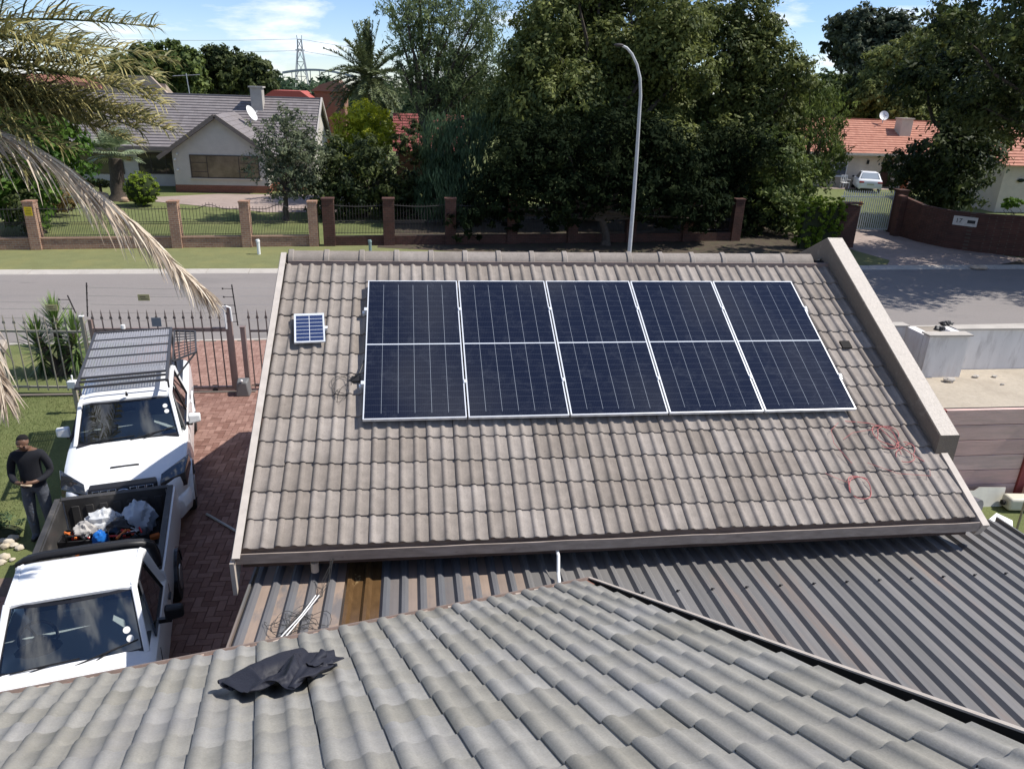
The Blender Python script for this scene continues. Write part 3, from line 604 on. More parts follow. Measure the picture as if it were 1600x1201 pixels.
# ------------------------------------------------------------------ vegetation builders
def leafmat(name, c1, c2, rough=.6, sub=.34): return mat(name, c1, c2, rough=rough, spec=.25, sub=sub)
m_bark = mat('grey_bark', (.075, .06, .048), rough=1, noise=(9, .35, 5), bump=(30, .8, .02))
def unit(n):
    v = rng.normal(size=(n, 3)); return v / np.linalg.norm(v, axis=1)[:, None]
def leaf_quads(C, nrm, size, aspect=.5, droop=0.0, jitter=.55):
    """quads at centres C, roughly facing nrm"""
    n = len(C); d = nrm + rng.normal(size=(n, 3)) * jitter; d /= np.linalg.norm(d, axis=1)[:, None]
    a = np.cross(d, unit(n)); a /= np.linalg.norm(a, axis=1)[:, None] + 1e-9
    if droop: a = a * (1 - droop) + np.array([0, 0, -1.0]) * droop; a /= np.linalg.norm(a, axis=1)[:, None] + 1e-9
    b = np.cross(d, a); b /= np.linalg.norm(b, axis=1)[:, None] + 1e-9
    s = (size * rng.uniform(.6, 1.35, n))[:, None]
    a = a * s; b = b * s * aspect
    return np.stack([C - a, C - b * .9, C + a, C + b * .9], 1)
def crown(blobs, leaf, dens, clump=.33, droop=0.0, aspect=.5, flat=1.0, tint_mu=.45, tint_sd=.2, top_tint=0.0, fill=.72, ragged=.18):
    """blobs: (x, y, z, r).  each blob -> clumps on and inside its shell -> leaves"""
    VQ = []; TT = []
    for (bx, by, bz, br) in blobs:
        nc = max(6, int(dens * (br / .45) ** 2 * 1.5)); cr_ = br * clump
        u_ = unit(nc); rad = br * np.where(rng.random(nc) < fill, rng.uniform(.72, 1.0 + ragged, nc), rng.uniform(.15, .8, nc))
        cc = np.array([bx, by, bz]) + u_ * rad[:, None] * np.array([1, 1, flat])
        kp = cc[:, 2] > .15; q_of = np.nonzero(kp)[0]; cc = cc[kp]
        for q, c in enumerate(cc):
            k = int(rng.integers(16, 34)); uu = unit(k); rr = cr_ * rng.uniform(.5, 1.35) * rng.random(k) ** .45
            C = c + uu * rr[:, None] * np.array([1, 1, .75]) + np.array([0, 0, -1]) * (droop * cr_ * 1.6 * rng.random(k))[:, None]
            nr_ = uu * .5 + u_[q_of[q]] * .8 + np.array([0, 0, .35]); VQ.append(leaf_quads(C, nr_, leaf, aspect, droop))
            ct = rng.normal(tint_mu, tint_sd) + top_tint * ((c[2] - bz) / br)  # upper leaves lighter, lower ones darker: sunlight put into the leaf tint
            TT.append(np.clip(ct + rng.normal(0, .10, k), 0, 1))
    return np.concatenate(VQ), np.concatenate(TT)
def trunk_mesh(b, base, top, r0, r1, wob=.1, n=7, tint=0):
    base = Vector(base); top = Vector(top); k = 7; pts = []; rs = []
    for i in range(k):
        t = i / (k - 1); p = base.lerp(top, t)
        if 0 < i < k - 1: p += Vector((random.uniform(-wob, wob), random.uniform(-wob, wob), 0))
        pts.append(p); rs.append(r0 * (1 - t) + r1 * t + (r0 * .45 if i == 0 else 0))
    b.tube(pts, rs, n, tint); return pts
def tree(name, label, cat, base, blobs, leafm, leaf=.12, dens=3, r0=.2, group=None, depth=1.0, branches=True, trunktop=None, shrink=1.0, **kw):
    t = thing(name, label, cat, base, group=group)
    bl = [(x, base[1] + random.uniform(-depth, depth), z, r * shrink * random.uniform(.88, 1.1)) for (x, z, r) in blobs]
    # thicken: back copies so the crown is round from the side
    bl += [(x + random.uniform(-.3, .3) * r, base[1] + random.uniform(depth * .6, depth * 2.0), z - .1 * r, r * .95) for (x, z, r) in blobs[::2]]
    V, T = crown(bl, leaf, dens, **kw); quads_object('crown', V, T, leafm, t)
    tb = MB(); mz = sum(b[2] for b in bl) / len(bl); mxx = sum(b[0] for b in bl) / len(bl)
    tt = trunktop or (base[0] * .6 + mxx * .4, base[1], mz * .55 + .3)
    trunk_mesh(tb, base, tt, r0, r0 * .6)
    if branches:
        for (x, y, z, r) in bl:
            if z > tt[2] * .6: trunk_mesh(tb, (tt[0], tt[1], tt[2] * random.uniform(.7, 1)), (x, y, z), r0 * .45, r0 * .12, wob=.25, n=5)
    tb.build('trunk', m_bark, t, smooth=True)
    return t
lf_dark = leafmat('deep_green_leaves', (.018, .032, .012), (.13, .155, .045))
lf_mid = leafmat('mid_green_leaves', (.032, .058, .015), (.21, .26, .065))
lf_olive = leafmat('olive_leaves', (.034, .054, .016), (.26, .285, .08))
lf_grey = leafmat('grey_green_leaves', (.045, .062, .038), (.25, .28, .16))
lf_blue = leafmat('blue_green_leaves', (.020, .042, .022), (.13, .20, .095))
lf_feather = leafmat('feathery_green_leaves', (.04, .065, .028), (.27, .33, .13))
lf_shade = mat('shade_painted_leaves', (.009, .016, .007), (.045, .058, .020), rough=.8, spec=.05, sub=.2)  # leaf colour darkened in place of the shade under the tree canopy
lf_yellow = leafmat('golden_conifer_sprays', (.13, .18, .010), (.55, .54, .03))
lf_bright = leafmat('fresh_green_leaves', (.03, .075, .012), (.14, .24, .03))
lf_rust = leafmat('rust_brown_leaves', (.07, .055, .02), (.24, .15, .045))
lf_hedge = leafmat('clipped_green_leaves', (.07, .12, .008), (.24, .32, .03))

TR = {
'left_leafy': [(-17.8, 4.6, 1.97), (-16.2, 5.0, 1.41), (-15.8, 3.4, 1.2), (-17.9, 2.4, 1.58), (-16.8, 1.6, 1.22), (-15.2, 4.7, 0.85)],
'rust_shrub': [(-18.5, 0.5, 0.71), (-17.6, 0.6, 0.64), (-19.2, 0.5, 0.58)],
'grey_tree': [(-6.2, 4.9, 0.72), (-6.9, 4.0, 0.85), (-5.6, 4.1, 0.95), (-6.9, 2.6, 1.1), (-5.6, 2.7, 1.15), (-4.6, 3.6, 0.8), (-6.2, 3.4, 1.1), (-6.5, 1.6, 0.7), (-5.2, 1.9, 0.8)],
'conifer': [(-2.8, 4.7, 1.2), (-3.5, 4.1, 1.15), (-2.0, 4.1, 1.15), (-2.8, 3.7, 1.5), (-3.1, 2.4, 1.7)],
'dark_shrubs': [(-4.0, 3.0, 1.1), (-4.7, 1.6, 1.01), (-3.2, 1.6, 1.5), (-1.7, 2.2, 1.4), (-1.4, 0.7, 1.4), (-3.5, .6, 1.1), (-0.1, 1.4, 1.3), (-0.8, .6, 1.2), (-2.2, 3.3, 1.0), (-4.4, 0.7, 0.8), (-.3, 4.0, .6), (.5, 3.5, .7), (.2, 4.5, .45)],
'feathery': [(-0.1, 10.6, 1.21), (-1.0, 10.4, 0.71), (1.1, 10.1, 1.29), (2.4, 10.5, 1.29), (3.9, 10.8, 1.22), (4.6, 9.8, 1.09), (0.1, 9.0, 1.01), (1.9, 8.7, 1.24), (3.1, 8.6, 1.46), (1.0, 7.5, 1.4), (2.2, 6.8, 1.63), (0.0, 6.8, 1.11), (-0.5, 7.8, 0.6), (4.4, 8.3, 1.33), (4.1, 6.6, 1.64), (1.5, 5.1, 1.65), (4.9, 5.2, 1.29), (2.6, 12, 1.2), (.6, 11.8, .8), (4.2, 3.6, 1.4)],
'pepper': [(1.9, 4.3, 1.35), (2.9, 3.2, 1.3), (1.8, 2.5, 1.35), (3.2, 4.6, 1.17), (1.9, 1.5, 1.3), (3.1, 1.5, 1.3), (1.3, 3.4, 0.9), (3.9, 2.6, 0.99), (1.2, 1.3, .9)],
'big1': [(6.7, 9.7, 1.6), (8.3, 10.3, 1.6), (10.3, 10.7, 1.67), (12.3, 10.3, 1.78), (13.9, 9.7, 1.57), (5.8, 7.9, 1.49), (7.8, 8.2, 1.79), (10.1, 8.6, 1.89), (12.2, 8.1, 1.98), (14.3, 7.8, 1.53), (6.2, 6.0, 1.65), (8.3, 6.1, 1.86), (10.6, 6.2, 1.94), (13.1, 5.9, 1.96), (15.0, 6.2, 1.36), (6.0, 4.2, 1.55), (7.7, 3.9, 1.76), (10.1, 3.9, 1.91), (12.6, 3.7, 1.93), (14.7, 4.0, 1.59), (6.4, 2.6, 1.3), (8.5, 2.7, 1.3), (11.0, 2.8, 1.3), (13.5, 2.6, 1.4), (15.5, 2.4, 1.27), (4.8, 3.1, 1.15), (4.9, 5.1, 1.0), (10, 12, 1.6), (12, 12, 1.4), (8, 11.5, 1.2)],
'big2': [(16.6, 10.6, 1.3), (18.3, 10.8, 1.5), (19.6, 10.0, 1.27), (17.2, 9.0, 1.69), (19.4, 8.4, 1.79), (20.6, 7.8, 1.23), (17.2, 6.7, 1.73), (19.3, 6.0, 1.97), (21.0, 5.4, 1.47), (17.5, 4.3, 1.77), (19.9, 3.6, 1.86), (18.2, 2.2, 1.7), (20.6, 1.8, 1.52), (17.2, 1.7, 1.1), (19.3, 1.2, 1.1)],
'willow': [(22.4, 7.2, 1.0), (23.6, 6.5, 1.0), (22.3, 5.6, 1.3), (24.1, 5.2, 1.15), (25.0, 4.0, 0.75), (23.2, 3.9, 1.4), (22.6, 2.6, 1.3), (24.0, 2.9, 1.0)],
'low_right': [(18.6, 4.0, 1.31), (19.6, 2.6, 1.26), (18.6, 1.8, 1.27), (20.1, 1.5, 0.87), (18.1, 0.9, 0.8), (19.5, 0.9, 0.8)],
'far_gum': [(48.1, 14.2, 1.5), (49.9, 14.6, 1.6), (52.7, 14.1, 1.6), (54.6, 12.6, 1.4), (49.4, 12.1, 1.9), (52.5, 11.5, 2.2), (47.9, 12.0, 1.0), (49.9, 9.5, 2.0), (53.1, 8.9, 2.3), (55.1, 10.3, 1.3), (50.9, 6.8, 2.1), (54.0, 6.6, 2.1), (46.7, 12.2, 0.6)],
'olive': [(39.3, 10.0, 1.31), (41.0, 10.7, 1.41), (43.0, 11.3, 1.41), (38.3, 8.3, 1.52), (40.4, 8.6, 1.83), (42.5, 9.2, 1.83), (37.5, 7.1, 1.23), (39.3, 6.7, 1.6), (41.5, 6.8, 1.9), (42.5, 5.2, 1.6), (44.5, 10.2, 1.53)],
'dark_right': [(30.1, 9.9, 1.21), (31.7, 9.7, 1.36), (29.2, 8.1, 1.5), (31.1, 7.8, 1.72), (32.9, 7.5, 1.53), (30.9, 5.8, 1.82), (33.3, 5.6, 1.42), (29.8, 4.3, 1.7), (31.9, 3.8, 1.5), (29.0, 3.1, 1.36), (30.7, 2.4, 1.5), (29.7, 1.7, 1.2)],
'edge_right': [(23.3, 9.9, 1.3), (24.6, 8.7, 1.6), (24.9, 6.9, 1.2), (25.6, 9.6, 2.18), (26.4, 7.2, 2.0), (28.2, 8.4, 2.24), (27.9, 10.6, 2.18), (26.1, 11.8, 2.13), (30.8, 8.9, 2.5), (23.7, 11.7, 1.6), (31, 6.8, 2.2), (29, 6.4, 2), (33, 9, 2.4)],
'farback1': [(-26.9, 8.1, 1.75), (-24.9, 8.5, 1.61), (-23.4, 7.9, 1.49), (-26.5, 6.3, 2.03), (-24.2, 6.0, 1.91), (-28.4, 6.5, 1.62), (-29.9, 7.1, 1.61)],
'farback2': [(-21.5, 8.4, 1.57), (-19.8, 8.2, 1.44), (-18.1, 7.9, 1.44), (-16.4, 7.3, 1.31), (-21.1, 6.5, 1.88), (-18.6, 6.2, 1.74), (-16.6, 6.0, 1.46), (-23.1, 6.7, 1.15)],
'right_back': [(39.0, 7.5, 1.38), (40.8, 7.0, 1.52), (41.9, 8.2, 1.26), (41.8, 5.5, 1.66), (43.4, 5.9, 1.28), (44.5, 5.6, 1.28)],
}
tree('leafy_tree', 'leafy green tree inside the brick wall at the left, behind the palm fronds', 'tree', (-16.55, 36.0, 0), TR['left_leafy'], lf_bright, .17, 5, .30, tint_mu=.35)
tree('ivy_shrub', 'dark shrub hugging the wall pillar with the yellow sign', 'shrub', (-16.2, 34.6, 0), [(-16.2, .5, .35), (-16.3, 1.0, .5), (-16.4, 1.6, .6), (-16.1, 1.3, .5)], lf_dark, .07, 8, .1, depth=.2)
tree('rust_shrub', 'rust coloured low shrub below the leafy green tree', 'shrub', (-18.2, 40.5, 0), [(x + .6, .8, r) for x, z, r in TR['rust_shrub']], lf_rust, .09, 6, .06, depth=.4)
tree('round_headed_tree', 'small grey-green tree on the lawn in front of the gabled house', 'tree', (-6.42, 40.2, 0), TR['grey_tree'], lf_grey, .085, 5, .16, depth=.7, tint_mu=.42, ragged=.4, trunktop=(-6.2, 40.2, 1.6))
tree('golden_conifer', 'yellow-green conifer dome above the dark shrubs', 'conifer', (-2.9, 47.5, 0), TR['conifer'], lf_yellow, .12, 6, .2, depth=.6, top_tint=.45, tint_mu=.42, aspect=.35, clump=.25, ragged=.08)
tree('dark_shrubbery', 'dense dark green shrub mass behind the brick wall under the golden conifer', 'shrub', (-2.5, 41.5, 0), TR['dark_shrubs'], lf_dark, .12, 5, .15, depth=1.0, tint_mu=.30)
tree('feathery_tree', 'tall open feathery tree with sky gaps, right of the date palm', 'tree', (1.2, 46.5, 0), TR['feathery'], lf_feather, .15, 3.4, .30, depth=1.2, aspect=.22, droop=.45, tint_mu=.42, ragged=.5, clump=.38, trunktop=(.9, 46.5, 5.2))
tree('pepper_tree', 'weeping blue-green tree in front of the feathery tree', 'tree', (2.4, 40, 0), TR['pepper'], lf_blue, .16, 4.2, .22, depth=.8, droop=.75, aspect=.2, tint_mu=.5)
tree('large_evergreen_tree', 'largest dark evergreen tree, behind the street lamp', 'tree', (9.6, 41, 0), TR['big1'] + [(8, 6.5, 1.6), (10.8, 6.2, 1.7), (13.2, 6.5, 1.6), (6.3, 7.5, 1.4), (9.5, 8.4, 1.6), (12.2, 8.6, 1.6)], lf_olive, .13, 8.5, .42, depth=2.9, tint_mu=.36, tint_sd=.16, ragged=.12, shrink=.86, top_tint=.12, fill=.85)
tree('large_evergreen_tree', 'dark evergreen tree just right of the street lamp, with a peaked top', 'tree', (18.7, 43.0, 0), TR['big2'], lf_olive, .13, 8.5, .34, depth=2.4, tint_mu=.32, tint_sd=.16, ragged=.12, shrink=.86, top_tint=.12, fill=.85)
FR1 = [(4.5, 2.1, 1.1), (5.9, 2.2, 1.23), (7.3, 2.1, 1.3), (8.8, 2.6, 1.36), (10.5, 2.5, 1.37), (12.1, 2.3, 1.32), (13.6, 2.2, 1.26), (5.2, 4.0, 1.27), (6.9, 4.3, 1.33), (9.3, 4.7, 1.4), (11.5, 4.4, 1.41), (13.2, 4.0, 1.24), (4.9, 0.9, 0.56), (7.1, 0.9, 0.5), (12.9, 0.9, 0.64), (14.2, 1.0, 0.77)]
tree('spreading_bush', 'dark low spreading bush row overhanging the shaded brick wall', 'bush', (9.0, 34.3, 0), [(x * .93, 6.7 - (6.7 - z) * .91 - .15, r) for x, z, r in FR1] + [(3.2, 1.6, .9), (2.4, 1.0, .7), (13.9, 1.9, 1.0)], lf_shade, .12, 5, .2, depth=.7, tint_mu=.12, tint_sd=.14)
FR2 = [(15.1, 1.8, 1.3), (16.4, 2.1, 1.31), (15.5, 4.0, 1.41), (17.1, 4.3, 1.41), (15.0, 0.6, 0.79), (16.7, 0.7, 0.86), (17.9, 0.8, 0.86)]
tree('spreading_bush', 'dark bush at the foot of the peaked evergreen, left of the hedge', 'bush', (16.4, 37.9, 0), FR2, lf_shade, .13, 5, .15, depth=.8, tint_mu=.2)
tree('willow_tree', 'lighter green drooping tree left of the red-roofed house', 'tree', (23.2, 43, 0), TR['willow'], lf_mid, .14, 4.4, .2, depth=.9, droop=.5, aspect=.3, tint_mu=.5)
tree('leafy_shrub', 'leafy bush over the wall beside the right driveway hedge', 'shrub', (19.2, 37.6, 0), TR['low_right'], lf_mid, .12, 4.5, .12, depth=.8, tint_mu=.38)
tree('far_tree', 'tall grey-green tree against the sky behind the red-roofed house', 'tree', (51, 85, 0), TR['far_gum'], lf_grey, .30, 4.0, .5, depth=1.5, tint_mu=.16, tint_sd=.15, ragged=.35)
tree('olive_tree', 'olive green rounded tree right behind the red-roofed house', 'tree', (50.5, 72, 0), [(x * 1.16, 6.7 + (z - 6.7) * 1.16, r * 1.16) for x, z, r in TR['olive']], lf_olive, .20, 4.4, .4, depth=1.4, tint_mu=.52, top_tint=.2)
tree('shade_tree', 'very dark spreading tree above the brick wall with the house number', 'tree', (31.2, 41, 0), TR['dark_right'], lf_dark, .15, 4.8, .4, depth=1.6, tint_mu=.26, tint_sd=.16)
tree('shade_tree', 'tree cut off by the right edge of the photo', 'tree', (29.5, 28.6, 0), TR['edge_right'], lf_dark, .13, 4.2, .3, depth=3.2, tint_mu=.4)
tree('background_tree', 'bushy tree behind the cream flat-roofed house at the upper left', 'tree', (-26, 90, 0), TR['farback1'], lf_mid, .30, 4, .4, depth=1.5, tint_mu=.3)
tree('background_tree', 'broad dark tree behind the grey roof, beside the television aerial', 'tree', (-19.5, 95, 0), TR['farback2'], lf_dark, .30, 4, .4, depth=1.5, tint_mu=.4)
tree('background_tree', 'tree behind the left end of the red-tiled house', 'tree', (41, 75, 0), TR['right_back'], lf_mid, .24, 4, .35, depth=1.4, tint_mu=.3)
# topiary ball
t = thing('topiary_bush', 'clipped round green bush on the lawn by the fan palm', 'bush', (-14.55, 44.3, 0))
V, T = crown([(-14.55, 44.3, .92, .90)], .05, 60, clump=.10, fill=.95, ragged=.02, tint_mu=.5, tint_sd=.12, top_tint=.3); quads_object('crown', V, T, lf_hedge, t)
q = MB(); q.tube([(-14.55, 44.3, 0), (-14.55, 44.3, .5)], .08, 8); q.build('trunk', m_bark, t); q = MB(); q.ball((-14.55, 44.3, .92), .80, 16, 10); q.build('stems', mat('inner_twigs', (.02, .03, .008), rough=1), t)
t = thing('flat_bush', 'low flat-topped bush left of the fan palm', 'bush', (-18.0, 47.8, 0))
V, T = crown([(-18.4, 47.8, .75, .5), (-17.8, 47.8, .78, .5), (-17.3, 47.8, .7, .4)], .07, 18, clump=.2, flat=.45, tint_mu=.35); quads_object('crown', V, T, lf_dark, t)
q = MB(); q.tube([(-18, 47.8, 0), (-18, 47.8, .7)], .08, 7); q.build('trunk', m_bark, t)
# hedge by the right driveway
t = thing('hedge', 'clipped hedge with a sunlit top beside the right driveway pillar', 'hedge', (19.5, 33.9, 0))
hb = [(18.45 + .33 * i, 33.9 + .1 * (j % 2), .35 + .42 * j, .42) for i in range(6) for j in range(5)]
V, T = crown(hb, .07, 14, clump=.22, fill=.9, ragged=.05, tint_mu=.35, top_tint=.1); quads_object('foliage', V, T, lf_hedge, t)
q = MB(); q.box(18.35, 20.15, 33.75, 34.05, 0, 1.95); q.build('stems', mat('dark_stems', (.03, .035, .015), rough=1), t)
# bright shrub over right wall
tree('garden_plant', 'pale yellow-green plant peeping over the brick wall with the house number', 'plant', (31.4, 36.4, 0), [(31.2, 1.95, .30), (31.6, 2.0, .28), (30.9, 1.85, .2)], lf_bright, .09, 12, .04, depth=.15, tint_mu=.95)

def far_woods():
    VQ = []; TT = []
    for i in range(150):
        x = -130 + i * 2.1 + random.uniform(-1, 1); y = random.uniform(125, 165); h = random.uniform(3.6, 5.2) + (2.0 if x > -20 else 0) + 1.5 * math.sin(i * .4)
        V, T = crown([(x, y, h * .5, h * .55)], .5, .5, clump=.35, tint_mu=.35); VQ.append(V); TT.append(T)
    o = quads_object('distant_woods', np.concatenate(VQ), np.concatenate(TT), lf_blue); o['kind'] = 'stuff'
    o['label'] = 'far-off band of low trees along the horizon'; o['category'] = 'woods'
far_woods()

# ------------------------------------------------------------------ palms
def frond(b, p0, d0, length, sag, lf_len, nleaf, side=.9, hang=.5, r=.02, width=.022, tip=.25, vlift=.35, tints=(.3, .9), start=.14, curve=None):
    """p0 start, d0 initial direction; the rachis bends down by sag; leaflets both sides"""
    p = Vector(p0); d = Vector(d0).normalized(); n = 22; pts = [p.copy()]
    for i in range(n):
        d = (d + Vector((0, 0, -sag / n)) + (Vector(curve) / n if curve else Vector())).normalized(); p = p + d * (length / n); pts.append(p.copy())
    if r: b.tube(pts, [r * (1 - .8 * i / n) for i in range(n + 1)], 6, tints[0])
    for k in range(nleaf):
        t = start + (1 - start) * (k + random.random()) / nleaf; fi = t * n; i = min(n - 1, int(fi)); q = pts[i].lerp(pts[i + 1], fi - i)
        tg = (pts[i + 1] - pts[i]).normalized(); sd = tg.cross(Vector((0, 0, 1))).normalized(); up = sd.cross(tg)
        for s in (-1, 1):
            if random.random() < .06: continue
            ll = lf_len * (math.sin(math.pi * min(1, .25 + t * .72)) * .8 + tip) * random.uniform(.75, 1.15)
            dr = (tg * random.uniform(.35, .75) + sd * s * side * random.uniform(.7, 1.2) + up * random.uniform(-.1, vlift)).normalized()
            hg = hang * random.uniform(.6, 1.5); tt = random.uniform(*tints); a = q; w0 = width * random.uniform(.7, 1.2); seg = 3; prev = None
            wv = dr.cross(up + Vector((random.uniform(-.6, .6), random.uniform(-.6, .6), random.uniform(-.6, .6)))).normalized()
            for j in range(seg + 1):
                ww = w0 * (.6, 1, .75, .06)[j]; cur = (a - wv * ww / 2, a + wv * ww / 2)
                if prev: b.add([prev[0], prev[1], cur[1], cur[0]], [(0, 1, 2, 3)], tt)
                prev = cur; a = a + dr * (ll / seg); dr = (dr + Vector((0, 0, -hg / seg * (1 + j * .4)))).normalized()
m_frond = mat('sunlit_palm_leaf', (.055, .07, .02), (.42, .36, .14), rough=.5, spec=.4, sub=.25)
m_dryfrond = mat('dry_palm_leaf', (.40, .31, .23), (.78, .68, .54), rough=.75, spec=.2, sub=.15)
m_datepalm = mat('date_palm_leaf', (.03, .045, .02), (.17, .20, .085), rough=.5, spec=.35, sub=.15)
m_fan = mat('fan_palm_leaf', (.10, .14, .075), (.34, .40, .23), rough=.5, spec=.4, sub=.15)
palm = thing('palm_tree', 'palm reaching in from the left edge with green and dead hanging fronds', 'palm tree', (-5.9, 7.35, 0))
tk = MB(); trunk_mesh(tk, (-5.95, 7.3, 0), (-5.85, 7.35, 6.3), .22, .16, wob=.02, n=12); tk.build('trunk', m_bark, palm, smooth=True)
PC = (-5.85, 7.35, 6.45)
def P2(target, sagz, **kw): pass
specs = [  # start direction, length, sag: the crown leans in over the lawn
 ((3.5, .30, .80), 3.75, .55), ((3.3, .7, .55), 3.5, .38), ((3.3, .0, 1.35), 3.8, .75), ((2.9, 1.0, 1.5), 3.8, .7), ((3.2, .2, .35), 3.0, .30),
 ((3.2, .3, 1.15), 3.5, .8), ((2.9, .9, .9), 3.4, .8), ((2.6, -.2, .5), 2.7, .8), ((3.2, .1, 1.8), 3.8, .9), ((3.4, .5, .65), 3.1, .5),
 ((3.1, -.1, .9), 3.0, .8), ((2.7, .7, .0), 2.4, .3), ((3.3, .15, .60), 3.6, .42), ((2.4, .3, -.4), 2.0, .3), ((3.1, .5, 1.0), 3.6, .55), ((3.2, .6, 1.6), 3.7, .55), ((3.0, .2, 2.3), 3.6, .8), ((3.3, .4, .95), 3.2, .35), ((3.0, -.3, 1.7), 3.4, .8), ((3.1, .9, .6), 3.0, .45), ((3.4, .2, .45), 2.9, .3)]
for i, (dv, ln, sg) in enumerate(specs):
    fb = MB(); frond(fb, PC, dv, ln, sg, .58, 170, side=.75, hang=1.0, r=.028, width=.017, tints=(.0, .8) if i % 2 else (.1, 1), vlift=.9, start=.15, tip=.3)
    fb.build('frond', m_frond, palm)
for dv, ln, sg in (((-1, .4, .9), 3.2, 1.2), ((-.6, 1, .9), 3.2, 1.2), ((0, -1, 1), 3.2, 1.2), ((-.8, -.8, .6), 3.2, 1.3), ((.3, 1, .5), 3.2, 1.3)):
    fb = MB(); frond(fb, PC, dv, ln, sg, .6, 60, hang=.9, r=.03, width=.03); fb.build('frond', m_frond, palm)
# dead fronds
def frond_path(b, pts, lf_len, nleaf, **kw):
    pts = [Vector(p) for p in pts]
    n = 26; out = []
    for i in range(n + 1):   # catmull-rom
        t = i / n * (len(pts) - 1); k = min(len(pts) - 2, int(t)); f = t - k
        p0, p1, p2, p3 = pts[max(0, k - 1)], pts[k], pts[k + 1], pts[min(len(pts) - 1, k + 2)]
        out.append(.5 * ((2 * p1) + (p2 - p0) * f + (2 * p0 - 5 * p1 + 4 * p2 - p3) * f * f + (3 * p1 - p0 - 3 * p2 + p3) * f ** 3))
    b.tube(out, [.026 * (1 - .82 * i / n) for i in range(n + 1)], 6, .8)
    for k in range(nleaf):
        t = .18 + .82 * (k + random.random()) / nleaf; fi = t * n; i = min(n - 1, int(fi)); q = out[i].lerp(out[i + 1], fi - i); tg = (out[i + 1] - out[i]).normalized(); sd = tg.cross(Vector((0, 0, 1))).normalized(); up = sd.cross(tg)
        for s in (-1, 1):
            ll = lf_len * (math.sin(math.pi * min(1, .3 + t * .60)) * .85 + .20) * random.uniform(.6, 1.2)
            dr = (tg * random.uniform(.7, 1.3) + sd * s * random.uniform(.15, .55) + up * random.uniform(-.25, .12)).normalized(); a = q; prev = None; tt = random.random(); w0 = .0095 * random.uniform(.6, 1.3)
            wv = dr.cross(Vector((random.uniform(-1, 1), random.uniform(-1, 1), random.uniform(-.3, 1)))).normalized(); hg = random.uniform(.8, 2.4)
            for j in range(5):
                ww = w0 * (.7, 1, .9, .6, .1)[j]; cur = (a - wv * ww, a + wv * ww)
                if prev: b.add([prev[0], prev[1], cur[1], cur[0]], [(0, 1, 2, 3)], tt)
                prev = cur; a = a + dr * (ll / 4); dr = (dr + Vector((random.uniform(-.12, .12), random.uniform(-.12, .12), -hg / 4))).normalized()
fb = MB(); frond_path(fb, [(-5.75, 7.3, 6.3), (-4.4, 7.25, 6.45), (-3.45, 7.22, 6.19), (-3.05, 7.34, 5.90), (-2.61, 7.45, 5.46), (-2.22, 7.48, 4.98), (-2.03, 7.49, 4.78)], .66, 240)
fb.build('dead_frond', m_dryfrond, palm)
fb = MB(); frond_path(fb, [(-5.8, 7.3, 6.2), (-5.0, 7.1, 6.1), (-4.2, 6.9, 5.4), (-3.75, 6.75, 4.75), (-3.62, 6.68, 4.25), (-3.57, 6.62, 4.02)], .50, 170); fb.build('dead_frond', m_dryfrond, palm)
fb = MB(); frond_path(fb, [(-5.8, 7.2, 6.1), (-5.1, 7.0, 5.6), (-4.4, 6.8, 4.9), (-4.1, 6.7, 4.4), (-3.98, 6.66, 4.1)], .42, 110); fb.build('dead_frond', m_dryfrond, palm)
# date palm far
dp = thing('date_palm', 'tall date palm behind the houses, left of the feathery tree', 'palm tree', (-2.4, 62, 0))
tk = MB(); trunk_mesh(tk, (-1.9, 62, 0), (-3.0, 62, 6.9), .38, .30, wob=.03, n=10); tk.build('trunk', m_bark, dp, smooth=True)
for i in range(64):
    a = i * 2.4; el = [1.5, .95, .55, .15, -.15, -.5][i % 6] + random.uniform(-.15, .15); fb = MB()
    frond(fb, (-3.0, 62, 7.0), (math.cos(a) * math.cos(el), math.sin(a) * math.cos(el), math.sin(el)), random.uniform(3.3, 4.3), .7 if el > .8 else 1.0, .62, 62, side=.6, hang=.3, r=.045, width=.075, vlift=.5)
    fb.build('frond', m_datepalm, dp)
# fan palm
fp = thing('fan_palm', 'small fan palm on the lawn in front of the grey-roofed house', 'palm tree', (-16.5, 46.3, 0))
tk = MB(); trunk_mesh(tk, (-16.55, 46.3, 0), (-16.4, 46.3, 2.3), .40, .34, wob=.04, n=10); tk.build('trunk', m_bark, fp, smooth=True)
for i in range(34):
    a = i * 2.4; el = [1.35, 1.0, .6, .25, -.2][i % 5] + random.uniform(-.1, .1); fb = MB(); d = Vector((math.cos(a) * math.cos(el), math.sin(a) * math.cos(el), math.sin(el)))
    c0 = Vector((-16.4, 46.3, 2.5)); c1 = c0 + d * random.uniform(.6, .95); fb.tube([c0, c1], .015, 5, .2); sd = d.cross(Vector((0, 0, 1))).normalized(); up = sd.cross(d)
    for k in range(15):
        an = (k - 7) / 7 * 1.25; dr = (d * math.cos(an) + sd * math.sin(an) + up * .1).normalized(); p = c1.copy(); prev = None; wv = dr.cross(up).normalized()
        for j in range(4):
            ww = (.03, .05, .035, .006)[j]; cur = (p - wv * ww, p + wv * ww)
            if prev: fb.add([prev[0], prev[1], cur[1], cur[0]], [(0, 1, 2, 3)], random.uniform(.2, 1))
            prev = cur; p = p + dr * .30; dr = (dr + Vector((0, 0, -.28))).normalized()
    fb.build('frond', m_fan, fp)
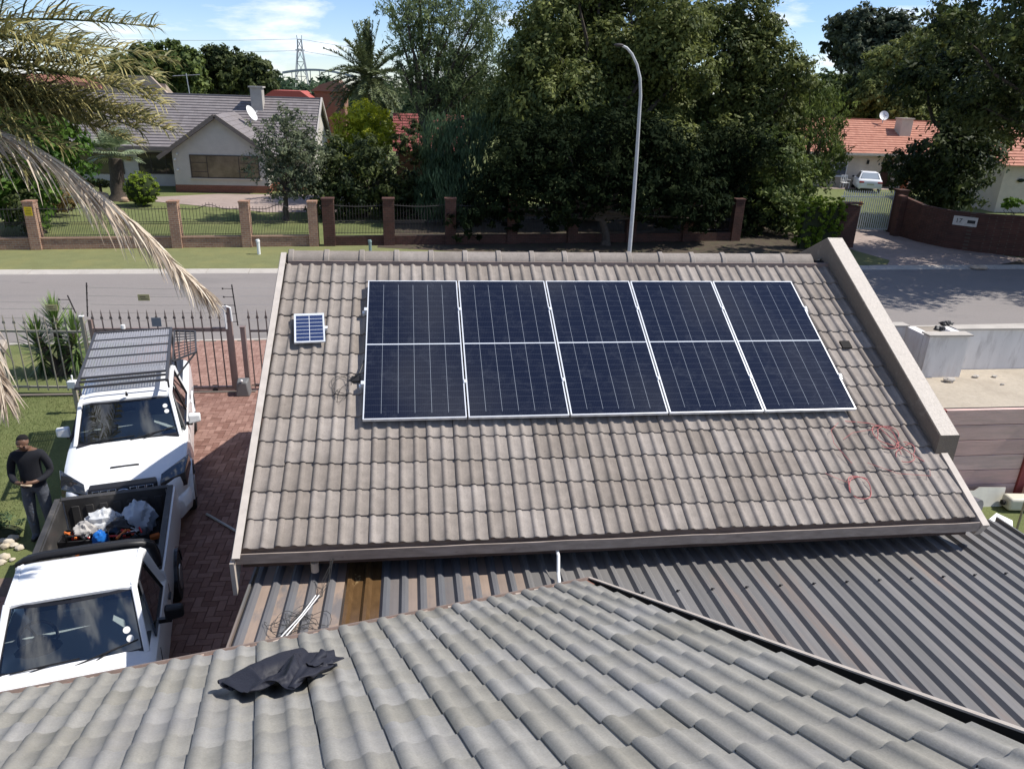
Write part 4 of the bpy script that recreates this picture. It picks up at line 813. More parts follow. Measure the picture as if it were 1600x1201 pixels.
# far fan palm with dead skirt at the upper right
fp2 = thing('skirted_palm', 'far palm with a brown dead skirt rising above the olive tree', 'palm tree', (53.2, 76, 0))
tk = MB(); trunk_mesh(tk, (53.2, 76, 0), (53.2, 76, 13), .5, .45, wob=.05, n=10); tk.build('trunk', m_bark, fp2, smooth=True)
V, T = crown([(53.0, 76, 12.2, 1.3), (53.1, 76, 13.1, 1.2)], .5, 9, droop=.9, aspect=.15, tint_mu=.3); quads_object('dead_skirt', V, T, mat('palm_skirt', (.07, .055, .045), (.16, .12, .09), rough=.9), fp2)
V, T = crown([(53.6, 76, 14.1, 1.3)], .6, 9, aspect=.12, tint_mu=.5, ragged=.4); quads_object('fronds', V, T, lf_mid, fp2)
bt_ = thing('bare_tree', 'thin leafless tree top left of the skirted palm', 'tree', (48.3, 72, 0))
tk = MB(); trunk_mesh(tk, (48.2, 72, 0), (48.3, 72, 12.6), .3, .10, wob=.05)
for i in range(9): trunk_mesh(tk, (48.3, 72, 10.5 + i * .2), (48.3 + random.uniform(-.7, .7), 72, 12.6 + random.uniform(0, 2)), .06, .02, wob=.08, n=4)
tk.build('trunk', m_bark, bt_)
# yucca
yu = thing('yucca', 'yucca with spiky green rosettes just outside the palisade fence', 'yucca', (-8.35, 18.0, 0))
tk = MB(); tr_ = [((-8.35, 18.0, 0), (-8.72, 18.0, .95)), ((-8.3, 18.0, 0), (-7.88, 17.95, 1.05)), ((-8.3, 18.1, 0), (-8.32, 18.15, 1.35))]
for a, b_ in tr_: trunk_mesh(tk, a, b_, .11, .07, wob=.03)
tk.build('trunk', m_bark, yu, smooth=True)
m_yucca = mat('yucca_blades', (.035, .065, .018), (.20, .30, .075), rough=.45, spec=.5, sub=.12)
for (a, b_) in tr_:
    fb = MB(); top = Vector(b_)
    for i in range(230):
        az = random.uniform(0, 2 * math.pi); lv = random.random(); el = 1.45 - 2.5 * (1 - lv); c = top + Vector((0, 0, (lv - 1) * .75)); ln = random.uniform(.42, .70) * (1.0 if lv > .4 else .8)
        dr = Vector((math.cos(az) * math.cos(el), math.sin(az) * math.cos(el), math.sin(el))); wv = dr.cross(Vector((0, 0, 1)) + Vector((.1, 0, 0))).normalized(); p = c; prev = None; tt = min(1, max(0, lv * .8 + random.uniform(-.2, .25)))
        for j in range(4):
            ww = (.012, .018, .014, .001)[j]; cur = (p - wv * ww, p + wv * ww)
            if prev: fb.add([prev[0], prev[1], cur[1], cur[0]], [(0, 1, 2, 3)], tt)
            prev = cur; p = p + dr * (ln / 3); dr = (dr + Vector((0, 0, -.07))).normalized()
    fb.build('rosette', m_yucca, yu)
# trunks/saplings under the big trees
for i, (x, y, r) in enumerate(((6.5, 38.5, .12), (7.6, 40, .10), (11.6, 39, .14), (13.2, 38, .16), (12.4, 40.5, .1), (9.9, 37.5, .12), (5.6, 39.5, .1))):
    pass
# ------------------------------------------------------------------ brick garden wall with railings across the street
def bwall_y(x): return 33.95 + .104 * (x - 0)     # base line of the wall
BR = (.30, .17, .115), (.22, .115, .08)
m_brick = mat('brown_face_brick', (.3, .18, .12), rough=.9, brick=(1, (.36, .30, .24), (.34, .195, .125), (.24, .13, .09)), noise=(2, .2, 5), bump=(60, .4, .004))
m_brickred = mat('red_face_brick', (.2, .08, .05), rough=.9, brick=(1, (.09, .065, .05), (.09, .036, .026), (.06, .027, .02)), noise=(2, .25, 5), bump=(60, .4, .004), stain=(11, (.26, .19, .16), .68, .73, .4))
m_iron = mat('dark_wrought_iron', (.045, .04, .04), rough=.6, metal=.3)
bw = thing('brick_wall', 'low brown brick garden wall with pillars and iron railings across the street', 'wall', (-8, 33, 0))
def along(b, xa, xb, z0, z1, th, off=0.0, tint=0):
    ya, yb = bwall_y(xa) + off, bwall_y(xb) + off
    b.hexa([(xa, ya, z0), (xb, yb, z0), (xb, yb + th, z0), (xa, ya + th, z0), (xa, ya, z1), (xb, yb, z1), (xb, yb + th, z1), (xa, ya + th, z1)], tint)
pil = [-40.2, -35.1, -30.05, -25.0, -20.0, -14.98, -9.72, -6.95, -4.20]
q = MB(); along(q, -45, -4.1, 0, .42, .23); q.build('base_wall', m_brick, bw)
q = MB(); along(q, -45, -4.1, .42, .48, .27, -.02); q.build('brick_coping', mat('coping_brick', (.36, .23, .16), rough=.9, noise=(12, .25, 4)), bw)
for x in pil:
    q = MB(); along(q, x - .19, x + .19, 0, 1.88, .42, -.1); along(q, x - .21, x + .21, 1.885, 1.94, .46, -.12); q.build('pillar', m_brick, bw)
def railing(xa, xb, parent, mat_=m_iron, ztop=1.62, wave=.22, z0=.50):
    q = MB(); n = int((xb - xa) / .125)
    def top(t): return ztop + wave * (math.exp(-((t - .5) / .16) ** 2)) - .06 * math.sin(math.pi * t)
    pts = [(xa + (xb - xa) * i / 24, bwall_y(xa + (xb - xa) * i / 24) + .1, top(i / 24)) for i in range(25)]
    q.tube(pts, .016, 5); 
    for z in (.56, 1.0, 1.08): q.tube([(xa, bwall_y(xa) + .1, z), (xb, bwall_y(xb) + .1, z)], .012, 4)
    for i in range(n + 1):
        t = i / n; x = xa + (xb - xa) * t; y = bwall_y(x) + .1; q.tube([(x, y, z0), (x, y, top(t) + .10)], .009, 4)
        if i < n: q.tube([(x + .06, bwall_y(x + .06) + .1, z0), (x + .06, bwall_y(x + .06) + .1, 1.08)], .007, 4)
    return q.build('railing', mat_, parent)
for a, b_ in zip(pil[:-1], pil[1:]): railing(a + .2, b_ - .2, bw)
ys_ = MB(); ys_.hexa([(-15.12, bwall_y(-15.1) - .125, 1.38), (-14.84, bwall_y(-15.1) - .125, 1.38), (-14.84, bwall_y(-15.1) - .112, 1.38), (-15.12, bwall_y(-15.1) - .112, 1.38), (-15.12, bwall_y(-15.1) - .125, 1.72), (-14.84, bwall_y(-15.1) - .125, 1.72), (-14.84, bwall_y(-15.1) - .112, 1.72), (-15.12, bwall_y(-15.1) - .112, 1.72)])
ysn = thing('warning_sign', 'yellow warning sign fixed on the brick pillar at the far left', 'sign', (-14.98, bwall_y(-15) - .11, 1.38))
ys_.build('plate', mat('yellow_sign', (.72, .52, .02), rough=.5), ysn)
q = MB()
for k in range(4): q.box(-15.09 + .01 * k, -14.87, bwall_y(-15.1) - .129, bwall_y(-15.1) - .1255, 1.44 + k * .065, 1.455 + k * .065)
q.build('lettering', m_black, ysn)
bw2 = thing('brick_wall', 'shaded red brick wall with pillars and railings under the big trees', 'wall', (6, 34.5, 0))
pil2 = [-3.55, -.98, 1.75, 4.6, 7.5, 10.4, 13.3, 15.9]
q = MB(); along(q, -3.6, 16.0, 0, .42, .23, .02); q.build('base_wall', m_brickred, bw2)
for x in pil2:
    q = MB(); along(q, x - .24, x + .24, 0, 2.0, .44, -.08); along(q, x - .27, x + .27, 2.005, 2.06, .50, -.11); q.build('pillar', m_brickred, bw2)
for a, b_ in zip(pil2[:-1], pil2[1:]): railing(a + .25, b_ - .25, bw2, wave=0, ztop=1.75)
# right side: driveway, gate, walls
sheet('right_driveway', [(18.9, road_y(18.9, 29.10)), (25.6, road_y(25.6, 29.10)), (28.7, 31.7), (26.0, 35.2), (26.0, 39.2), (23.2, 39.2), (20.9, 34.6), (21.2, 31.6)], .022, m_farpave)
sheet('right_garden_path', [(33.0, 58.2), (48, 58.2), (48, 59.7), (33.0, 59.7)], .02, m_farpave)
sheet('brick_wall_strip', [(25.6, road_y(25.6, 29.12)), (60, road_y(60, 29.12)), (60, 36), (28.6, 32)], .015, m_soil)
rw = thing('brick_wall', 'dark red brick boundary wall bearing the house number at the right', 'wall', (27, 34, 0))
pts = [(25.85, 38.2), (25.85, 35.9), (26.3, 34.3), (27.3, 33.2), (29, 32.2), (34, 30.6), (42, 29.2)]; hts = [2.1, 1.85, 1.82, 1.85, 1.9, 1.95, 2.0]
q = MB()
for i in range(len(pts) - 1):
    (xa, ya), (xb, yb) = pts[i], pts[i + 1]; d = Vector((xb - xa, yb - ya, 0)).normalized(); nrm = Vector((-d.y, d.x, 0)) * .23; nrm = nrm if nrm.y > 0 or nrm.x > 0 else -nrm
    q.hexa([(xa, ya, 0), (xb, yb, 0), (xb + nrm.x, yb + nrm.y, 0), (xa + nrm.x, ya + nrm.y, 0), (xa, ya, hts[i]), (xb, yb, hts[i + 1]), (xb + nrm.x, yb + nrm.y, hts[i + 1]), (xa + nrm.x, ya + nrm.y, hts[i])])
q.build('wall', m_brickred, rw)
q = MB(); q.box(25.95, 26.45, 38.2, 38.75, 0, 2.25); q.box(25.90, 26.50, 38.15, 38.8, 2.255, 2.32); q.build('pillar', m_brickred, rw)
q = MB(); q.box(25.5, 25.84, 37.3, 37.7, 0, 2.1); q.build('pillar', m_brickred, rw)
# number plaque: frame laid flat on the wall face
def wall_frame(i, t, z, off=.02):
    (xa, ya), (xb, yb) = pts[i], pts[i + 1]; d = Vector((xb - xa, yb - ya, 0)).normalized(); n_ = Vector((d.y, -d.x, 0)); n_ = n_ if n_.y < 0 else -n_
    p = Vector((xa + (xb - xa) * t, ya + (yb - ya) * t, z)) + n_ * off; return p, d, n_
p, d, n_ = wall_frame(2, .42, 1.40)
pq = thing('house_number_plaque', 'white number plaque beside a letter slot on the dark brick wall', 'plaque', tuple(p))
M3 = Matrix((d, -n_, Vector((0, 0, 1)))).transposed()
q = MB(); q.obox(p, (1.05, .03, .44), M3); q.build('plate', mat('aged_white_plaque', (.55, .5, .44), rough=.7, noise=(8, .15, 4)), pq)
q = MB(); q.obox(p + d * .27 + n_ * .018, (.34, .012, .15), M3); q.build('letter_slot', m_black, pq)
def text_obj(body, size, loc, rot, material, parent, name='lettering', ext=.004):
    cu = bpy.data.curves.new(name, 'FONT'); cu.body = body; cu.size = size; cu.extrude = ext; cu.align_x = 'CENTER'; cu.align_y = 'CENTER'
    tmp = bpy.data.objects.new('tmp', cu); COL.objects.link(tmp); dg = bpy.context.evaluated_depsgraph_get(); me = bpy.data.meshes.new_from_object(tmp.evaluated_get(dg)); bpy.data.objects.remove(tmp)
    mtx = Matrix.Translation(Vector(loc)) @ rot.to_4x4(); me.transform(WM[parent.name].inverted() @ mtx); me.materials.clear(); me.materials.append(material)
    o = bpy.data.objects.new(name, me); COL.objects.link(o); o.parent = parent; WM[o.name] = WM[parent.name]; return o
RT = Matrix((d, Vector((0, 0, 1)), n_)).transposed()
text_obj('17', .30, p - d * .27 + n_ * .02, RT, m_black, pq)
p, d, n_ = wall_frame(4, .02, 1.05)
pq = thing('house_number_plaque', 'second white plaque on the brick wall cut by the right edge', 'plaque', tuple(p)); M3 = Matrix((d, -n_, Vector((0, 0, 1)))).transposed()
q = MB(); q.obox(p, (.6, .03, .5), M3); q.build('plate', MATS['aged_white_plaque'], pq); q = MB(); q.ball(p + n_ * .02, (.09, .02, .09), 10, 6); q.build('emblem', m_black, pq)
# white pale gate
gt_ = thing('garden_gate', 'white picket sliding gate at the end of the right driveway', 'gate', (24.4, 38.6, 0))
m_gate = mat('pale_grey_gate_paint', (.60, .62, .58), rough=.5)
q = MB()
for i in range(24):
    x = 23.0 + i * .125; q.box(x, x + .05, 38.60, 38.62, .12, 2.15); q.add([(x, 38.60, 2.15), (x + .05, 38.60, 2.15), (x + .025, 38.61, 2.24)], [(0, 1, 2)])
q.build('pales', m_gate, gt_)
q = MB(); 
for z in (.14, 1.85): q.box(22.9, 26.0, 38.63, 38.67, z, z + .06)
q.build('rails', m_gate, gt_)
q = MB(); q.box(23.95, 24.15, 38.56, 38.59, 1.42, 1.62); q.build('lock_box', mat('rusty_plate', (.35, .12, .06), rough=.8), gt_)
bp_ = thing('brick_pillar', 'brick pillar at the right end of the hedge by the driveway', 'pillar', (20.7, 34.3, 0))
q = MB(); q.hexa([(20.3, 34.0, 0), (21.3, 34.1, 0), (21.3, 34.5, 0), (20.3, 34.4, 0), (20.3, 34.0, 2.1), (21.3, 34.1, 2.0), (21.3, 34.5, 2.0), (20.3, 34.4, 2.1)]); q.build('wall', m_brickred, bp_)
q = MB(); q.box(20.26, 21.34, 33.96, 34.54, 2.105, 2.15); q.build('coping', m_brickred, bp_)
sheet('driveway_grass_patch', [(18.75, 30.0), (20.75, 30.35), (21.4, 31.2), (20.9, 33.9), (19.2, 33.9)], .026, m_verge)
# bamboo/inner white pergola pipes skipped
# ------------------------------------------------------------------ gabled grey house
m_grout = mat('grey_stucco', (.52, .485, .43), rough=.9, noise=(3, .06, 4), bump=(60, .3, .01))
m_slate = mat('grey_concrete_shingle', (.16, .142, .142), (.22, .20, .20), rough=.85, noise=(8, .12, 4))
m_plinth = mat('red_brick_plinth', (.28, .10, .06), rough=.9, brick=(1, (.25, .16, .12), (.29, .105, .065), (.22, .08, .05)))
m_wframe = mat('dark_bronze_frame', (.06, .045, .035), rough=.5)
m_wframew = mat('cream_window_frame', (.55, .5, .42), rough=.6)
m_pane = mat('dark_window_glass', (.045, .04, .03), rough=.05, spec=.9, coat=.5)
m_pane_l = mat('curtained_window_glass', (.17, .13, .09), rough=.12, spec=.8, noise=(1.5, .5, 4))
gh = thing('house', 'grey stucco house with brown-grey tiled roof and a front gable, at the upper left', 'house', (-13, 54, 0))
def courses(b, pf, nu, nv, thick=.03, jit=True):
    """stepped roof courses: pf(u, v, off) -> point"""
    for j in range(nv):
        v0, v1 = j / nv, (j + 1) / nv; k = nu
        for i in range(k):
            u0, u1 = i / k, (i + 1) / k; t = min(1, max(0, random.gauss(.5, .18)))
            a, b_, c, d_ = pf(u0, v0, thick), pf(u1, v0, thick), pf(u1, v1, .004), pf(u0, v1, .004)
            b.add([a, b_, c, d_, pf(u0, v0, 0), pf(u1, v0, 0)], [(0, 1, 2, 3), (4, 5, 1, 0)], t)
EYh, EZh, RYh, RZh = 52.0, 2.50, 57.6, 5.55; HX0, HX1 = -21.9, -6.15
q = MB(); courses(q, lambda u, v, o: (HX0 + (HX1 - HX0) * u, EYh + (RYh - EYh) * v - o * .4, EZh + (RZh - EZh) * v + o), 60, 19, .05)
courses(q, lambda u, v, o: (HX1 + (HX0 - HX1) * u, 63.2 + (RYh - 63.2) * v, EZh + (RZh - EZh) * v + o), 30, 19, .05)
q.box(HX0, HX1, RYh - .12, RYh + .12, RZh - .02, RZh + .07, .8)
q.build('roof_tiles', m_slate, gh)
q = MB(); q.box(HX0 + .5, HX1 - .2, 53.0, 62.5, 0, 2.45); q.prism([(53.0, 2.46), (62.5, 2.46), (RYh, RZh - .1)], HX0 + .5, HX1 - .2, 'x'); q.build('wall', m_grout, gh)
q = MB(); q.box(HX0 - .02, HX1 + .02, EYh - .06, EYh - .01, EZh - .22, EZh + .02); q.build('fascia', m_fascia, gh)
q = MB(); 
for (ya, za, yb, zb_) in ((EYh - .1, EZh - .05, RYh, RZh), (RYh, RZh, 63.2, EZh)):
    q.beam((HX1 + .06, ya, za), (HX1 + .06, yb, zb_), .10, .22)
q.build('barge_board', mat('grey_barge', (.42, .39, .36), rough=.8), gh)
# gabled wing
gx0, gx1, gax, gz = -14.45, -8.85, -11.65, 4.42; gy = 50.2; gek = 2.45
q = MB(); q.prism([(gx0, .45), (gx1, .45), (gx1, gek), (gax, gz), (gx0, gek)], gy, 53.4, 'y'); q.build('gable_wall', m_grout, gh)
q = MB(); q.box(gx0 - .02, gx1 + .02, gy - .02, 53.2, 0, .448); q.box(gx1, -5.6, 51.4, 51.6, 0, .5); q.build('brick_plinth', m_plinth, gh)
sl_ = (gz - gek) / (gax - gx0)
for s, xe in ((-1, gx0 - .75), (1, gx1 + .55)):
    q = MB()
    def pf(u, v, o, xe=xe, s=s):
        x = xe + (gax - xe) * v; z = gz + .20 - abs(x - gax) * sl_; y = (gy - .38) + (56.0 - gy) * (u if s < 0 else 1 - u); return (x - s * -o * .0, y, z + o)
    courses(q, pf, 20, 11, .04); q.build('wing_roof', m_slate, gh)
    q = MB(); q.beam((xe, gy - .40, gz + .12 - abs(xe - gax) * sl_), (gax, gy - .40, gz + .13), .06, .24, up=(0, 0, 1)); q.build('barge_board', m_fascia, gh)
def window(parent, x0, x1, z0, z1, y, fm, pm, bars, sill=None):
    w_ = MB(); f = .055
    w_.box(x0, x1, y - .05, y - .003, z0, z0 + f); w_.box(x0, x1, y - .05, y - .003, z1 - f, z1); w_.box(x0, x0 + f, y - .05, y - .003, z0 + f, z1 - f); w_.box(x1 - f, x1, y - .05, y - .003, z0 + f, z1 - f)
    for kind, a, b0, b1 in bars:
        if kind == 'v': w_.box(a - .02, a + .02, y - .045, y - .012, b0, b1)
        else: w_.box(b0, b1, y - .042, y - .014, a - .018, a + .018)
    o = w_.build('window', fm, parent)
    g_ = MB(); g_.box(x0 + .03, x1 - .03, y - .028, y - .006, z0 + .03, z1 - .03); g_.build('pane', pm, o)
    if sill: s_ = MB(); s_.box(x0 - .08, x1 + .08, y - .12, y - .004, z0 - .07, z0 - .004); s_.build('sill', sill, o)
    return o
window(gh, -13.45, -9.35, .88, 2.26, gy, m_wframe, m_pane_l, [('v', -12.45, .9, 2.2), ('v', -10.55, .9, 2.2), ('h', 1.25, -13.4, -12.45), ('h', 1.8, -13.4, -12.45), ('h', 1.25, -10.55, -9.4), ('h', 1.8, -10.55, -9.4)], m_wframew)
window(gh, -17.4, -14.9, .75, 2.1, 53.0, m_wframe, m_pane, [('v', -16.6, .8, 2.05), ('v', -15.7, .8, 2.05)])
window(gh, -21.0, -18.3, .7, 2.0, 53.0, m_wframe, m_pane, [('v', -20.1, .75, 1.95), ('v', -19.2, .75, 1.95)])
for (x, z) in ((-14.15, 2.28), (-14.3, 1.95), (-14.2, 1.35)):
    q = MB(); q.ball((x, gy - .07, z), .07, 8, 6); q.build('wall_lamp', m_plasticw, gh)
q = MB(); q.box(-21.3, -21.15, 52.3, 52.45, 0, 2.4); q.build('porch_post', m_grout, gh)
q = MB(); q.box(-18.1, -17.8, 52.9, 52.98, 1.55, 1.85); q.build('wall_ornament', mat('terracotta', (.33, .10, .05), rough=.8), gh)
q = MB(); q.box(-10.6, -9.85, 56.0, 56.9, 4.0, 6.15); q.box(-10.7, -9.75, 55.9, 57.0, 6.155, 6.25); q.build('chimney', mat('stained_grey_plaster', (.42, .39, .35), rough=.9, noise=(4, .15, 5), stain=(2, (.2, .18, .16), .5, .7, .5)), gh)
def dish(label, c, r, az, parentless=True):
    t = thing('satellite_dish', label, 'satellite dish', c); b = MB(); n = 20; f = Vector((math.sin(az), -math.cos(az), .55)).normalized(); a = f.cross(Vector((0, 0, 1))).normalized(); u = a.cross(f); C_ = Vector(c) + Vector((0, 0, .55)) + f * .05
    rings = [[C_ + f * (k / 5) ** 2 * r * .22 + (a * math.cos(2 * math.pi * j / n) * .88 + u * math.sin(2 * math.pi * j / n)) * r * k / 5 for j in range(n)] for k in range(1, 6)]
    b.loft(rings, closed=True, caps=False); b.add([C_] + rings[0], [(0, 1 + (j + 1) % n, 1 + j) for j in range(n)])
    b2 = MB(); b2.tube([C_ - f * .03 - u * r, C_ + f * r * .9 - u * r * .2], .02, 6); b2.ball(C_ + f * r * .9 - u * r * .2, .07, 8, 5)
    b3 = MB(); b3.tube([Vector(c), Vector(c) + Vector((0, 0, .4)), C_], .035, 8)
    b.build('reflector', m_plasticw, t, smooth=True); b2.build('feed_arm', m_steel, t); b3.build('mast', m_steel, t)
dish('grey-white satellite dish on the grey roof beside the chimney', (-10.35, 54.0, 4.0), .52, 1.2)
dish('white satellite dish on the ridge of the red-tiled house', (39.9, 63.2, 4.95), .42, -.3)
an = thing('television_aerial', 'television aerial standing above the grey roof ridge', 'aerial', (-15.0, 58, 5.3)); q = MB(); q.tube([(-15.0, 58, 5.2), (-15.1, 58, 6.9)], .03, 6); q.build('mast', m_steel, an)
q = MB(); q.tube([(-16.0, 58, 6.7), (-14.2, 58, 6.85)], .02, 5); [q.tube([(-15.8 + i * .25, 57.7, 6.73 + i * .02), (-15.8 + i * .25, 58.3, 6.73 + i * .02)], .012, 4) for i in range(7)]; q.build('antenna', m_steel, an)
sheet('far_driveway', [(-16.5, 46.9), (-11.8, 49.5), (-3.5, 49.8), (-3.5, 43.0), (-7.7, 42.6)], .02, m_farpave)
# garden rocks
m_rock = mat('pinkish_field_stone', (.36, .24, .16), (.5, .40, .30), rough=.95, noise=(5, .25, 5), bump=(20, .6, .03))
for i, (x, y, r) in enumerate(((-18.6, 46.9, .34), (-18.0, 46.7, .28), (-17.5, 46.6, .36), (-17.2, 46.2, .30), (-15.7, 46.2, .30), (-15.2, 45.8, .26), (-17.9, 47.3, .3), (-16.0, 45.7, .24))):
    q = MB(); q.ball((x, y, r * .5), (r, r * .8, r * .65), 9, 6, random.random(), wob=.12); o = q.build('rock', m_rock, smooth=True); tag(o, 'rounded pinkish stone in the rockery around the fan palm trunk', 'rock', 'rockery stones by the fan palm')
# ------------------------------------------------------------------ red-tiled house on the right
m_redtile = mat('orange_red_clay_tile', (.36, .15, .10), (.48, .23, .16), rough=.85, noise=(6, .15, 4))
m_cream = mat('cream_painted_wall', (.58, .50, .40), rough=.9, noise=(2, .08, 4))
rh = thing('house', 'cream house with orange-red tiled roof behind the white car', 'house', (39, 62, 0))
q = MB(); RX0, RX1 = 31.5, 47.5
courses(q, lambda u, v, o: (RX0 + (RX1 - RX0) * u, 59.2 + 4.6 * v - o * .4, 2.72 + 2.45 * v + o), 64, 15, .045)
courses(q, lambda u, v, o: (RX1 + (RX0 - RX1) * u, 68.4 - 4.6 * v, 2.72 + 2.45 * v + o), 30, 15, .045)
q.box(RX0, RX1, 63.7, 63.9, 5.14, 5.25, .1); q.build('roof_tiles', m_redtile, rh)
q = MB(); q.box(RX0 + .3, RX1 - .3, 59.9, 67.9, 0, 2.66); q.prism([(59.9, 2.67), (67.9, 2.67), (63.8, 5.05)], RX0 + .3, RX1 - .3, 'x'); q.build('wall', m_cream, rh)
q = MB(); q.box(RX0, RX1, 59.12, 59.2, 2.56, 2.74); q.build('gutter', m_wframew, rh)
q = MB(); q.box(38.55, 39.5, 59.84, 59.89, .08, 2.25); q.build('door', mat('dark_brown_door', (.05, .02, .015), rough=.5), rh)
window(rh, 40.5, 42.3, .5, 2.25, 59.9, m_plasticw, mat('greyish_glass', (.12, .13, .15), rough=.1, spec=.8), [('v', 41.4, .55, 2.2), ('h', 1.6, 40.55, 42.25)], m_plasticw)
window(rh, 33.3, 35.5, .85, 1.95, 59.9, m_plasticw, MATS['greyish_glass'], [('v', 34.4, .9, 1.9)], m_plasticw)
q = MB(); q.box(37.15, 37.3, 59.78, 59.88, 1.85, 2.15); q.build('wall_lamp', m_black, rh)
q = MB(); q.box(40.65, 41.65, 61.6, 62.5, 3.5, 5.35); q.box(40.58, 41.72, 61.53, 62.57, 5.355, 5.45); q.build('chimney', m_cream, rh)
def lathe(b, c, prof, n=16, tint=0):
    rings = [[(c[0] + r * math.cos(2 * math.pi * j / n), c[1] + r * math.sin(2 * math.pi * j / n), c[2] + z) for j in range(n)] for r, z in prof]; b.loft(rings, closed=True, tint=tint)
pt = thing('potted_plant', 'leafy plant in a terracotta pot by the front door', 'potted plant', (40.2, 59.0, 0))
q = MB(); lathe(q, (40.2, 59.0, .02), [(.24, 0), (.30, .4), (.38, .75), (.42, .76), (.42, .84), (.34, .84), (.3, .7)]); q.build('pot', MATS['terracotta'], pt, smooth=True)
V, T = crown([(40.2, 59.0, 1.35, .5), (40.1, 59.0, 1.1, .4)], .09, 14, clump=.3, tint_mu=.6); quads_object('foliage', V, T, lf_olive, pt)
ch = thing('garden_chair', 'white plastic garden chair on the path by the cream house wall', 'chair', (35.0, 58.9, 0))
for nm, bxs in (('seat', [(34.7, 35.25, 58.6, 59.1, .42, .46)]), ('backrest', [(34.7, 34.76, 59.08, 59.13, .47, .95), (34.88, 34.94, 59.08, 59.13, .47, .95), (35.04, 35.1, 59.08, 59.13, .47, .95), (35.19, 35.25, 59.08, 59.13, .47, .95), (34.7, 35.25, 59.08, 59.13, .955, 1.02)])):
    q = MB(); [q.box(*bx_) for bx_ in bxs]; q.build(nm, m_plasticw, ch)
for x, y in ((34.72, 58.64), (35.2, 58.64), (34.72, 59.08), (35.2, 59.08)): q = MB(); q.box(x, x + .05, y - .03, y + .03, .02, .415); q.build('leg', m_plasticw, ch)
for x in (34.66, 35.25): q = MB(); q.box(x, x + .05, 58.6, 59.1, .66, .70); q.build('armrest', m_plasticw, ch)
# building at far right edge
rb = thing('house', 'cream outbuilding with red tiled roof at the right edge, half hidden by the shade tree', 'house', (41, 49, 0))
q = MB(); q.box(38.9, 46, 46.8, 53, 0, 3.1); q.build('wall', m_cream, rb)
q = MB(); courses(q, lambda u, v, o: (38.2 + 9 * u, 46.2 + 4.2 * v - o * .4, 3.05 + 2.3 * v + o), 36, 14, .045); courses(q, lambda u, v, o: (47.2 - 9 * u, 54.6 - 4.2 * v, 3.05 + 2.3 * v + o), 18, 14, .045); q.build('roof_tiles', m_redtile, rb)
q = MB(); q.ball((40.2, 46.7, 2.1), (.28, .06, .12), 10, 6); q.ball((41.0, 46.7, 1.75), (.3, .06, .16), 10, 6); q.build('wall_plants', lf_dark, rb)
# ------------------------------------------------------------------ houses further back
hb = thing('house', 'cream house with a tapered parapet rising behind the grey roof', 'house', (-23, 70, 0)); m_tan = mat('tan_plaster', (.38, .30, .24), rough=.9, noise=(1.5, .12, 5))
q = MB(); q.prism([(-30, 0), (-18.6, 0), (-18.6, 4.6), (-20.5, 6.65), (-23.6, 6.65), (-25, 6.2), (-30, 6.2)], 68, 68.4, 'y'); q.build('wall', m_tan, hb)
q = MB(); q.prism([(68.4, 0), (76, 0), (76, 3.2), (68.4, 6.1)], -29.9, -19.5, 'x'); q.build('side_wall', m_tan, hb)
q = MB(); q.hexa([(-30, 67.6, 5.6), (-24.2, 67.6, 5.6), (-24.2, 67.9, 5.6), (-30, 67.9, 5.6), (-30, 67.6, 6.0), (-24.2, 67.6, 6.0), (-24.6, 67.9, 6.5), (-30, 67.9, 6.5)], .5); q.build('roof_edge', m_redtile, hb)
for (nm, lab, x0, x1, y, zt, m_) in (('house', 'low red and orange walled building beyond the grey roof', -13.6, -9.8, 80, 5.75, mat('red_wall', (.38, .09, .07), rough=.8)), ('house', 'brown brick building with a sloping roof beside the date palm', -9.6, -6.6, 84, 6.35, mat('brown_brick_far', (.24, .12, .08), rough=.9))):
    t = thing(nm, lab, 'house', ((x0 + x1) / 2, y, 0)); q = MB()
    q.box(x0, x1, y, y + 5, 0, zt - .6); q.build('wall', m_, t); q = MB(); q.prism([(x0 - .3, zt - .6), (x1 + .3, zt - .6), (x1 - .6, zt + (.0 if m_.name == 'red_wall' else .6)), (x0 + .6, zt)], y - .3, y + 5.3, 'y'); q.build('roof', m_ if m_.name == 'red_wall' else mat('brown_roof', (.2, .12, .09), rough=.9), t)
    if m_.name == 'red_wall': q = MB(); q.box(x0 + .2, x0 + 1.2, y - .12, y - .01, zt - 1.6, zt - .7); q.build('orange_panel', mat('orange_wall', (.45, .17, .08), rough=.8), t)
t = thing('house', 'red-tiled roof glimpsed between the conifer and the feathery tree', 'house', (-.5, 58, 0)); q = MB()
courses(q, lambda u, v, o: (-1.2 + 5.2 * u, 55.5 + 4.0 * v - o * .4, 2.3 + 2.4 * v + o), 36, 14, .045); q.build('roof_tiles', mat('deep_red_clay_tile', (.17, .045, .04), (.27, .08, .07), rough=.8), t); q = MB(); q.box(-1.0, 3.8, 56.2, 63, 0, 2.3); q.build('wall', m_brickred, t)
